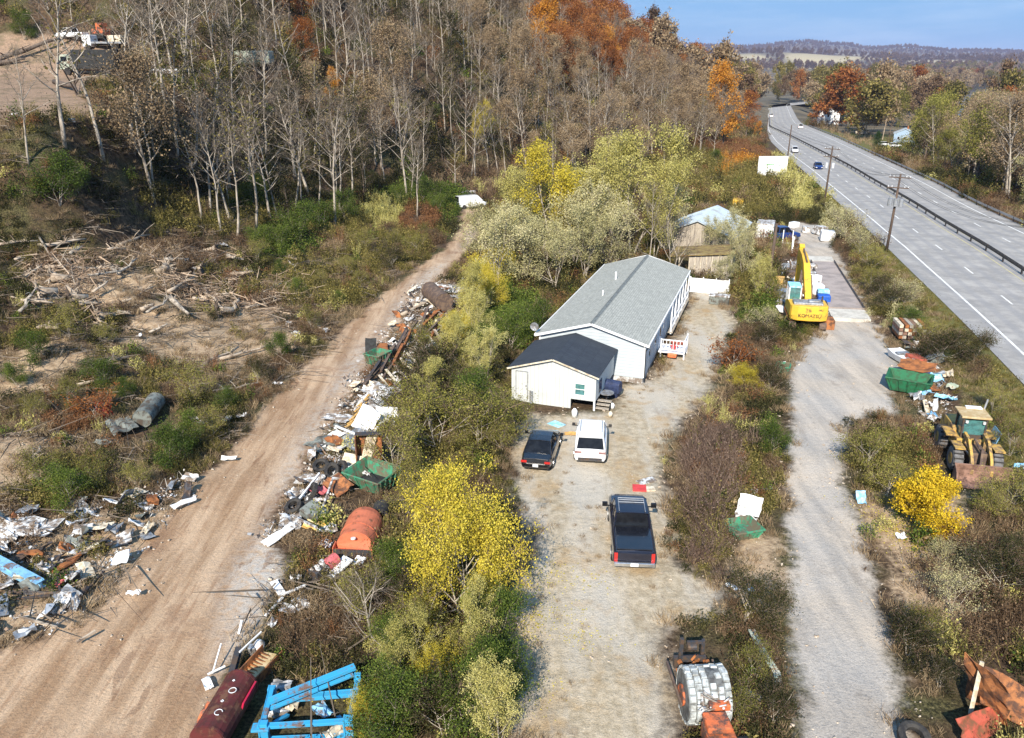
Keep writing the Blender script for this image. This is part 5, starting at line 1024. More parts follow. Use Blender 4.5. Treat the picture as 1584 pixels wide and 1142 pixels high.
    if kind != 'sedan' or True:
        for sx in (-1, 1):
            for sy in (-1, 1):
                t, rm = wheel_m(wr_); w1 = t.build('wheel', 'black_rubber', o, smooth=False); w1.location = (sx * (hw - .1), sy * wy, wr_)
                if not simple: rm.build('rim', 'chrome' if kind != 'pickup' else 'galv', w1)
    rr = st[1][2]; zt = st[1][3]
    tl = {'sedan': (.34, .13), 'suv': (.4, .13), 'pickup': (.16, .5), 'van': (.14, .5)}[kind]
    for s in (-1, 1):
        MB().box((s * (hw * .93 - tl[0] / 2), -L / 2 * 1.0 + .01, zt - .1 - tl[1] / 2), (tl[0], .05, tl[1])).build('taillight', 'tail_red' if kind != 'suv' else 'tail_dull', o)
        MB().box((s * (hw * .66), L / 2 - .03, st[-2][3] - .16), (.34, .1, .14), rot=(0, 0, -s * .3)).build('headlight', 'lamp_clear', o)
        if not simple or kind == 'pickup':
            mr = MB(); ms_ = 1.35 if kind == 'pickup' else 1.0; mr.box((s * (hw + .16 * ms_), y1 - .28, zb + .14), (.2 * ms_, .14, .17 * ms_)); mr.box((s * (hw + .0), y1 - .28, zb + .06), (.2, .06, .06)); mr.build('mirror', 'glass_dark' if paint != 'car_white' else 'black_rubber', o, bev=.02)
    if plate: MB().box((0, -L / 2 - .03, zt - .38 if kind != 'pickup' else .62), (.32, .02, .16)).build('licence_plate', 'plate_white', o)
    return o
def place_car(rx, ry, az, L): 
    p = P(rx, ry); return (float(p[0]) + math.sin(az) * L / 2, float(p[1]) + math.cos(az) * L / 2, float(T(p[0], p[1])) + .01)
o = car('sedan', 'black sedan parked nose in left of the white car', place_car(828, 733, R(11), 4.75), R(11), 'sedan', 'black_paint', L=4.75, W=1.84, plate=True)
MB().box((0, -2.385, .62), (1.1, .03, .035)).build('trunk_trim', 'chrome', o)
o = car('sport_utility_car', 'white sport utility car parked in front of the shed corner', place_car(912, 722, R(7), 4.75), R(7), 'suv', 'car_white', L=4.75, W=1.92)
for s in (-1, 1): MB().tube([(s * .64, -1.4, 1.8), (s * .64, .2, 1.8)], .022, 6).build('roof_rail', 'galv', o)
MB().box((0, -2.39, .48), (1.4, .05, .16)).build('rear_bumper', 'dark_steel', o); MB().box((0, -2.37, .78), (.9, .03, .02)).build('trim_strip', 'dark_steel', o); MB().box((0, -2.0, 1.76), (1.3, .24, .04)).build('spoiler', 'car_white', o)
o = car('pickup_truck', 'dark navy pickup truck with a covered bed parked on the gravel', place_car(980, 888, R(4), 5.75), R(4), 'pickup', 'navy_paint', L=5.75, W=2.0)
MB().box((0, -1.85, 1.245), (1.62, 1.9, .07)).build('bed_cover', 'black_paint', o, bev=.02)
MB().box((0, -2.9, .93), (1.5, .05, .42)).build('tailgate', 'navy_paint', o, bev=.02)
bp = MB().box((0, -2.98, .58), (1.86, .16, .2)).build('rear_bumper', 'chrome', o, bev=.03); MB().box((0, -3.068, .6), (.36, .02, .17)).build('licence_plate', 'plate_white', bp)
rk = MB()  # pale bars along and across the cab roof
for s in (-1, 1): rk.tube([(s * .62, -.6, 1.97), (s * .62, .62, 1.99)], .022, 6)
for y in (.2, .42, .6): rk.tube([(-.62, y, 2.0), (.62, y, 2.0)], .022, 6)
rk.build('roof_bars', 'galv', o)
# highway traffic
def hz(px, py): p = march(px, py, lambda x, y: base(y) + ROADZ); return (float(p[0]), float(p[1]), float(p[2]) + .01)
hz_az = lambda y: math.atan2(float(XL(y + 10) - XL(y - 10)), 20.)
l = hz(1265, 261); car('sedan', 'dark blue car driving on the near lanes beside the first lamp pole', l, hz_az(l[1]) + math.pi, 'sedan', 'blue_truck', L=4.7)
l = hz(1229, 236); car('sport_utility_car', 'pale car with dark windows on the near lanes behind the dark blue car', l, hz_az(l[1]) + math.pi, 'suv', 'plate_white', L=4.7)
l = hz(1238, 199); car('van', 'small white van leaving along the far lanes of the highway', l, hz_az(l[1]), 'van', 'car_white', L=5.4, W=2.1)
l = hz(1193, 181); car('van', 'white box van at the far bend of the highway', l, hz_az(l[1]), 'van', 'car_white', L=6, W=2.3)
for i, (px, py, k, pt, lab) in enumerate(((1368, 226, 'suv', 'car_white', 'white car parked left of the blue cottage'), (1384, 228, 'suv', 'plate_white', 'white car parked directly in front of the blue cottage'), (1412, 229, 'sedan', 'grey_steel', 'grey car parked right of the blue cottage'), (1432, 229, 'suv', 'car_white', 'white car parked under the drooping olive tree'), (1452, 227, 'van', 'car_white', 'white van parked furthest right across the highway'))):
    car('parked_car', lab, loc(px, py), R(80 + i * 9), k, pt, simple=True)
car('pickup_truck', 'white pickup truck parked high on the hillside lot', loc(112, 62), R(-78), 'pickup', 'car_white', L=5.6, W=1.95)
# ------------------------------------------------------------ houses across the highway
def far_house(name, label, loc_, az, W, L, e, r_, wk, rk_, wins):
    o = thing(name, label, 'house', loc_, az); b = MB(); gable(b, W, L, e, r_, None); b.build('wall', wk, o); b = MB(); roofp(b, W, L, e, r_, .15); f = b.build('roof', rk_, o)
    MB().box((W * .6, L * .5, r_ + .2), (.6, .6, 1.4)).build('chimney', 'rust', f)
    for (x, z) in wins: window(o, (x, .3, z), .9, 1.2, 'y', muntin=False)
    MB().box((W * .72, .26, 1.05), (1.0, .08, 2.1)).build('door', 'grey_steel', o); return o
l = loc(1264, 192); far_house('white_house', 'white two storey house standing beyond the far lanes', l, R(16), 12, 11, 6.0, 9.0, 'white_paint', 'barn_metal', ((2.5, 1.6), (5.5, 1.6), (2.5, 4.4), (5.5, 4.4), (9, 4.4)))
l = loc(1380, 220); far_house('blue_cottage', 'small blue grey cottage with a pale metal roof near the river', l, R(24), 9, 9, 3.6, 5.6, 'house_blue', 'barn_metal', ((2.2, 1.7), (4.6, 1.7)))
l = loc(1440, 206); far_house('river_cabin', 'low tan cabin right of the blue cottage', l, R(24), 7, 7, 2.6, 3.9, 'cream_board', 'moss_roof', ((2, 1.5),))
l = loc(1322, 207); far_house('garden_shed', 'low cream shed on the grass between the white house and the cottage', l, R(24), 6, 4, 2.0, 2.7, 'cream_board', 'tan_metal', ((2, 1.2),))
# ------------------------------------------------------------ poles, lamps, sign
def upole(px, py, h, label, kind='plain', lean=0.0):
    x, y, z = loc(px, py); o = thing('utility_pole', label, 'utility pole', (x, y, z - .1), R(24)); o.rotation_euler[1] = lean
    MB().tube([(0, 0, 0), (0, 0, h * .5), (0, 0, h)], [.17, .15, .11], 9).build('pole', 'pole_wood', o, smooth=True)
    if kind not in ('lamp', 'none'):
        for z_ in ((h - .5,) if kind == 'plain' else (h - .4, h - 1.6)):
            ca = MB().box((0, -.12, z_), (2.4, .1, .12)).build('crossarm', 'pole_wood', o)
            for x_ in (-1.1, -.7, .7, 1.1): MB().tube([(x_, -.12, z_ + .05), (x_, -.12, z_ + .25)], .05, 6).build('insulator', 'plate_white', ca)
    if kind == 'boxes':
        for s in (-1, 0, 1):
            tr = MB(); tr.tube([(s * .62, -.3, h * .6), (s * .62, -.3, h * .6 + .9)], .26, 12); tr.tube([(s * .62 - .1, -.3, h * .6 + .9), (s * .62 - .1, -.3, h * .6 + 1.15)], .04, 6); tr.build('transformer', 'galv', o, smooth=False)
    if kind == 'arms':
        for s in (-1, 1): MB().tube([(s * .5, -.2, h * .66), (s * .5, -.2, h * .66 + .8)], .2, 10).build('transformer', 'plate_white', o)
    if kind == 'lamp':
        MB().tube([(0, 0, h - .1), (.4, 0, h + .25), (1.8, 0, h + .35)], .05, 6).build('lamp_arm', 'grey_steel', o); MB().box((2.0, 0, h + .3), (.75, .3, .18)).build('lamp_head', 'grey_steel', o, bev=.04)
    return o
upole(1371, 389, 9.4, 'utility pole carrying three grey transformers, nearest to the camera', 'boxes', .02)
upole(1274, 321, 10.0, 'utility pole with double crossarms beside the near lanes', 'arms', .015)
upole(1216, 262, 10.5, 'tall lamp pole behind the billboard with a lamp arm over the road', 'lamp', .01)
upole(1184, 224, 9, 'distant slim pole at the bend of the highway', 'lamp')
upole(1185, 468, 8.0, 'pale leaning pole among the cream trees left of the excavator', 'none', .02)
for (px, py, h, lab) in ((1307, 205, 9, 'pale leaning pole beyond the highway right of the white house'), (1337, 214, 10, 'pale pole beyond the highway left of the cone shaped evergreen'), (1365, 216, 12, 'slim pale pole next to the blue cottage')):
    x, y, z = loc(px, py); o = thing('wooden_pole', lab, 'pole', (x, y, z), 0); o.rotation_euler[1] = .05; MB().tube([(0, 0, 0), (0, 0, h)], [.22, .15], 7).build('pole', 'log_wood', o)
x, y, z = loc(1193, 277); sg = thing('billboard', 'white billboard with faint green lettering beside the highway', 'billboard', (x, y, z), R(-4))
MB().box((0, 0, 2.9), (6.7, .14, 4.2)).build('board', 'sign_white', sg); 
for s in (-2.4, 2.4): MB().box((s, .2, 1.0), (.22, .2, 3.4)).build('post', 'pole_wood', sg)
def txt(body, size, key, parent, at_, rx=math.pi / 2, name='lettering', ext=.004, rz=0):
    cu = bpy.data.curves.new(name, 'FONT'); cu.body = body; cu.size = size; cu.extrude = ext; cu.align_x = 'CENTER'; cu.align_y = 'CENTER'; cu.resolution_u = 2
    t = bpy.data.objects.new('tmp', cu); COL.objects.link(t); dg = bpy.context.evaluated_depsgraph_get(); me = bpy.data.meshes.new_from_object(t.evaluated_get(dg)); bpy.data.objects.remove(t)
    me.materials.clear(); me.materials.append(M[key]); o = bpy.data.objects.new(name, me); COL.objects.link(o); o.parent = parent; o.location = at_; o.rotation_euler = (rx, 0, rz); return o
b = MB(); q = random.Random(4)
for (z_, x0, x1, h_) in ((4.1, -2.6, -.6, .1), (3.62, -1.6, 1.4, .14), (3.18, -1.5, .1, .34), (2.7, -2.4, -.3, .1), (2.5, .6, 2.4, .1), (2.05, -1.6, 0, .12)):
    x = x0
    while x < x1: w__ = q.uniform(.12, .4); b.box((x + w__ / 2, -.078, z_), (w__, .012, h_)); x += w__ + .09
b.box((1.3, -.078, 3.1), (1.0, .012, .14), rot=(0, .6, 0)); b.build('lettering', 'sign_green', sg)
# ------------------------------------------------------------ excavator
ex = thing('excavator', 'yellow tracked excavator seen from behind with its boom stretched forward', 'excavator', (26.7, 70.8, 0), R(12))
for s in (-1, 1):
    tk = MB(); prof = [(-2.1, .0), (2.1, 0), (2.45, .3), (2.45, .6), (2.1, .88), (-2.1, .88), (-2.45, .6), (-2.45, .3)]; tk.loft([[(s * 1.3 - .3, y, z) for y, z in prof], [(s * 1.3 + .3, y, z) for y, z in prof]]); t = tk.build('track', 'brown_steel', ex)
    pd = MB()
    for i in range(22): pd.box((s * 1.3, -2.2 + i * .21, .9), (.64, .1, .05))
    pd.build('track_pad', 'rust', t)
MB().tube([(0, 0, .7), (0, 0, 1.1)], .8, 18).build('turntable', 'dark_steel', ex)
b = MB(); b.loft([[(-1.6, y0_, 1.1), (1.6, y0_, 1.1), (1.6, y0_, zt_), (-1.6, y0_, zt_)] for y0_, zt_ in ((-1.9, 2.3), (.4, 2.2), (1.8, 1.7))]); b.build('body', 'machine_yellow', ex, bev=.05)
b = MB(); arc = [(-1.62, -2.0), (-1.5, -2.45), (-1.0, -2.75), (0, -2.85), (1.0, -2.75), (1.5, -2.45), (1.62, -2.0)]
b.loft([[(x, y, 1.05) for x, y in arc], [(x * 1.02, y - .04, 1.5) for x, y in arc], [(x, y, 2.35) for x, y in arc]]); cw = b.build('counterweight', 'machine_yellow', ex, bev=.05)
txt('KOMATSU', .42, 'gap_dark', cw, (0, -2.9, 1.55)); 
b = MB().box((-.1, -1.55, 2.42), (2.5, 1.3, .22)); b.box((.4, -1.5, 2.58), (.9, .7, .14)); b.build('engine_cover', 'grey_steel', ex, bev=.04); MB().tube([(1.1, -1.4, 2.4), (1.1, -1.4, 3.0)], .08, 8).build('exhaust', 'dark_steel', ex)
b = MB(); b.box((-1.05, .9, 2.5), (1.0, 1.7, 1.6)); cb = b.build('cab', 'teal_glass', ex, bev=.05); MB().box((-1.05, .9, 3.36), (1.08, 1.8, .14)).build('cab_roof', 'blue_tarp', cb, bev=.03)
pb = MB()
for x in (-1.55, -.55):
    for y in (.05, .9, 1.75): pb.box((x, y, 2.5), (.09, .09, 1.65))
pb.build('cab_frame', 'white_paint', cb)
b = MB(); sec = lambda y, z, h, w__: [(-w__ + .25, y, z - h), (w__ + .25, y, z - h), (w__ + .25, y, z + h), (-w__ + .25, y, z + h)]
b.loft([sec(.9, 2.0, .25, .28), sec(2.4, 3.0, .42, .3), sec(4.3, 4.2, .5, .3), sec(6.4, 4.7, .4, .28), sec(8.8, 4.9, .26, .26)]); b.build('boom', 'machine_yellow', ex, bev=.04)
b = MB(); b.loft([[(-.0, 8.4, 5.4), (.5, 8.4, 5.4), (.5, 8.9, 5.6), (0, 8.9, 5.6)], [(0, 8.6, 4.6), (.5, 8.6, 4.6), (.5, 9.4, 4.6), (0, 9.4, 4.6)], [(.05, 9.3, 1.6), (.45, 9.3, 1.6), (.45, 9.7, 1.6), (.05, 9.7, 1.6)]]); b.build('stick', 'machine_yellow', ex, bev=.03)
b = MB(); b.loft([[(-.4, 9.2 + .6 * math.cos(a), .9 + .6 * math.sin(a)) for a in np.linspace(2.4, 6.6, 8)], [(.9, 9.2 + .6 * math.cos(a), .9 + .6 * math.sin(a)) for a in np.linspace(2.4, 6.6, 8)]]); b.build('bucket', 'rust', ex)
for s in (-.2, .7): MB().tube([(s, 1.6, 2.0), (s, 3.9, 3.6)], .08, 8).build('boom_cylinder', 'brown_steel', ex)
MB().tube([(.25, 4.2, 4.8), (.25, 7.4, 5.4)], .08, 8).build('stick_cylinder', 'brown_steel', ex)
# ------------------------------------------------------------ wheel loader
lo = thing('wheel_loader', 'weathered yellow wheel loader with a wide brown bucket facing the camera', 'wheel loader', (27.0, 43.2, .08), R(193)); lo.scale = (.92, .92, .92)
for sx in (-1, 1):
    for y in (1.55, -1.7):
        w1 = MB().tube([(-.3, 0, 0), (-.24, 0, 0), (.24, 0, 0), (.3, 0, 0)], [.66, .78, .78, .66], 22).build('wheel', 'tyre_grey' if 'tyre_grey' in M else 'black_rubber', lo); w1.location = (sx * 1.12, y, .78); MB().tube([(-.31, 0, 0), (.31, 0, 0)], .38, 14).build('rim', 'loader_yellow', w1)
        lg = MB()
        for k in range(16): a = k * math.pi / 8; lg.box((0, .79 * math.cos(a), .79 * math.sin(a)), (.56, .09, .06), rot=(a + math.pi / 2, 0, 0))
        lg.build('tread', 'black_rubber', w1)
MB().box((0, 1.35, 1.05), (.95, 1.5, .8)).build('front_frame', 'brown_steel', lo, bev=.04)
b = MB(); b.loft([[(-.95, y, .9), (.95, y, .9), (.9, y, z), (-.9, y, z)] for y, z in ((-3.3, 1.75), (-2.9, 2.0), (-1.3, 2.05), (-.6, 1.9))]); b.build('engine_hood', 'loader_yellow', lo, bev=.05)
MB().box((0, -.15, 1.35), (1.9, 1.5, .7)).build('main_frame', 'loader_yellow', lo, bev=.05)
for s in (-1, 1): MB().box((s * 1.15, -.5, 1.72), (.62, 1.3, .12)).build('fender', 'loader_yellow', lo); MB().box((s * 1.12, 1.55, 1.68), (.6, 1.2, .08)).build('fender', 'loader_yellow', lo)
cb = MB().box((0, -.35, 2.3), (1.25, 1.25, 1.2)).build('cab', 'teal_glass', lo); fb = MB()
for x in (-.66, .66):
    for y in (-1.0, .3): fb.box((x, y, 2.4), (.11, .11, 1.5))
fb.box((0, .32, 1.8), (1.3, .1, .25)); fb.build('cab_frame', 'dark_steel', cb); MB().box((0, -.35, 3.15), (1.75, 1.75, .14)).build('cab_roof', 'tan_metal', cb, bev=.04); MB().box((-.2, -1.1, 3.26), (.95, .35, .08)).build('roof_plate', 'white_paint', cb)
for s in (-1, 1):
    b = MB(); b.loft([[(s * .55 - .08, y, z - h), (s * .55 + .08, y, z - h), (s * .55 + .08, y, z + h), (s * .55 - .08, y, z + h)] for y, z, h in ((.6, 2.1, .12), (1.6, 1.95, .2), (2.6, 1.25, .18), (3.1, .6, .14))]); b.build('lift_arm', 'loader_yellow', lo)
    MB().tube([(s * .55, 1.0, 1.2), (s * .55, 2.2, 1.35)], .07, 8).build('lift_cylinder', 'galv', lo)
b = MB(); b.tube([(0, .9, 1.9), (0, 2.3, 1.7)], .08, 8); b.box((0, 2.5, 1.35), (.14, .2, 1.1), rot=(.2, 0, 0)); b.build('tilt_linkage', 'brown_steel', lo)
b = MB(); pr2 = [(3.05, 1.15), (2.95, .75), (3.0, .3), (3.3, .06), (4.1, .0)]; t_in = [(4.1, .05), (3.35, .12), (3.1, .35), (3.06, .75), (3.14, 1.13)]
b.loft([[(-1.55, y, z) for y, z in pr2 + t_in], [(1.55, y, z) for y, z in pr2 + t_in]], cap=True); 
for s in (-1, 1): b.loft([[(s * 1.55 - .03, y, z) for y, z in ((3.05, 1.15), (2.95, .4), (3.3, 0), (4.1, 0), (3.7, .75))], [(s * 1.55 + .03, y, z) for y, z in ((3.05, 1.15), (2.95, .4), (3.3, 0), (4.1, 0), (3.7, .75))]])
b.build('bucket', 'bucket_brown', lo)
MB().tube([(-.62, -1.0, 1.9), (-1.0, -1.3, 3.8)], .06, 7).build('exhaust', 'galv', lo); MB().box((-1.5, -.3, 1.75), (.05, 1.3, .9), rot=(0, -.25, 0)).build('side_panel', 'blue_pale', lo)
for s in (-.5, .5): MB().tube([(s, .4, 2.75), (s, .4, 2.9)], .09, 8).build('headlight', 'lamp_clear', lo)
# ------------------------------------------------------------ derelict machine with the ribbed drum
dm = thing('compactor', 'derelict orange machine carrying a big pale ribbed drum at the edge of the yard', 'machine', (6.85, 23.0, 0), R(-3)); dm.scale = (.82, .86, .84)
b = MB(); dr = b.tube([(-.92, 0, 0), (-.8, 0, 0), (.8, 0, 0), (.92, 0, 0)], [1.0, 1.1, 1.1, 1.0], 32); mat('drum_core', (.16, .17, .17), (.07, .07, .07), .8); d_ = b.build('drum', 'drum_core', dm); d_.location = (0, 0, 1.2)
b = MB(); q = random.Random(8)
for r_ in range(22):
    a = r_ * 2 * math.pi / 22
    for c_ in range(6):
        off = (.5 if c_ % 2 else 0) * 2 * math.pi / 22; aa = a + off
        if 0 <= c_ - 3 <= 1 and 1.2 < aa < 2.1 and q.random() < .6: continue
        b.box((-.77 + c_ * .31, 1.13 * math.cos(aa), 1.13 * math.sin(aa)), (q.uniform(.25, .29), q.uniform(.26, .31), q.uniform(.07, .13)), rot=(aa - math.pi / 2, q.gauss(0, .05), q.gauss(0, .08)), taper=(q.uniform(.75, .9), q.uniform(.75, .9)))
b.build('drum_lug', 'silver_block', d_)
for s in (-1, 1): MB().tube([(s * .93, 0, 0), (s * 1.02, 0, 0)], .45, 16).build('hub', 'machine_orange', d_)
for s in (-1, 1): MB().box((s * 1.06, .9, 1.0), (.1, 2.6, .2)).build('side_frame', 'brown_steel', dm, bev=.03)
b = MB(); b.box((0, 2.2, 1.0), (1.5, .3, .5)); b.box((-.5, 2.05, 1.75), (.16, .16, 1.3)); b.box((.5, 2.05, 1.7), (.14, .14, 1.2)); b.box((0, 1.75, 1.6), (1.1, .12, .14)); b.tube([(-.2, 2.1, 1.9), (.2, 2.1, 1.9)], .18, 12); b.box((.1, 1.9, 2.3), (.8, .12, .12)); b.build('front_frame', 'dark_steel', dm)
b = MB(); b.box((0, -2.2, 1.05), (1.2, 1.1, .8)); b.box((-.1, -2.1, 1.72), (1.0, .9, .3)); b.box((.25, -1.25, 1.75), (.9, .35, .3)); b.build('engine_housing', 'machine_orange', dm, bev=.06)
b = MB(); 
for i in range(26): b.tube([(q.uniform(-.7, .8), q.uniform(-1.4, -.8), q.uniform(1.3, 1.9)), (q.uniform(-.7, .9), q.uniform(-1.6, -.7), q.uniform(1.5, 2.2))], q.uniform(.02, .06), 6)
b.build('hose', 'white_sheet', dm)
b = MB(); 
for i in range(12): b.box((q.uniform(-.6, .6), q.uniform(1.4, 2.0), q.uniform(1.0, 1.7)), (q.uniform(.08, .3), q.uniform(.08, .3), q.uniform(.1, .4)), rot=(q.random(), q.random(), q.random()))
b.build('linkage', 'rust', dm)
for s in (-1, 1): w1 = MB().tube([(-.2, 0, 0), (.2, 0, 0)], .62, 18).build('wheel', 'black_rubber', dm); w1.location = (s * .95, -2.6, .62)
# ------------------------------------------------------------ dumped and scrapped things
def sheet(name, px, py, w_, l_, key, label, az=0, tilt=(0, 0), up=0.1, crump=.08, cat='sheet', seed=0, group=None):
    r_ = random.Random(seed + int(px) * 7 + int(py)); nx_, ny_ = 5, 6; vs = []; fs = []
    for s in (0, 1):
        for j in range(ny_):
            for i in range(nx_):
                if s == 0: vs.append(((i / (nx_ - 1) - .5) * w_ * (1 + r_.uniform(-.06, .06)), (j / (ny_ - 1) - .5) * l_ * (1 + r_.uniform(-.06, .06)), r_.uniform(-1, 1) * crump))
                else: a = vs[j * nx_ + i]; vs.append((a[0], a[1], a[2] - .03))
    n = nx_ * ny_
    for j in range(ny_ - 1):
        for i in range(nx_ - 1): k = j * nx_ + i; fs.append((k, k + 1, k + nx_ + 1, k + nx_)); fs.append((n + k, n + k + nx_, n + k + nx_ + 1, n + k + 1))
    ring = [i for i in range(nx_)] + [j * nx_ + nx_ - 1 for j in range(1, ny_)] + [(ny_ - 1) * nx_ + i for i in range(nx_ - 2, -1, -1)] + [j * nx_ for j in range(ny_ - 2, 0, -1)]
    for a, b_ in zip(ring, ring[1:] + ring[:1]): fs.append((b_, a, a + n, b_ + n))
    x, y, z = loc(px, py); return solo(MB().add(vs, fs), name, key, label, cat, (x, y, z + up), group=group, rot=(tilt[0], tilt[1], -az))
def box_(name, px, py, d, key, label, az=0, tilt=(0, 0), up=None, cat=None, group=None):
    x, y, z = loc(px, py); b = MB().box((0, 0, 0), d); return solo(b, name, key, label, cat or name.split('_')[-1], (x, y, z + (d[2] / 2 if up is None else up)), group=group, bev=min(d) * .08, rot=(tilt[0], tilt[1], -az))
def beam(name, a, b_, h0, h1, w_, key, label, cat='beam', group=None, hh=None):
    p = Vector(loc(*a)) + Vector((0, 0, h0)); q_ = Vector(loc(*b_)) + Vector((0, 0, h1)); d = q_ - p; L = d.length; m = MB(); hh = hh or w_
    m.box((0, 0, hh / 2 - .02), (w_, L, .04)); m.box((0, 0, -hh / 2 + .02), (w_, L, .04)); m.box((0, 0, 0), (w_ * .25, L, hh - .08))
    return solo(m, name, key, label, cat, (p + q_) / 2, group=group, rot=d.to_track_quat('Y', 'Z').to_euler())
def plank(name, a, b_, h0, h1, w_, key, label, cat='plank', group=None, t=.06):
    p = Vector(loc(*a)) + Vector((0, 0, h0)); q_ = Vector(loc(*b_)) + Vector((0, 0, h1)); d = q_ - p
    return solo(MB().box((0, 0, 0), (w_, d.length, t)), name, key, label, cat, (p + q_) / 2, group=group, rot=d.to_track_quat('Y', 'Z').to_euler())
def log(a, b_, r_, key, label, group=None, h0=.1, h1=.3, name='fallen_log'):
    p = Vector(loc(*a)) + Vector((0, 0, h0 + r_)); q_ = Vector(loc(*b_)) + Vector((0, 0, h1 + r_)); d = q_ - p; L = d.length; rr = random.Random(int(a[0]) + int(a[1])); o = thing(name, label, 'log', p, 0, group)
    pts = [d * t + Vector((rr.gauss(0, .03) * L, rr.gauss(0, .02) * L, rr.gauss(0, .015) * L)) if 0 < t < 1 else d * t for t in (0, .25, .5, .75, 1)]
    MB().tube(pts, [r_, r_ * .9, r_ * .75, r_ * .6, r_ * .4], 8).build('trunk', key, o, smooth=True); br = MB()
    for i in range(5):
        t = pts[rr.randrange(1, 4)]; e = t + Vector((rr.uniform(-1, 1), rr.uniform(-1, 1), rr.uniform(.1, .9))) * L * .22; br.tube([t, (t + e) / 2 + Vector((0, 0, .1)), e], [r_ * .35, r_ * .22, r_ * .08], 5)
    br.build('branch', key, o); return o
def tyre(px, py, label, r_=.45, tilt=0.0, az=0.0, up=0.0, group=None, key='black_rubber'):
    m = MB(); n = 18; prof = [(r_ * .55, -.1), (r_ * .75, -.14), (r_, -.1), (r_, .1), (r_ * .75, .14), (r_ * .55, .1)]
    secs = [[(R_ * math.cos(a), R_ * math.sin(a), z_) for R_, z_ in prof] for a in np.linspace(0, 2 * math.pi, n + 1)[:-1]]; secs.append(secs[0]); m.loft(secs, cap=False)
    x, y, z = loc(px, py); return solo(m, 'tyre', key, label, 'tyre', (x, y, z + .14 + up + r_ * abs(math.sin(tilt)) * .9), group=group, rot=(tilt, 0, -az))
def cyl(name, a, b_, r_, key, label, cat, h=0.0, n=20, open_=True, ek='gap_dark', rings=2, group=None, h1=None):
    p = Vector(loc(*a)) + Vector((0, 0, r_ + h)); q_ = Vector(loc(*b_)) + Vector((0, 0, r_ + (h if h1 is None else h1))); d = q_ - p; o = thing(name, label, cat, p, 0, group); L = d.length
    o.rotation_euler = d.to_track_quat('Y', 'Z').to_euler(); ks = [(0, r_), (L, r_)]
    MB().tube([(0, 0, 0), (0, L, 0)], r_, n, cap=not open_).build('shell', key, o, smooth=open_)
    for y in np.linspace(.08, L - .08, rings): MB().tube([(0, y - .05, 0), (0, y + .05, 0)], r_ * 1.03, n).build('band', key, o)
    if open_:
        for y in (.1, L - .1): MB().tube([(0, y - .02, 0), (0, y + .02, 0)], r_ * .97, n).build('end_plate', ek, o)
    return o
def skip(name, px, py, w_, l_, h_, key, inner, label, az, cat='dumpster', tilt=(0, 0), ribs=5, up=0):
    x, y, z = loc(px, py); o = thing(name, label, cat, (x, y, z + up), 0); o.rotation_euler = (tilt[0], tilt[1], -az); t = .07; wb, lb = w_ * .82, l_ * .72
    out = lambda s, k: [(-k[0] / 2 * s, -k[1] / 2 * s, 0)]
    b = MB(); B4 = [(-wb / 2, -lb / 2, .05), (wb / 2, -lb / 2, .05), (wb / 2, lb / 2, .05), (-wb / 2, lb / 2, .05)]; T4 = [(-w_ / 2, -l_ / 2, h_), (w_ / 2, -l_ / 2, h_), (w_ / 2, l_ / 2, h_), (-w_ / 2, l_ / 2, h_)]
    I4 = [(x_ * .93, y_ * .93, h_) for x_, y_, _ in T4]; J4 = [(x_ * .92, y_ * .92, .14) for x_, y_, _ in B4]
    b.loft([B4, T4, I4, J4], cap=True); b.build('body', key, o)
    r_ = MB(); 
    for s in (-1, 1):
        for i in range(ribs):
            f = -.42 + .84 * i / (ribs - 1); r_.tube([(s * (wb / 2 + .03), f * lb, .08), (s * (w_ / 2 + .03), f * l_, h_ - .05)], .05, 4)
        for i in range(4): f = -.38 + .76 * i / 3; r_.tube([(f * wb, s * (lb / 2 + .03), .08), (f * w_, s * (l_ / 2 + .03), h_ - .05)], .05, 4)
    r_.build('rib', key, o); MB().tube([T4[0], T4[1], T4[2], T4[3], T4[0]], .06, 6).build('rim', key, o)
    b = MB(); b.box((0, 0, .2), (wb * .88, lb * .88, .06)); b.build('floor', inner, o); return o
# middle strip, from the far end of the dirt road to the camera
cyl('steel_tank', (688, 486), (665, 466), 0.85, 'brown_steel', 'rusty brown round tank lying at the top end of the scrap row', 'tank', rings=3, ek='cream_board', h=.3)
sheet('white_sheet', 700, 452, 3.2, 2.2, 'white_sheet', 'crumpled white sheet behind the rusty brown tank', az=.4, crump=.22, up=.4)
sheet('white_sheet', 672, 446, 1.8, 1.4, 'white_sheet', 'small torn white sheet left of the crumpled one behind the tank', az=.9, crump=.2, up=.3)
log((622, 492), (668, 472), .2, 'log_wood', 'bleached curved log lying against the rusty brown tank')
log((668, 488), (700, 500), .16, 'log_wood', 'bleached short log in front of the rusty brown tank')
q = random.Random(12); GB = 'rusty beams in the long scrap row'
for i in range(16):
    t = i / 15; ax, ay = 678 - 110 * t + q.uniform(-12, 12), 500 + 105 * t + q.uniform(-6, 6); bx, by = ax + q.uniform(14, 36), ay - q.uniform(20, 44)
    beam('steel_beam', (ax, ay), (bx, by), .2 + q.uniform(0, .7), .3 + q.uniform(0, .7), q.uniform(.14, .26), q.choice(['brown_steel', 'rust', 'dark_steel', 'brown_steel']), 'rusty beam in the long heap between the dirt road and the bushes', group=GB, hh=q.uniform(.14, .3))
for i in range(9):
    t = i / 8; ax, ay = 672 - 85 * t, 520 + 72 * t; plank('plank', (ax, ay), (ax + q.uniform(18, 30), ay + q.uniform(16, 26)), .6, .15, q.uniform(.14, .24), 'cream_board' if i % 3 else 'log_wood', 'pale plank sticking out of the right side of the beam heap', group='planks sticking out of the heap')
box_('rusty_box', 592, 545, (1.9, .9, .5), 'rust', 'long red brown rusty box at the road side of the beam heap', az=1.4, cat='box')
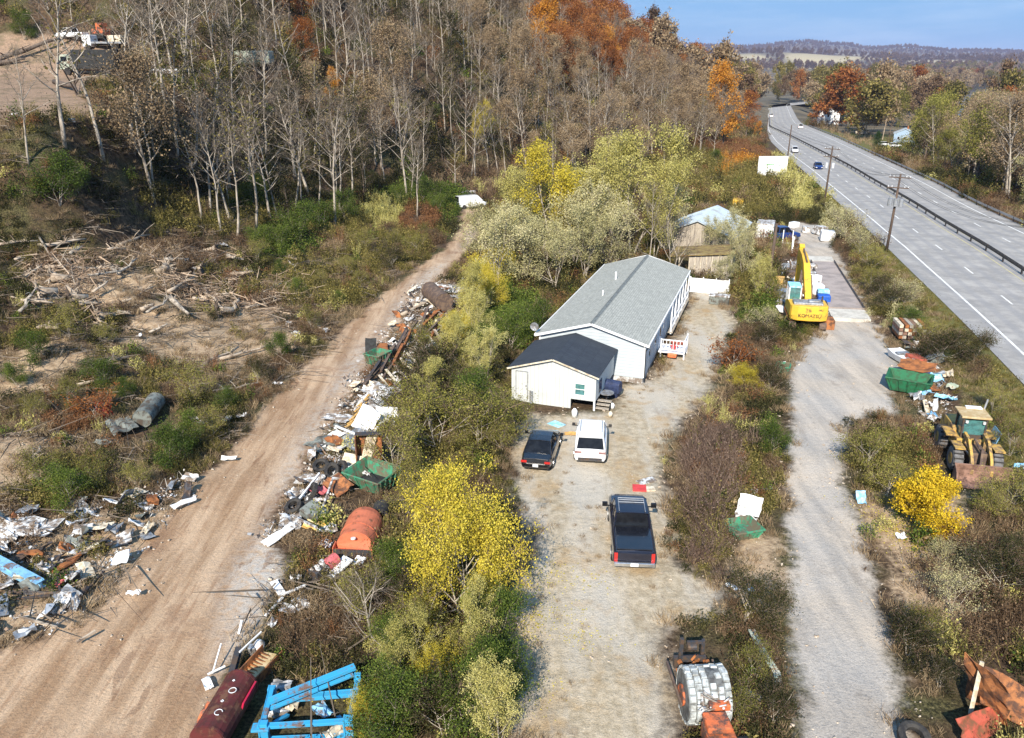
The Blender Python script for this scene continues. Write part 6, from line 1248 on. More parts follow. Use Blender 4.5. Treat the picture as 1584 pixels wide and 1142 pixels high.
skip('green_skip', 585, 562, 1.5, 1.7, .9, 'green_paint', 'gap_dark', 'small faded green bin at the road edge of the beam heap', .5, 'bin')
sheet('dark_plate', 574, 545, .9, 1.2, 'gap_dark', 'dark triangular plate standing at the road edge of the beam heap', tilt=(1.2, 0), crump=.04, up=.6, cat='plate')
sheet('white_tarp', 588, 612, 2.6, 2.0, 'white_sheet', 'white tarp draped over debris below the beam heap', az=.5, crump=.24, up=.5, cat='tarp')
sheet('white_tarp', 578, 628, 3.0, 1.3, 'white_sheet', 'narrow white tarp below the first tarp on the debris row', az=1.1, crump=.16, up=.4, cat='tarp')
sheet('white_board', 522, 652, 1.9, 1.1, 'white_sheet', 'white board lying nearest to the dirt road on the debris row', az=.3, crump=.08, up=.3, cat='board')
sheet('white_gable', 568, 664, 1.6, 1.6, 'white_paint', 'white pointed panel leaning among yellow timber', az=.6, tilt=(.9, .2), crump=.04, up=.7, cat='panel')
sheet('bent_sheet', 602, 655, 1.5, 1.6, 'white_paint', 'white bent panel right of the pointed panel', az=-.5, tilt=(.5, .3), crump=.22, up=.5, cat='panel')
mat('timber_yellow', (.62, .38, .12), (.4, .24, .09), .8)
for i in range(7): plank('timber', (534 + i * 4, 664 - i * 4 + q.uniform(-4, 4)), (560 + i * 2, 655 - i * 5), .2 + .07 * i, .4 + .05 * i, .14, 'timber_yellow', 'orange yellow timber piece stacked left of the white pointed panel', 'timber', 'orange yellow timbers in one stack')
sheet('grey_sheet', 552, 690, 2.2, 1.6, 'grey_steel', 'bent grey metal sheet above the rusty box', az=.8, tilt=(.3, 0), crump=.14, up=.4)
sheet('mattress', 500, 690, 1.5, 1.9, 'grey_tarp', 'stained grey mattress beside the dirt road', az=.7, crump=.1, up=.25, cat='mattress')
for (a, b_, k, lab) in (((520, 670), (552, 690), 'white_paint', 'white pole crossing the debris above the grey sheet'), ((548, 728), (590, 672), 'white_paint', 'long white pole leaning left of the rusty upright box'), ((462, 788), (496, 752), 'white_paint', 'white pole lying across the tyres'), ((500, 800), (516, 762), 'white_sheet', 'white forked pole near the orange scrap'), ((455, 812), (492, 838), 'white_sheet', 'white curved pipe at the lower end of the debris row')):
    plank('pole', a, b_, .5, .8, .1, k, lab, 'pole', t=.1)
# rusty upright piece inside the green dumpster
skip('green_dumpster', 578, 750, 2.6, 2.1, .95, 'green_paint', 'gap_dark', 'bright green dented dumpster below the rusty upright box', .55, tilt=(.05, 0))
x, y, z = loc(572, 733); o = thing('rusty_locker', 'tall rust orange open box standing in the green dumpster', 'box', (x, y + .3, z + .3), -.1); b = MB(); b.box((0, .45, 1.0), (1.5, .06, 2.0)); b.box((-.74, .1, 1.0), (.06, .7, 2.0)); b.box((.72, .1, .9), (.06, .7, 1.8)); b.build('shell', 'rust_orange', o); MB().box((0, .25, 2.0), (1.55, .45, .05)).build('top_plate', 'dark_steel', o)
b = MB().add([(-.6, .38, .1), (.0, .3, .1), (.5, .38, 1.9), (-.1, .36, 1.9)], [(0, 1, 2, 3)]); b.build('torn_strip', 'cream_board', o)
sheet('cardboard', 545, 728, 1.4, 1.0, 'cream_board', 'tan board leaning on the left of the rusty upright box', az=.4, tilt=(.9, 0), crump=.04, up=.5, cat='board')
sheet('orange_plate', 523, 760, 1.9, 1.1, 'rust_orange', 'triangular rust orange plate left of the green dumpster', az=.9, tilt=(.35, 0), crump=.07, up=.45, cat='plate')
for i, (px, py, t_, k) in enumerate(((497, 728, .4, 0), (515, 740, .9, .5), (530, 738, 1.2, .9), (470, 780, .2, .2), (484, 772, 1.0, 1.2), (455, 792, .5, .6))):
    tyre(px, py, ('old black tyre at the top of the tyre group', 'old tyre leaning below the top one', 'upright tyre next to the orange plate', 'flat tyre at the road edge lower down', 'upright tyre beside the white pole', 'tyre nearest the lower end of the debris row')[i], .48, t_, k)
box_('barrel_wreck', 488, 805, (1.3, .9, .7), 'grey_tarp', 'grey green crushed appliance among the tyres', az=.6, tilt=(.2, .2), cat='appliance')
sheet('pink_cushion', 495, 768, .9, .7, 'pink_red', 'pink cushion above the white pole', az=.5, crump=.12, up=.4, cat='cushion')
for i, (px, py, w_, l_, k, lab) in enumerate(((480, 748, 1.6, 1.0, 'white_sheet', 'white crumpled foil below the tyre group'), (464, 768, 1.3, .8, 'white_sheet', 'white bag remains at the road edge'), (450, 812, 1.5, 1.1, 'white_sheet', 'white scraps at the lower end of the tyres'), (434, 832, 2.1, .5, 'white_paint', 'long white board lying along the dirt road edge'), (505, 822, 1.0, .8, 'white_sheet', 'white sheet beside the orange tank'), (488, 818, 1.2, .7, 'leaf_orange_cloth', 'orange cloth on white boards left of the orange tank'), (606, 648, 1.0, .8, 'green_dark', 'dark green tarp end right of the bent panel'), (505, 848, .5, .6, 'white_paint', 'small white box lid left of the orange tank'))):
    if k == 'leaf_orange_cloth': mat(k, (.7, .42, .1), (.6, .5, .3), .8)
    sheet('scrap_sheet', px, py, w_, l_, k, lab, az=i * .7, crump=.12, up=.25)
q = random.Random(77); KL = ['white_sheet', 'white_sheet', 'grey_steel', 'cream_board', 'white_paint', 'dark_steel', 'rust', 'grey_tarp']
for (pg, n_, lab, gr) in ((WASTE[0], 90, 'small loose scrap piece scattered in the row along the dirt road', 'dumped sheets along the dirt road'), (WASTE[1], 60, 'small loose scrap piece scattered in the left foreground rubble', 'dumped sheets in the foreground rubble'), (WASTE[2], 26, 'small loose scrap piece scattered on the bank by the wheel loader', 'dumped sheets by the wheel loader'), (WASTE[3], 22, 'small loose scrap piece scattered beside the excavator boom', 'scrap pieces by the excavator')):
    lo_, hi_ = pg.min(0), pg.max(0); k_ = 0
    while k_ < n_:
        x, y = q.uniform(lo_[0], hi_[0]), q.uniform(lo_[1], hi_[1])
        if sdist(pg, np.array([x]), np.array([y]))[0] < .2: continue
        k_ += 1; m_ = MB(); w_, l_ = q.uniform(.25, .9), q.uniform(.4, 1.5); z_ = float(T(x, y)); a_ = q.uniform(0, 6.28); nn = 4; vs = []
        for s_ in (0, 1):
            for j in range(nn):
                for i in range(3): vs.append(((i / 2 - .5) * w_ + q.gauss(0, .03), (j / 3 - .5) * l_ + q.gauss(0, .04), q.gauss(0, .07) - .03 * s_))
        fs = []
        for j in range(nn - 1):
            for i in range(2): k = j * 3 + i; fs += [(k, k + 1, k + 4, k + 3), (12 + k, 12 + k + 3, 12 + k + 4, 12 + k + 1)]
        ring = [0, 1, 2, 5, 8, 11, 10, 9, 6, 3]
        for a, b_ in zip(ring, ring[1:] + ring[:1]): fs.append((b_, a, a + 12, b_ + 12))
        solo(m_.add(vs, fs), 'scrap_piece', q.choice(KL), lab, 'scrap', (x, y, z_ + q.uniform(.15, .5)), group=gr, rot=(q.gauss(0, .45), q.gauss(0, .3), a_))
# orange tank
o = thing('orange_tank', 'large orange red round topped tank in the bushes right of the dirt road', 'tank', (*loc(546, 868)[:2], 0), R(3)); r_ = .93; n_ = 17
def arch(y, s=1.0, zb=0, zo=.35): return [(-r_ * s, y, zb)] + [(-r_ * s * math.cos(a), y, zo + r_ * s * 1.0 * math.sin(a)) for a in np.linspace(0, math.pi, n_)] + [(r_ * s, y, zb)]
MB().loft([arch(.55), arch(1.35)], cap=False).build('front_shell', 'tank_orange', o, smooth=True); MB().loft([arch(1.35, 1.02), arch(1.43, 1.02)]).build('seam_band', 'tank_orange', o)
MB().loft([arch(1.43), arch(2.6), arch(3.0, .93), arch(3.25, .75), arch(3.38, .4)], cap=True).build('rear_shell', 'tank_orange', o, smooth=False)
b = MB(); pts = arch(.55)[1:-1]; b.add([(-r_, 0, .62), (r_, 0, .62)] + pts, [(0, 1) + tuple(range(len(pts) + 1, 1, -1))]); b.build('sloping_end', 'tank_orange', o)
MB().box((0, .03, .3), (1.86, .06, .62)).build('front_board', 'dark_steel', o)
b = MB(); b.box((-r_ + .0, .3, .35), (.05, .6, .7)); b.box((r_, .3, .35), (.05, .6, .7)); b.build('side_board', 'tank_orange', o)
MB().tube([(0, .35, 1.0), (0, .36, 1.06)], .12, 10).build('cap', 'plate_white', o, smooth=False)
cyl('black_barrel', (588, 812), (592, 796), .45, 'black_rubber', 'black barrel right of the orange tank', 'barrel')
# engine and white board below the tank
o = thing('engine_block', 'old engine with a pink drum and pale fittings in the weeds', 'engine', loc(500, 893), R(35)); MB().tube([(0, .2, .5), (0, .85, .55)], .3, 14).build('drum', 'pink_red', o); MB().box((0, -.25, .35), (.6, .7, .6)).build('block', 'dark_steel', o, bev=.04); b = MB(); q = random.Random(2)
for i in range(14): b.box((q.uniform(-.3, .3), q.uniform(-.6, .1), q.uniform(.55, .8)), (.14, .12, .12), rot=(q.random(), q.random(), q.random()))
b.build('fitting', 'white_sheet', o)
box_('white_door', 524, 888, (.62, 1.35, .08), 'white_paint', 'white door panel leaning right of the old engine', az=.65, tilt=(.25, 0), up=.35, cat='door panel')
sheet('white_box', 556, 876, .5, .5, 'white_paint', 'small white square below the black end of the orange tank', az=.4, tilt=(.4, 0), crump=.02, up=.3, cat='box')
plank('white_bracket', (424, 908), (438, 926), .3, .2, .34, 'white_paint', 'white bent bracket standing at the roadside', 'bracket'); plank('white_bracket', (438, 926), (474, 912), .2, .25, .12, 'white_paint', 'white bar running from the bracket towards the old engine', 'bar'); plank('white_bracket', (411, 956), (438, 930), .1, .2, .12, 'white_paint', 'white bar lying below the roadside bracket', 'bar')
for i, (px, py, w_, l_, lab) in enumerate(((447, 946, .7, .6, 'pale blue white sheet right of the lying bar'), (466, 938, .9, .6, 'white sheet behind the pale blue one'), (422, 968, .45, .35, 'white round lump at the roadside below the bars'), (458, 898, .5, .35, 'small white card above the bracket'), (432, 905, .3, .3, 'tiny white scrap right beside the bracket'))): sheet('scrap_sheet', px, py, w_, l_, 'white_sheet', lab, az=i, crump=.08, up=.2)
bucket(402, 1008, 'white_sheet', 'grey white bucket standing in the weeds at the roadside', .24, .55); box_('paint_can', 392, 1012, (.3, .3, .4), 'grey_steel', 'small grey can left of the roadside bucket', cat='can')
plank('white_pole', (372, 1000), (378, 988), .6, .9, .08, 'white_paint', 'short white stake above the dark beam', 'stake'); log((348, 1055), (375, 1000), .06, 'twig_stick', 'thin pale branch bent over the road edge', name='branch') if False else None
beam('dark_beam', (352, 1085), (372, 1022), .35, .55, .22, 'dark_steel', 'dark beam leaning left of the rusty trough', hh=.3)
o = thing('rusty_trough', 'rusty orange trough between the dark beam and the maroon tank', 'trough', loc(392, 1050), R(26)); b = MB(); b.slab((-.35, -.9, .1), (.35, -.9, .25), (.35, 1.0, .55), (-.35, 1.0, .4), .04); b.build('floor', 'tan_metal', o); b = MB(); b.slab((.36, -1.1, -.1), (.42, -1.1, .35), (.42, 1.2, .6), (.36, 1.2, .1), .04); b.slab((-.38, -.9, .05), (-.36, -.9, .45), (-.36, 1.0, .75), (-.38, 1.0, .35), .04); b.build('side', 'rust_orange', o)
b = MB(); 
for i in range(12): b.box((0, -.8 + i * .15, .2 + i * .024), (.66, .03, .05))
b.build('slat', 'rust', o); plank('white_bar', (374, 1035), (408, 1006), .8, .9, .05, 'white_paint', 'thin white bar resting on the rusty trough', 'bar')
sheet('white_scrap', 322, 1063, .7, .3, 'white_paint', 'white triangular scrap on the road edge', az=1.0, crump=.05, up=.2); plank('white_bar', (322, 1050), (350, 1040), .2, .3, .05, 'white_paint', 'thin white rod beside the triangular scrap', 'rod'); plank('white_bar', (330, 1048), (345, 1015), .2, .6, .05, 'white_paint', 'thin upright white rod near the dark beam', 'rod')
# maroon tank
o = cyl('maroon_tank', (325, 1175), (378, 1082), .62, 'maroon', 'dark maroon round tank with white marks lying beside the blue frame', 'tank', h=.15, open_=False, rings=2)
L_m = 2.6
for k, (t_, a_) in enumerate(((.7, .25), (1.2, .1), (1.75, .3), (2.2, .05))):
    m_ = MB(); c_ = Vector((math.sin(a_) * .63, t_, math.cos(a_) * .63)); n_ = 14; rr_ = (.13, .05, .13, .04)[k]
    for i in range(n_ if k in (0, 2) else 4):
        t0 = 2 * math.pi * i / (n_ if k in (0, 2) else 4) + .3; t1 = t0 + 2 * math.pi / (n_ if k in (0, 2) else 4); 
        if k == 0 and i > 10: continue
        p0 = c_ + Vector((math.cos(t0) * rr_, math.sin(t0) * rr_, .012)); p1 = c_ + Vector((math.cos(t1) * rr_, math.sin(t1) * rr_, .012)); m_.tube([p0, p1], .016, 4)
    m_.build('mark', 'plate_white', o)
mat('crimson', (.5, .015, .06), (.4, .02, .05), .6); MB().box((.6, 2.0, .12), (.06, 1.1, .5), rot=(0, .3, 0)).build('lit_side', 'crimson', o)  # crimson slab paints the lit right side of the tank
sheet('orange_scrap', 322, 1120, .6, .9, 'machine_orange', 'bright orange scrap sticking out left of the maroon tank', az=.4, tilt=(.7, .2), crump=.08, up=.3); sheet('white_scrap', 312, 1136, .5, .5, 'white_sheet', 'white torn scrap at the bottom edge left of the maroon tank', crump=.1, up=.15)
# blue frame
bx, by, bz = loc(478, 1150); o = thing('steel_framework', 'bright blue welded steel frame standing in the dark brush', 'frame', (bx, by, bz), R(-3)); o.scale = (1, .95, .74)
def bar(p0, p1, w_, nm='bar'):
    p0, p1 = Vector(p0), Vector(p1); d = p1 - p0; m = MB(); m.box((0, 0, 0), (w_, w_, d.length)); m.box((w_ * .62, 0, 0), (w_ * .22, w_ * 1.2, d.length)); c_ = m.build(nm, 'blue_beam', o, bev=.01); c_.location = (p0 + p1) / 2; c_.rotation_euler = d.to_track_quat('Z', 'Y').to_euler(); return c_
for p0, p1, w_, nm in (((-1.45, 0, 0), (-1.45, 0, 1.35), .26, 'post'), ((1.45, 0, 0), (1.45, 0, 1.45), .28, 'post'), ((-1.6, 2.0, 0), (-1.6, 2.0, 1.1), .22, 'post'), ((1.5, 2.2, 0), (1.5, 2.2, 1.5), .2, 'post'), ((-1.4, 0, 1.1), (1.4, 0, 1.2), .16, 'crossbar'), ((-1.4, 0, .3), (1.4, 0, .3), .16, 'crossbar'), ((-1.5, 1.6, .75), (1.5, 1.8, .75), .22, 'crossbar'), ((-1.5, 0, 1.1), (-1.6, 2.0, 1.05), .16, 'side_bar'), ((1.45, 0, 1.1), (1.5, 2.2, 1.1), .16, 'side_bar'), ((-1.5, 1.1, 1.25), (1.4, 2.35, 1.75), .2, 'diagonal_beam'), ((-1.5, .9, 1.0), (1.35, 2.15, 1.5), .12, 'diagonal_beam'), ((-1.45, 0, .95), (-.9, 1.1, .4), .12, 'brace'), ((1.45, 0, .9), (.9, 1.0, .3), .12, 'brace')): bar(p0, p1, w_, nm)
MB().box((1.45, -.16, 1.0), (.22, .02, .2)).build('rust_patch', 'rust', o); MB().box((-1.55, -.05, 1.12), (.6, .4, .12)).build('corner_plate', 'blue_beam', o, bev=.02)
for i, (px, py, k, lab) in enumerate(((430, 1112, 'white_sheet', 'white scraps inside the left half of the blue frame'), (500, 1108, 'blue_pale', 'pale blue scrap inside the right half of the blue frame'), (455, 1095, 'cream_board', 'tan board behind the front bar of the blue frame'), (520, 1140, 'cream_board', 'tan scrap at the foot of the right blue post'), (436, 1070, 'grey_steel', 'grey drum lid behind the diagonal blue beam'))): sheet('scrap_sheet', px, py, .8, .5, k, lab, az=i * .8, crump=.1, up=.3)
# left foreground heap
x, y, z = loc(28, 905)
beam('blue_girder', (-40, 872), (66, 914), .95, .3, .42, 'blue_pale', 'thick pale blue girder sloping down into the rubble on the left', 'girder', hh=.4)
sheet('white_roofing', 40, 824, 3.4, 1.6, 'white_sheet', 'large pale sheet lying at the back of the left rubble heap', az=.1, crump=.14, up=.4); sheet('white_roofing', 0, 838, 2.0, 1.0, 'white_sheet', 'smaller pale sheet at the picture edge in front of the large one', az=.4, crump=.14, up=.3)
for i, (px, py, w_, l_, k, t_, lab) in enumerate(((96, 942, .6, 1.0, 'white_sheet', .5, 'pale upright sheet at the tip of the left rubble heap'), (106, 930, 1.3, .8, 'grey_steel', .3, 'bent blue grey sheet behind the pale upright one'), (118, 940, 1.2, .35, 'white_sheet', .1, 'long pale strip at the right tip of the rubble heap'), (100, 905, .9, .5, 'pink_red', .2, 'dull pink slab on the rubble heap'), (40, 985, .8, .5, 'grey_steel', .1, 'small blue grey bag alone on the bare soil'), (155, 822, 1.2, 1.0, 'cream_board', .3, 'pale square board on the tan bank'), (118, 800, 1.4, .6, 'grey_steel', .3, 'bent grey duct above the pale board'), (140, 798, .7, .6, 'white_sheet', .3, 'white lump right of the grey duct'), (230, 824, .9, .4, 'cream_board', .1, 'cream strip on the bank near the road'), (285, 785, 1.3, .4, 'white_paint', .1, 'long white strip at the edge of the dirt road'), (355, 715, .9, .25, 'white_paint', .1, 'white slat lying alone at the dirt road edge'), (295, 745, .9, .5, 'white_sheet', .3, 'white crumple below the tan weeds'), (208, 925, .6, .25, 'white_paint', .1, 'white sliver on the open dirt road'), (80, 880, 1.4, .9, 'dark_steel', .4, 'black bent sheet in the middle of the rubble heap'), (30, 870, 1.6, .9, 'brown_steel', .2, 'brown sheet behind the blue girder'), (60, 925, 2.8, .2, 'dark_steel', .1, 'dark rail lying under the end of the blue girder'), (110, 755, .8, .3, 'white_paint', .2, 'white strip in the bushes above the rubble'))):
    sheet('scrap_sheet', px, py, w_, l_, k, lab, az=i * .6 if l_ > .3 else 0, tilt=(t_, 0), crump=.09, up=.3)
for i, (a, b_, lab) in enumerate((((0, 935), (80, 930), 'dark pole lying left of the grey sheet'), ((130, 925), (163, 892), 'thin dark pole pointing up the road from the rubble'), ((30, 960), (90, 980), 'pale stick on the soil below the rubble'), ((85, 872), (95, 925), 'short dark post stuck in the rubble'), ((120, 1000), (150, 985), 'short pale stick on the soil'))): plank('stick', a, b_, .2, .3, .09, 'dark_steel' if i in (0, 1, 3) else 'log_wood', lab, 'pole', t=.08)
cyl('grey_pipe', (222, 664), (244, 634), .6, 'grey_tarp', 'large grey green pipe lying in the brush above the road', 'pipe', rings=3, h=.1); sheet('grey_tarp', 190, 668, 2.2, 1.5, 'grey_tarp', 'grey tarp spread left of the large pipe', az=.9, crump=.2, up=.45, cat='tarp'); sheet('tarp_scrap', 165, 690, 1.2, .9, 'grey_tarp', 'grey scrap below the grey tarp', az=.3, crump=.15, up=.3)
for i, (px, py, lab) in enumerate(((296, 655, 'white can in the dark brush right of the pipe'), (312, 662, 'white scrap right of the can in the dark brush'), (350, 655, 'white rim in the dark brush near the road'), (375, 648, 'round white ring beside the road'), (430, 598, 'small white bag at the road edge near the woods side'), (505, 515, 'white bag on the orange road edge'), (447, 505, 'white crumpled panel in the slash'), (458, 520, 'white torn panel below the first one in the slash'), (215, 525, 'white bag on the bare patch of the slope'), (285, 408, 'white drum among the fallen logs'), (305, 420, 'white scrap left of the stacked slash'), (347, 382, 'round white bucket at the foot of the woods'), (110, 190, 'white bag on the lower edge of the hillside lot'), (55, 186, 'pale scrap heap on the lower edge of the hillside lot'), (22, 182, 'white sheet at the left end of the hillside lot edge'), (320, 118, 'white drum behind the trees right of the box truck'))): sheet('litter', px, py, q.uniform(.5, .9) * (1.6 if py < 430 else 1), q.uniform(.4, .7) * (1.6 if py < 430 else 1), 'white_sheet', lab, az=i, tilt=(.3, .1), crump=.14, up=.3, cat='litter')
GL = 'fallen logs on the left slope'
for a, b_, r_ in (((36, 436), (66, 418), .16), ((70, 418), (188, 422), .17), ((-10, 383), (60, 380), .15), ((60, 385), (135, 378), .2), ((182, 385), (234, 370), .2), ((208, 382), (246, 398), .14), ((40, 470), (110, 466), .13), ((250, 446), (335, 450), .15), ((318, 452), (345, 485), .17), ((60, 368), (125, 468), .09), ((270, 380), (282, 408), .07), ((190, 470), (240, 450), .12), ((300, 430), (340, 400), .1), ((215, 450), (235, 460), .1), ((340, 560), (420, 540), .14), ((120, 600), (180, 590), .12), ((310, 575), (370, 545), .16), ((50, 730), (64, 700), .13), ((140, 570), (200, 560), .1), ((330, 610), (400, 600), .1), ((-10, 455), (30, 470), .12), ((380, 480), (440, 470), .12)):
    log(a, b_, r_, 'log_wood' if r_ > .1 else 'bark_pale', 'bleached fallen log or limb on the cleared slope left of the dirt road', GL)
q = random.Random(31)
for i in range(30):
    px, py = q.uniform(20, 450), q.uniform(400, 520); a_ = q.gauss(0, .5); l_ = q.uniform(18, 60); log((px, py), (px + math.cos(a_) * l_, py + math.sin(a_) * l_ * .7), q.uniform(.1, .26), q.choice(['log_wood', 'bark_pale', 'log_wood']), 'bleached fallen log or limb on the cleared slope left of the dirt road', GL, h0=q.uniform(0, .8), h1=q.uniform(.1, 1.2))
for i, (px, py) in enumerate(((70, 462), (118, 472), (255, 425), (310, 425), (160, 500), (345, 490), (90, 440), (330, 395))):
    o = thing('uprooted_stump', 'uprooted stump with a plate of roots in the cleared slash', 'stump', loc(px, py), q.uniform(0, 6), 'uprooted stumps in the slash'); MB().tube([(0, -1.0, .5), (0, -.2, .6), (0, .3, .65)], [.25, .3, .5], 9).build('trunk', 'log_wood', o, smooth=True); m = MB()
    for k in range(14): a_ = k * .45 + q.gauss(0, .1); r_ = q.uniform(.7, 1.3); m.tube([(0, .3, .65), (math.cos(a_) * r_ * .5, .45, .65 + math.sin(a_) * r_ * .5), (math.cos(a_) * r_, .5 + q.gauss(0, .2), .65 + math.sin(a_) * r_)], [.13, .08, .02], 5)
    m.build('roots', 'bark_dark' if i % 2 else 'log_wood', o)
log((-20, 108), (105, 68), .45, 'bark_dark', 'long dark trunk lying across the hillside lot in front of the white pickup', h0=.3, h1=.6); log((-10, 104), (40, 98), .4, 'bark_dark', 'second dark trunk at the left end of the long one'); log((85, 132), (140, 158), .35, 'bark_dark', 'dark log lying below the box truck')
# far end of the dirt road
car('abandoned_van', 'white van parked where the dirt road meets the woods', loc(728, 322), R(60), 'van', 'car_white', simple=True, L=5.2); sheet('white_boat_cover', 722, 304, 3.0, 2.0, 'white_sheet', 'white cover lying behind the white van in the woods', crump=.4, up=.7, cat='cover')
# hillside lot
x, y, z = loc(142, 116); o = thing('box_truck', 'old truck with a black box body and pale green cab on the hillside lot', 'truck', (x, y, z), R(-84))
MB().box((0, -1.4, 2.35), (2.5, 7.2, 2.9)).build('box', 'gap_dark', o, bev=.05); MB().box((0, -1.0, .75), (1.0, 9.5, .3)).build('chassis', 'brown_steel', o); c_ = MB().box((0, 3.5, 1.95), (2.4, 2.1, 2.3), taper=(.95, .9)).build('cab', 'camper_green', o, bev=.12); MB().box((0, 4.5, 2.4), (2.0, .08, .8)).build('windshield', 'glass_dark', c_); 
for s in (-1, 1): MB().box((s * 1.19, 3.6, 2.4), (.06, 1.0, .7)).build('side_window', 'glass_dark', c_)
for s in (-1, 1):
    for yy in (3.3, -3.4): w1 = MB().tube([(-.17, 0, 0), (.17, 0, 0)], .55, 16).build('wheel', 'black_rubber', o); w1.location = (s * 1.05, yy, .55)
x, y, z = loc(165, 78); o = thing('flatbed_truck', 'pale flatbed truck with tan crates standing behind the box truck', 'truck', (x, y, z), R(-82)); MB().box((0, -.8, 1.2), (2.3, 5.5, .3)).build('bed', 'grey_steel', o); MB().box((0, 2.8, 1.5), (2.2, 1.6, 1.9)).build('cab', 'plate_white', o, bev=.1)
for s in (-1, 1):
    for yy in (2.7, -2.2): w1 = MB().tube([(-.15, 0, 0), (.15, 0, 0)], .5, 14).build('wheel', 'black_rubber', o); w1.location = (s * .95, yy, .5)
for i in range(2): 
    p_ = Matrix.Rotation(R(82), 4, 'Z') @ Vector((0, -1.6 - i * 1.3, 0)); solo(MB().box((0, 0, .5), (1.8, 1.1, 1.0)), 'crate', 'cream_board', ('tan crate at the rear of the flatbed truck', 'tan crate next to the rear one on the flatbed truck')[1 - i], 'crate', (x + p_.x, y + p_.y, z + 1.36), R(-82), bev=.03)
x, y, z = loc(158, 60); o = thing('orange_loader', 'small orange machine with pale frame at the back of the hillside lot', 'machine', (x, y, z), R(-70)); MB().box((0, 0, 1.0), (1.8, 2.6, 1.1)).build('body', 'machine_orange', o, bev=.1); MB().box((0, -.3, 2.0), (1.4, 1.3, 1.0)).build('cab', 'machine_orange', o, bev=.05); MB().box((0, 1.7, .9), (1.9, .2, .9)).build('blade', 'cream_board', o)
for s in (-1, 1): MB().box((s * .95, 0, .4), (.4, 2.8, .8)).build('track', 'black_rubber', o, bev=.1)
x, y, z = loc(262, 122); o = thing('flat_trailer', 'low grey trailer half hidden by trees right of the box truck', 'trailer', (x, y, z), R(-80)); MB().box((0, 0, .9), (2.3, 7, .25)).build('bed', 'grey_steel', o); MB().box((0, 0, 1.25), (2.0, 5.6, .4)).build('load', 'white_sheet', o, bev=.1)
for s in (-1, 1): w1 = MB().tube([(-.15, 0, 0), (.15, 0, 0)], .45, 14).build('wheel', 'black_rubber', o); w1.location = (s * .95, -1, .45)
x, y, z = loc(395, 105); o = thing('camper', 'pale green camper hidden among the bare trees', 'camper', (x, y, z), R(-80)); MB().box((0, 0, 1.7), (2.3, 6.5, 2.2)).build('body', 'camper_green', o, bev=.25); MB().box((1.16, 1, 1.9), (.04, 1.2, .6)).build('window', 'glass_dark', o); 
for s in (-1, 1): w1 = MB().tube([(-.12, 0, 0), (.12, 0, 0)], .38, 14).build('wheel', 'black_rubber', o); w1.location = (s * .95, -.5, .38)
# yard things
b = MB(); box_('blue_mat', 861, 657, (1.0, .75, .05), 'blue_tarp', 'pale blue plastic slide piece lying between shed and black car', az=.8, cat='mat'); sheet('yellow_hose', 883, 672, .8, .45, 'leaf_lemon_cloth' if 'leaf_lemon_cloth' in M else 'timber_yellow', 'yellow plastic scrap on the ground left of the white car', crump=.04, up=.08, cat='scrap')
o = thing('ride_on_toy', 'red and orange plastic play toys beside the house steps', 'toy', loc(1040, 552), R(20)); MB().box((0, .3, .55), (.5, .5, .9), taper=(.4, .5)).build('seat', 'toy_red', o, bev=.06); MB().box((.05, -.4, .3), (.7, .6, .35)).build('body', 'toy_orange', o, bev=.08); MB().tube([(-.3, -.4, .12), (.4, -.4, .12)], .16, 12).build('wheel', 'black_rubber', o); MB().tube([(-.3, .35, .8), (.35, .35, .8)], .06, 8).build('handlebar', 'toy_red', o)
o = thing('round_toy', 'low maroon paddling tub behind the red toys', 'tub', loc(1049, 535), 0); MB().tube([(0, 0, 0), (0, 0, .3)], [.55, .65], 18).build('tub', 'red_rust', o)
b = MB().box((0, 0, .02), (1.05, .85, .05)); o = box_('red_board', 989, 756, (.75, .7, .08), 'toy_red', 'red board lying just in front of the pickup truck', az=.1, cat='board'); box_('cream_board', 1000, 745, (1.1, .55, .07), 'white_sheet', 'cream board lying behind the red board', az=-.5, cat='board'); box_('cream_board', 1003, 757, (.7, .5, .06), 'cream_board', 'small cream board right of the red board', az=-.1, cat='board')
# right strip between yard and access road
skip('green_cart', 1148, 826, 1.4, 1.6, .5, 'green_paint', 'green_paint', 'bright green low bin full of scrap left of the access road', 1.3, 'bin'); sheet('square_board', 1158, 797, 1.2, 1.1, 'white_paint', 'square white panel leaning behind the green bin', az=.5, tilt=(.7, 0), crump=.03, up=.6, cat='panel'); sheet('cardboard_box', 1135, 780, .8, .7, 'tan_metal', 'flattened brown box left of the square white panel', az=.5, crump=.06, up=.3, cat='box')
for i, (px, py, k, lab) in enumerate(((1145, 802, 'white_sheet', 'white bag on top of the green bin'), (1160, 808, 'white_sheet', 'white sheet on the right end of the green bin'), (1165, 765, 'white_sheet', 'pale scrap above the square white panel'), (1172, 778, 'white_sheet', 'white scrap at the right of the square panel'), (1133, 912, 'white_paint', 'small white bottle in the red weeds'), (1162, 915, 'white_paint', 'small white plate in the red weeds'), (1211, 565, 'white_sheet', 'white scrap on the small green bin'), (1165, 1085, 'white_paint', 'small white card right of the derelict machine'), (1393, 834, 'white_paint', 'small white jug below the round yellow bush'), (1186, 760, 'white_sheet', 'white sheet at the left edge of the access road'))): sheet('litter', px, py, .55, .4, k, lab, az=i, tilt=(.3, 0), crump=.08, up=.2, cat='litter')
skip('small_green_bin', 1210, 576, 1.0, 1.2, .6, 'green_paint', 'gap_dark', 'small green bin in the weeds at the bend of the access road', .4, 'bin')
o = thing('curved_gutter', 'long pale curved gutter strip in the weeds right of the derelict machine', 'gutter', loc(1182, 1035), 0); p = [Vector(loc(a, b_)) - Vector(o.location) + Vector((0, 0, h_)) for a, b_, h_ in ((1160, 992, .5), (1172, 1015, .45), (1186, 1036, .4), (1200, 1056, .35), (1202, 1075, .3))]
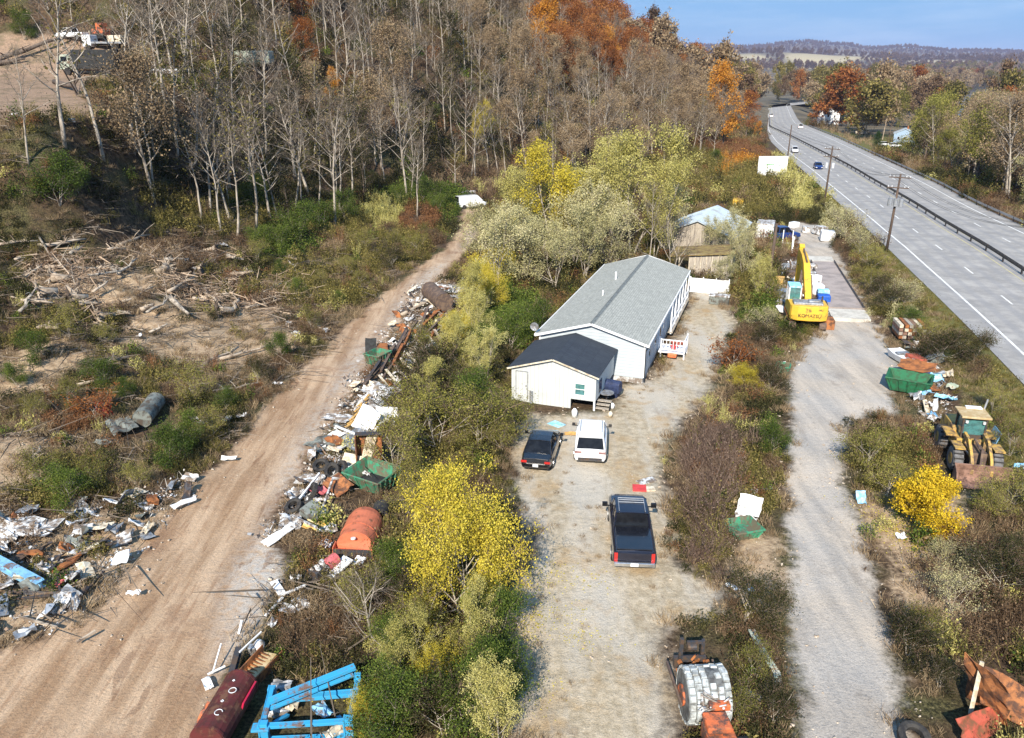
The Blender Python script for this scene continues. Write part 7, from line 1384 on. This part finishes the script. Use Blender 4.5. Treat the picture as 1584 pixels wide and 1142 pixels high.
MB().loft([[q_ + Vector((-.12, 0, 0)), q_ + Vector((.12, 0, 0)), q_ + Vector((.14, 0, .1)), q_ + Vector((-.14, 0, .1))] for q_ in p]).build('strip', 'camper_green', o)
sheet('blue_bag', 1331, 778, .5, .7, 'blue_tarp', 'light blue bag at the right edge of the access road', tilt=(.8, 0), crump=.06, up=.35, cat='bag')
# bank below the highway
skip('dark_green_skip', 1404, 602, 2.2, 3.0, 1.0, 'green_dark', 'gap_dark', 'dark green skip tipped at the edge of the access road', 2.1, 'skip'); sheet('rusty_sheet', 1414, 588, 2.4, 2.2, 'rust', 'big rust red sheet lying on the dark green skip', az=.6, crump=.12, up=1.15)
o = thing('small_boat', 'white small boat shell beside the access road below the timber stack', 'boat', loc(1400, 562), R(-8)); b = MB(); b.loft([[(-w_, y, h_), (-w_ * .6, y, .05), (w_ * .6, y, .05), (w_, y, h_), (w_ * .8, y, h_ - .05), (-w_ * .8, y, h_ - .05)] for y, w_, h_ in ((-1.6, .5, .6), (-.6, .62, .6), (.6, .7, .62), (1.8, .55, .7))]); b.build('hull', 'white_paint', o); MB().box((0, .5, .7), (1.0, .5, .08)).build('bench', 'grey_steel', o); MB().box((0, -.9, .66), (.7, .7, .1)).build('deck', 'white_sheet', o)
box_('red_cabinet', 1415, 566, (.9, 1.6, .8), 'red_rust', 'rusty red cabinet right of the white boat', az=-.1, cat='cabinet')
o = thing('timber_stack', 'stack of old brown timber at the end of the truck scale lane', 'timber stack', loc(1404, 520), R(10))
for k in range(4):
    for i in range(6): MB().box((-.9 + i * .36 + random.Random(k * 7 + i).uniform(-.05, .05), 0, .2 + k * .32), (.3, 2.2, .26)).build('timber', ('rust', 'old_wood', 'bucket_brown', 'cream_board')[(k + i) % 4], o)
for i, (px, py, k, w_, lab) in enumerate(((1443, 590, 'blue_tarp', 1.5, 'light blue tarp behind the dark green skip'), (1434, 576, 'white_sheet', 1.3, 'white sheet above the light blue tarp'), (1465, 585, 'cream_board', 1.0, 'cream scrap right of the light blue tarp'), (1430, 615, 'blue_pale', .9, 'blue crate edge below the light blue tarp'), (1462, 622, 'blue_tarp', 1.2, 'second light blue tarp beside the wheel loader'), (1436, 632, 'white_sheet', .8, 'white lump left of the second blue tarp'), (1418, 620, 'grey_steel', 1.0, 'grey lump below the dark green skip'), (1472, 605, 'camper_green', .7, 'pale green scrap above the second blue tarp'), (1440, 650, 'blue_pale', .7, 'dull blue lump left of the loader cab'), (1440, 560, 'grey_steel', 2.0, 'heap of grey wire mesh in the dark bushes'), (1576, 730, 'blue_tarp', .6, 'light blue scrap at the right picture edge'))): sheet('scrap_sheet', px, py, w_, w_ * .7, k, lab, az=i, tilt=(.3, .1), crump=.16, up=.4)
# bottom right
sheet('rusty_plate', 1516, 1108, 1.7, 2.2, 'rust_orange', 'tall rust orange plate standing at the bottom right', az=-1.9, tilt=(1.3, 0), crump=.12, up=1.15, cat='plate'); plank('pale_edge_post', (1500, 1108), (1500, 1100), .1, 2.2, .14, 'cream_board', 'pale post against the left edge of the tall rusty plate', 'post', t=.1)
sheet('rusty_slab', 1562, 1108, 2.2, 1.6, 'rust_orange', 'broad rusty slab behind the tall rusty plate', az=.5, tilt=(.3, .3), crump=.1, up=.7, cat='plate')
sheet('red_sheet', 1512, 1138, 2.2, .9, 'red_rust', 'red panel with a white edge at the bottom right', az=-.5, tilt=(.9, .15), crump=.06, up=.45, cat='panel'); tyre(1412, 1150, 'black tyre at the bottom edge right of the access road', .55, .3)
# around the excavator
o = thing('blue_truck', 'dark blue pickup truck parked at the far end of the access lane', 'pickup truck', (0, 0, 0)); bpy.data.objects.remove(o); car('pickup_truck', 'dark blue pickup truck parked at the far end of the access lane', loc(1206, 372), R(75), 'pickup', 'blue_truck', L=5.4); o = thing('white_trailer', 'white enclosed trailer left of the dark blue pickup truck', 'trailer', loc(1182, 372), R(20)); MB().box((0, 0, 1.5), (2.3, 3.4, 2.1)).build('body', 'white_sheet', o, bev=.06); MB().box((0, -1.73, 1.5), (1.9, .04, 1.8)).build('door', 'plate_white', o)
for s in (-1, 1): w1 = MB().tube([(-.1, 0, 0), (.1, 0, 0)], .36, 14).build('wheel', 'black_rubber', o); w1.location = (s * 1.12, 0, .36)
o = thing('white_pipe_rack', 'white tubular rack standing in front of the dark blue pickup truck', 'rack', loc(1217, 382), R(10))
for s in (-1, 1): MB().tube([(s * .6, 0, 0), (s * .6, 0, 2.2)], .07, 7).build('upright', 'white_paint', o)
MB().tube([(-.6, 0, .5), (.6, 0, .5)], .07, 7).build('crossbar', 'white_paint', o); plank('white_post', (1225, 391), (1225, 390.5), .0, 2.0, .2, 'white_paint', 'lone white post beyond the tip of the excavator boom', 'post', t=.12)
box_('blue_tote', 1273, 470, (1.2, 1.0, .9), 'blue_deep', 'deep blue tote between excavator and truck scale', az=.2, cat='tote'); box_('blue_tote', 1272, 462, (1.1, .9, .3), 'blue_tarp', 'light blue lid behind the deep blue tote', az=.2, cat='lid', up=.8)
for i, (px, py, k, d, lab) in enumerate(((1262, 455, 'white_paint', (1.2, 1.2, 1.1), 'white plastic tank right of the excavator boom'), (1253, 432, 'white_sheet', (1.0, 1.6, .8), 'pale crate beside the middle of the excavator boom'), (1262, 440, 'white_paint', (.8, .8, 1.0), 'white drum right of the pale crate'), (1253, 418, 'white_sheet', (.7, 1.4, .7), 'pale box near the tip of the excavator boom'), (1203, 437, 'timber_yellow', (1.8, 1.2, .5), 'yellow crate left of the excavator boom'), (1214, 462, 'grey_steel', (1.4, 1.4, .9), 'grey machine part left of the excavator cab'), (1205, 475, 'white_sheet', (1.0, 1.0, .7), 'white crate among the weeds left of the excavator'), (1229, 415, 'white_sheet', (.8, 2.2, .6), 'narrow white bin left of the boom tip'), (1224, 450, 'red_rust', (.8, .9, .7), 'small red box left of the excavator boom'), (1230, 430, 'brown_steel', (.9, 2.4, .8), 'long brown box just left of the excavator boom'), (1246, 360, 'white_sheet', (1.4, 1.0, .9), 'white box across the far end of the access lane'), (1228, 352, 'white_paint', (1.6, 1.0, .8), 'white box furthest back behind the dark blue pickup'), (1268, 362, 'white_sheet', (1.6, 1.4, 1.1), 'pale blue white bale at the right of the access lane'), (1279, 372, 'white_paint', (1.8, 1.6, 1.3), 'big white bale nearest on the right of the access lane'))): box_('crate' if i not in (12, 13) else 'bale', px, py, d, k, lab, az=i * .5, tilt=(.03, .04), cat='crate' if i not in (12, 13) else 'bale')
box_('yellow_tractor', 1141, 322, (1.8, 2.6, 1.6), 'machine_yellow', 'small yellow machine body in the brush behind the barn', az=.3, cat='machine')
box_('rusty_bin', 1280, 507, (.9, 1.6, .9), 'rust_orange', 'rust orange box under the right rear corner of the excavator', az=.2, cat='box')
# loose bits of scrap, countless
for (pg, seed, n_, nm, key, sc_) in ((WASTE[0], 1, .4, 'countless bits of scrap along the edge of the dirt road', 'debris_bits', .9), (WASTE[1], 2, .42, 'countless bits of rubble and scrap in the left foreground heap', 'debris_bits', .8), (WASTE[2], 3, .5, 'countless bits of scrap on the bank beside the wheel loader', 'debris_bits', .8), (WASTE[3], 4, .6, 'countless bits of scrap around the excavator boom', 'debris_bits', .9)):
    x, y, z, px, py = jgrid(-60, 60, 20, 110, n_, 300 + seed); c = (sdist(pg, x, y) > 0) & (np.random.default_rng(seed).uniform(0, 1, len(x)) < .9 * sst(.35, .58, fbm(x / 1.3, y / 1.3, seed)) + .12); scatter('scrap_bits', 'bit', key, np.c_[x, y, z][c], sc_ * .5 * (.5 + np.random.default_rng(seed).uniform(0, 1, c.sum()) ** 2 * 1.6), nm, 'scrap', .3)
x, y, z, px, py = jgrid(-75, 0, 20, 110, 1.1, 400); c = clear(x, y) & (px < 640) & (nr.uniform(0, 1, len(x)) < .25)
def sticks():
    r = np.random.default_rng(6); n = 16; a = r.normal(0, .5, (n, 3)) * [1, 1, .15] + [0, 0, .15]; b = a + r.normal(0, .9, (n, 3)) * [1, 1, .2]; return slivers(a, b, .022, r)
scatter('dead_branches', None, 'twig_grey', np.c_[x, y, z][c], .8 + nr.uniform(0, 1, c.sum()) * .9, 'dead branches and slash strewn over the slope', 'branches', .15, sticks())
PILE = poly([(20, 430), (180, 405), (320, 395), (440, 430), (460, 500), (330, 480), (200, 500), (60, 490)])
x, y, z, px, py = jgrid(-75, 0, 40, 110, .8, 401); c = (sdist(PILE, x, y) + (fbm(x / 4, y / 4, 2) - .5) * 9 > 0) & (fbm(x / 2.2, y / 2.2, 8) > .53)
def slash():
    r = np.random.default_rng(16); n = 34; a = r.normal(0, .6, (n, 3)) * [1, 1, .3] + [0, 0, .3]; b = a + r.normal(0, .75, (n, 3)) * [1, 1, .5]; return slivers(a, b, r.uniform(.012, .05, n), r)
leaf('slash_wood', [(.1, .065, .045), (.22, .155, .11), (.38, .29, .21), (.56, .46, .36)], .0)
scatter('slash_piles', None, 'slash_wood', np.c_[x, y, z][c], .7 + nr.uniform(0, 1, c.sum()) * .7, 'tangled piles of bleached cut branches on the cleared slope', 'branches', .3, slash())
# fallen leaves under the yellow tree and bush
def flat_leaves():
    r = np.random.default_rng(26); n = 60; p_ = np.c_[r.normal(0, .45, (n, 2)), r.uniform(.03, .08, n)]; v_, q_ = leaves(p_, .07, r, .7); v_[:, 2] = p_[:, 2].repeat(4) + (v_[:, 2] - p_[:, 2].repeat(4)) * .3; return v_, q_
c1, c2 = P(728, 950), P(1421, 824); a = nr.normal(0, 1, (160, 2)); x = np.r_[c1[0] + a[:110, 0] * 2.3, c2[0] + a[110:, 0] * 1.3]; y = np.r_[c1[1] + a[:110, 1] * 2.3, c2[1] + a[110:, 1] * 1.3]; scatter('fallen_leaves', None, 'leaf_yellow', np.c_[x, y, T(x, y)], np.full(len(x), 1.0), 'fallen yellow leaves on the ground under the yellow trees', 'leaves', .02, flat_leaves())
# wires between the poles
PO = [Vector(o.location) for o in bpy.data.objects if o.name in ('utility_pole', 'utility_pole.001')]; far_p = Vector((96, 330, -3)); near_p = PO[0] + (PO[0] - PO[1]) * 1.0
def span(a, b_, ha, hb, label):
    o = thing('power_line', label, 'power line', a)
    for off in (-1.1, -.7, .7, 1.1):
        pts = [a.lerp(b_, t) - a + Vector((off * .92, off * .4, ha + (hb - ha) * t - 1.3 * 4 * t * (1 - t))) for t in np.linspace(0, 1, 13)]; MB().tube(pts, .014, 3).build('wire', 'wire', o)
span(PO[0], PO[1], 9.3, 9.9, 'thin overhead wires between the two utility poles beside the highway'); span(PO[1], far_p, 9.9, 9, 'thin overhead wires running from the second utility pole to the far bend'); span(near_p, PO[0], 9.3, 9.3, 'thin overhead wires from the transformer pole out of the right side of the picture')
# the air
hz_ = bpy.data.materials.new('haze'); hz_.use_nodes = True; nt = hz_.node_tree; nt.nodes.clear(); oo = nt.nodes.new('ShaderNodeOutputMaterial'); pv = nt.nodes.new('ShaderNodeVolumePrincipled'); pv.inputs['Density'].default_value = HAZE_D; pv.inputs['Color'].default_value = (.55, .62, .95, 1); pv.inputs['Anisotropy'].default_value = 0.0; nt.links.new(pv.outputs[0], oo.inputs['Volume'])
M['haze'] = hz_; o = MB().box((0, 6500, 128), (20800, 13600, 296)).build('haze', 'haze'); tag(o, 'thin blue air between the camera and the far hills', 'haze', kind='stuff')
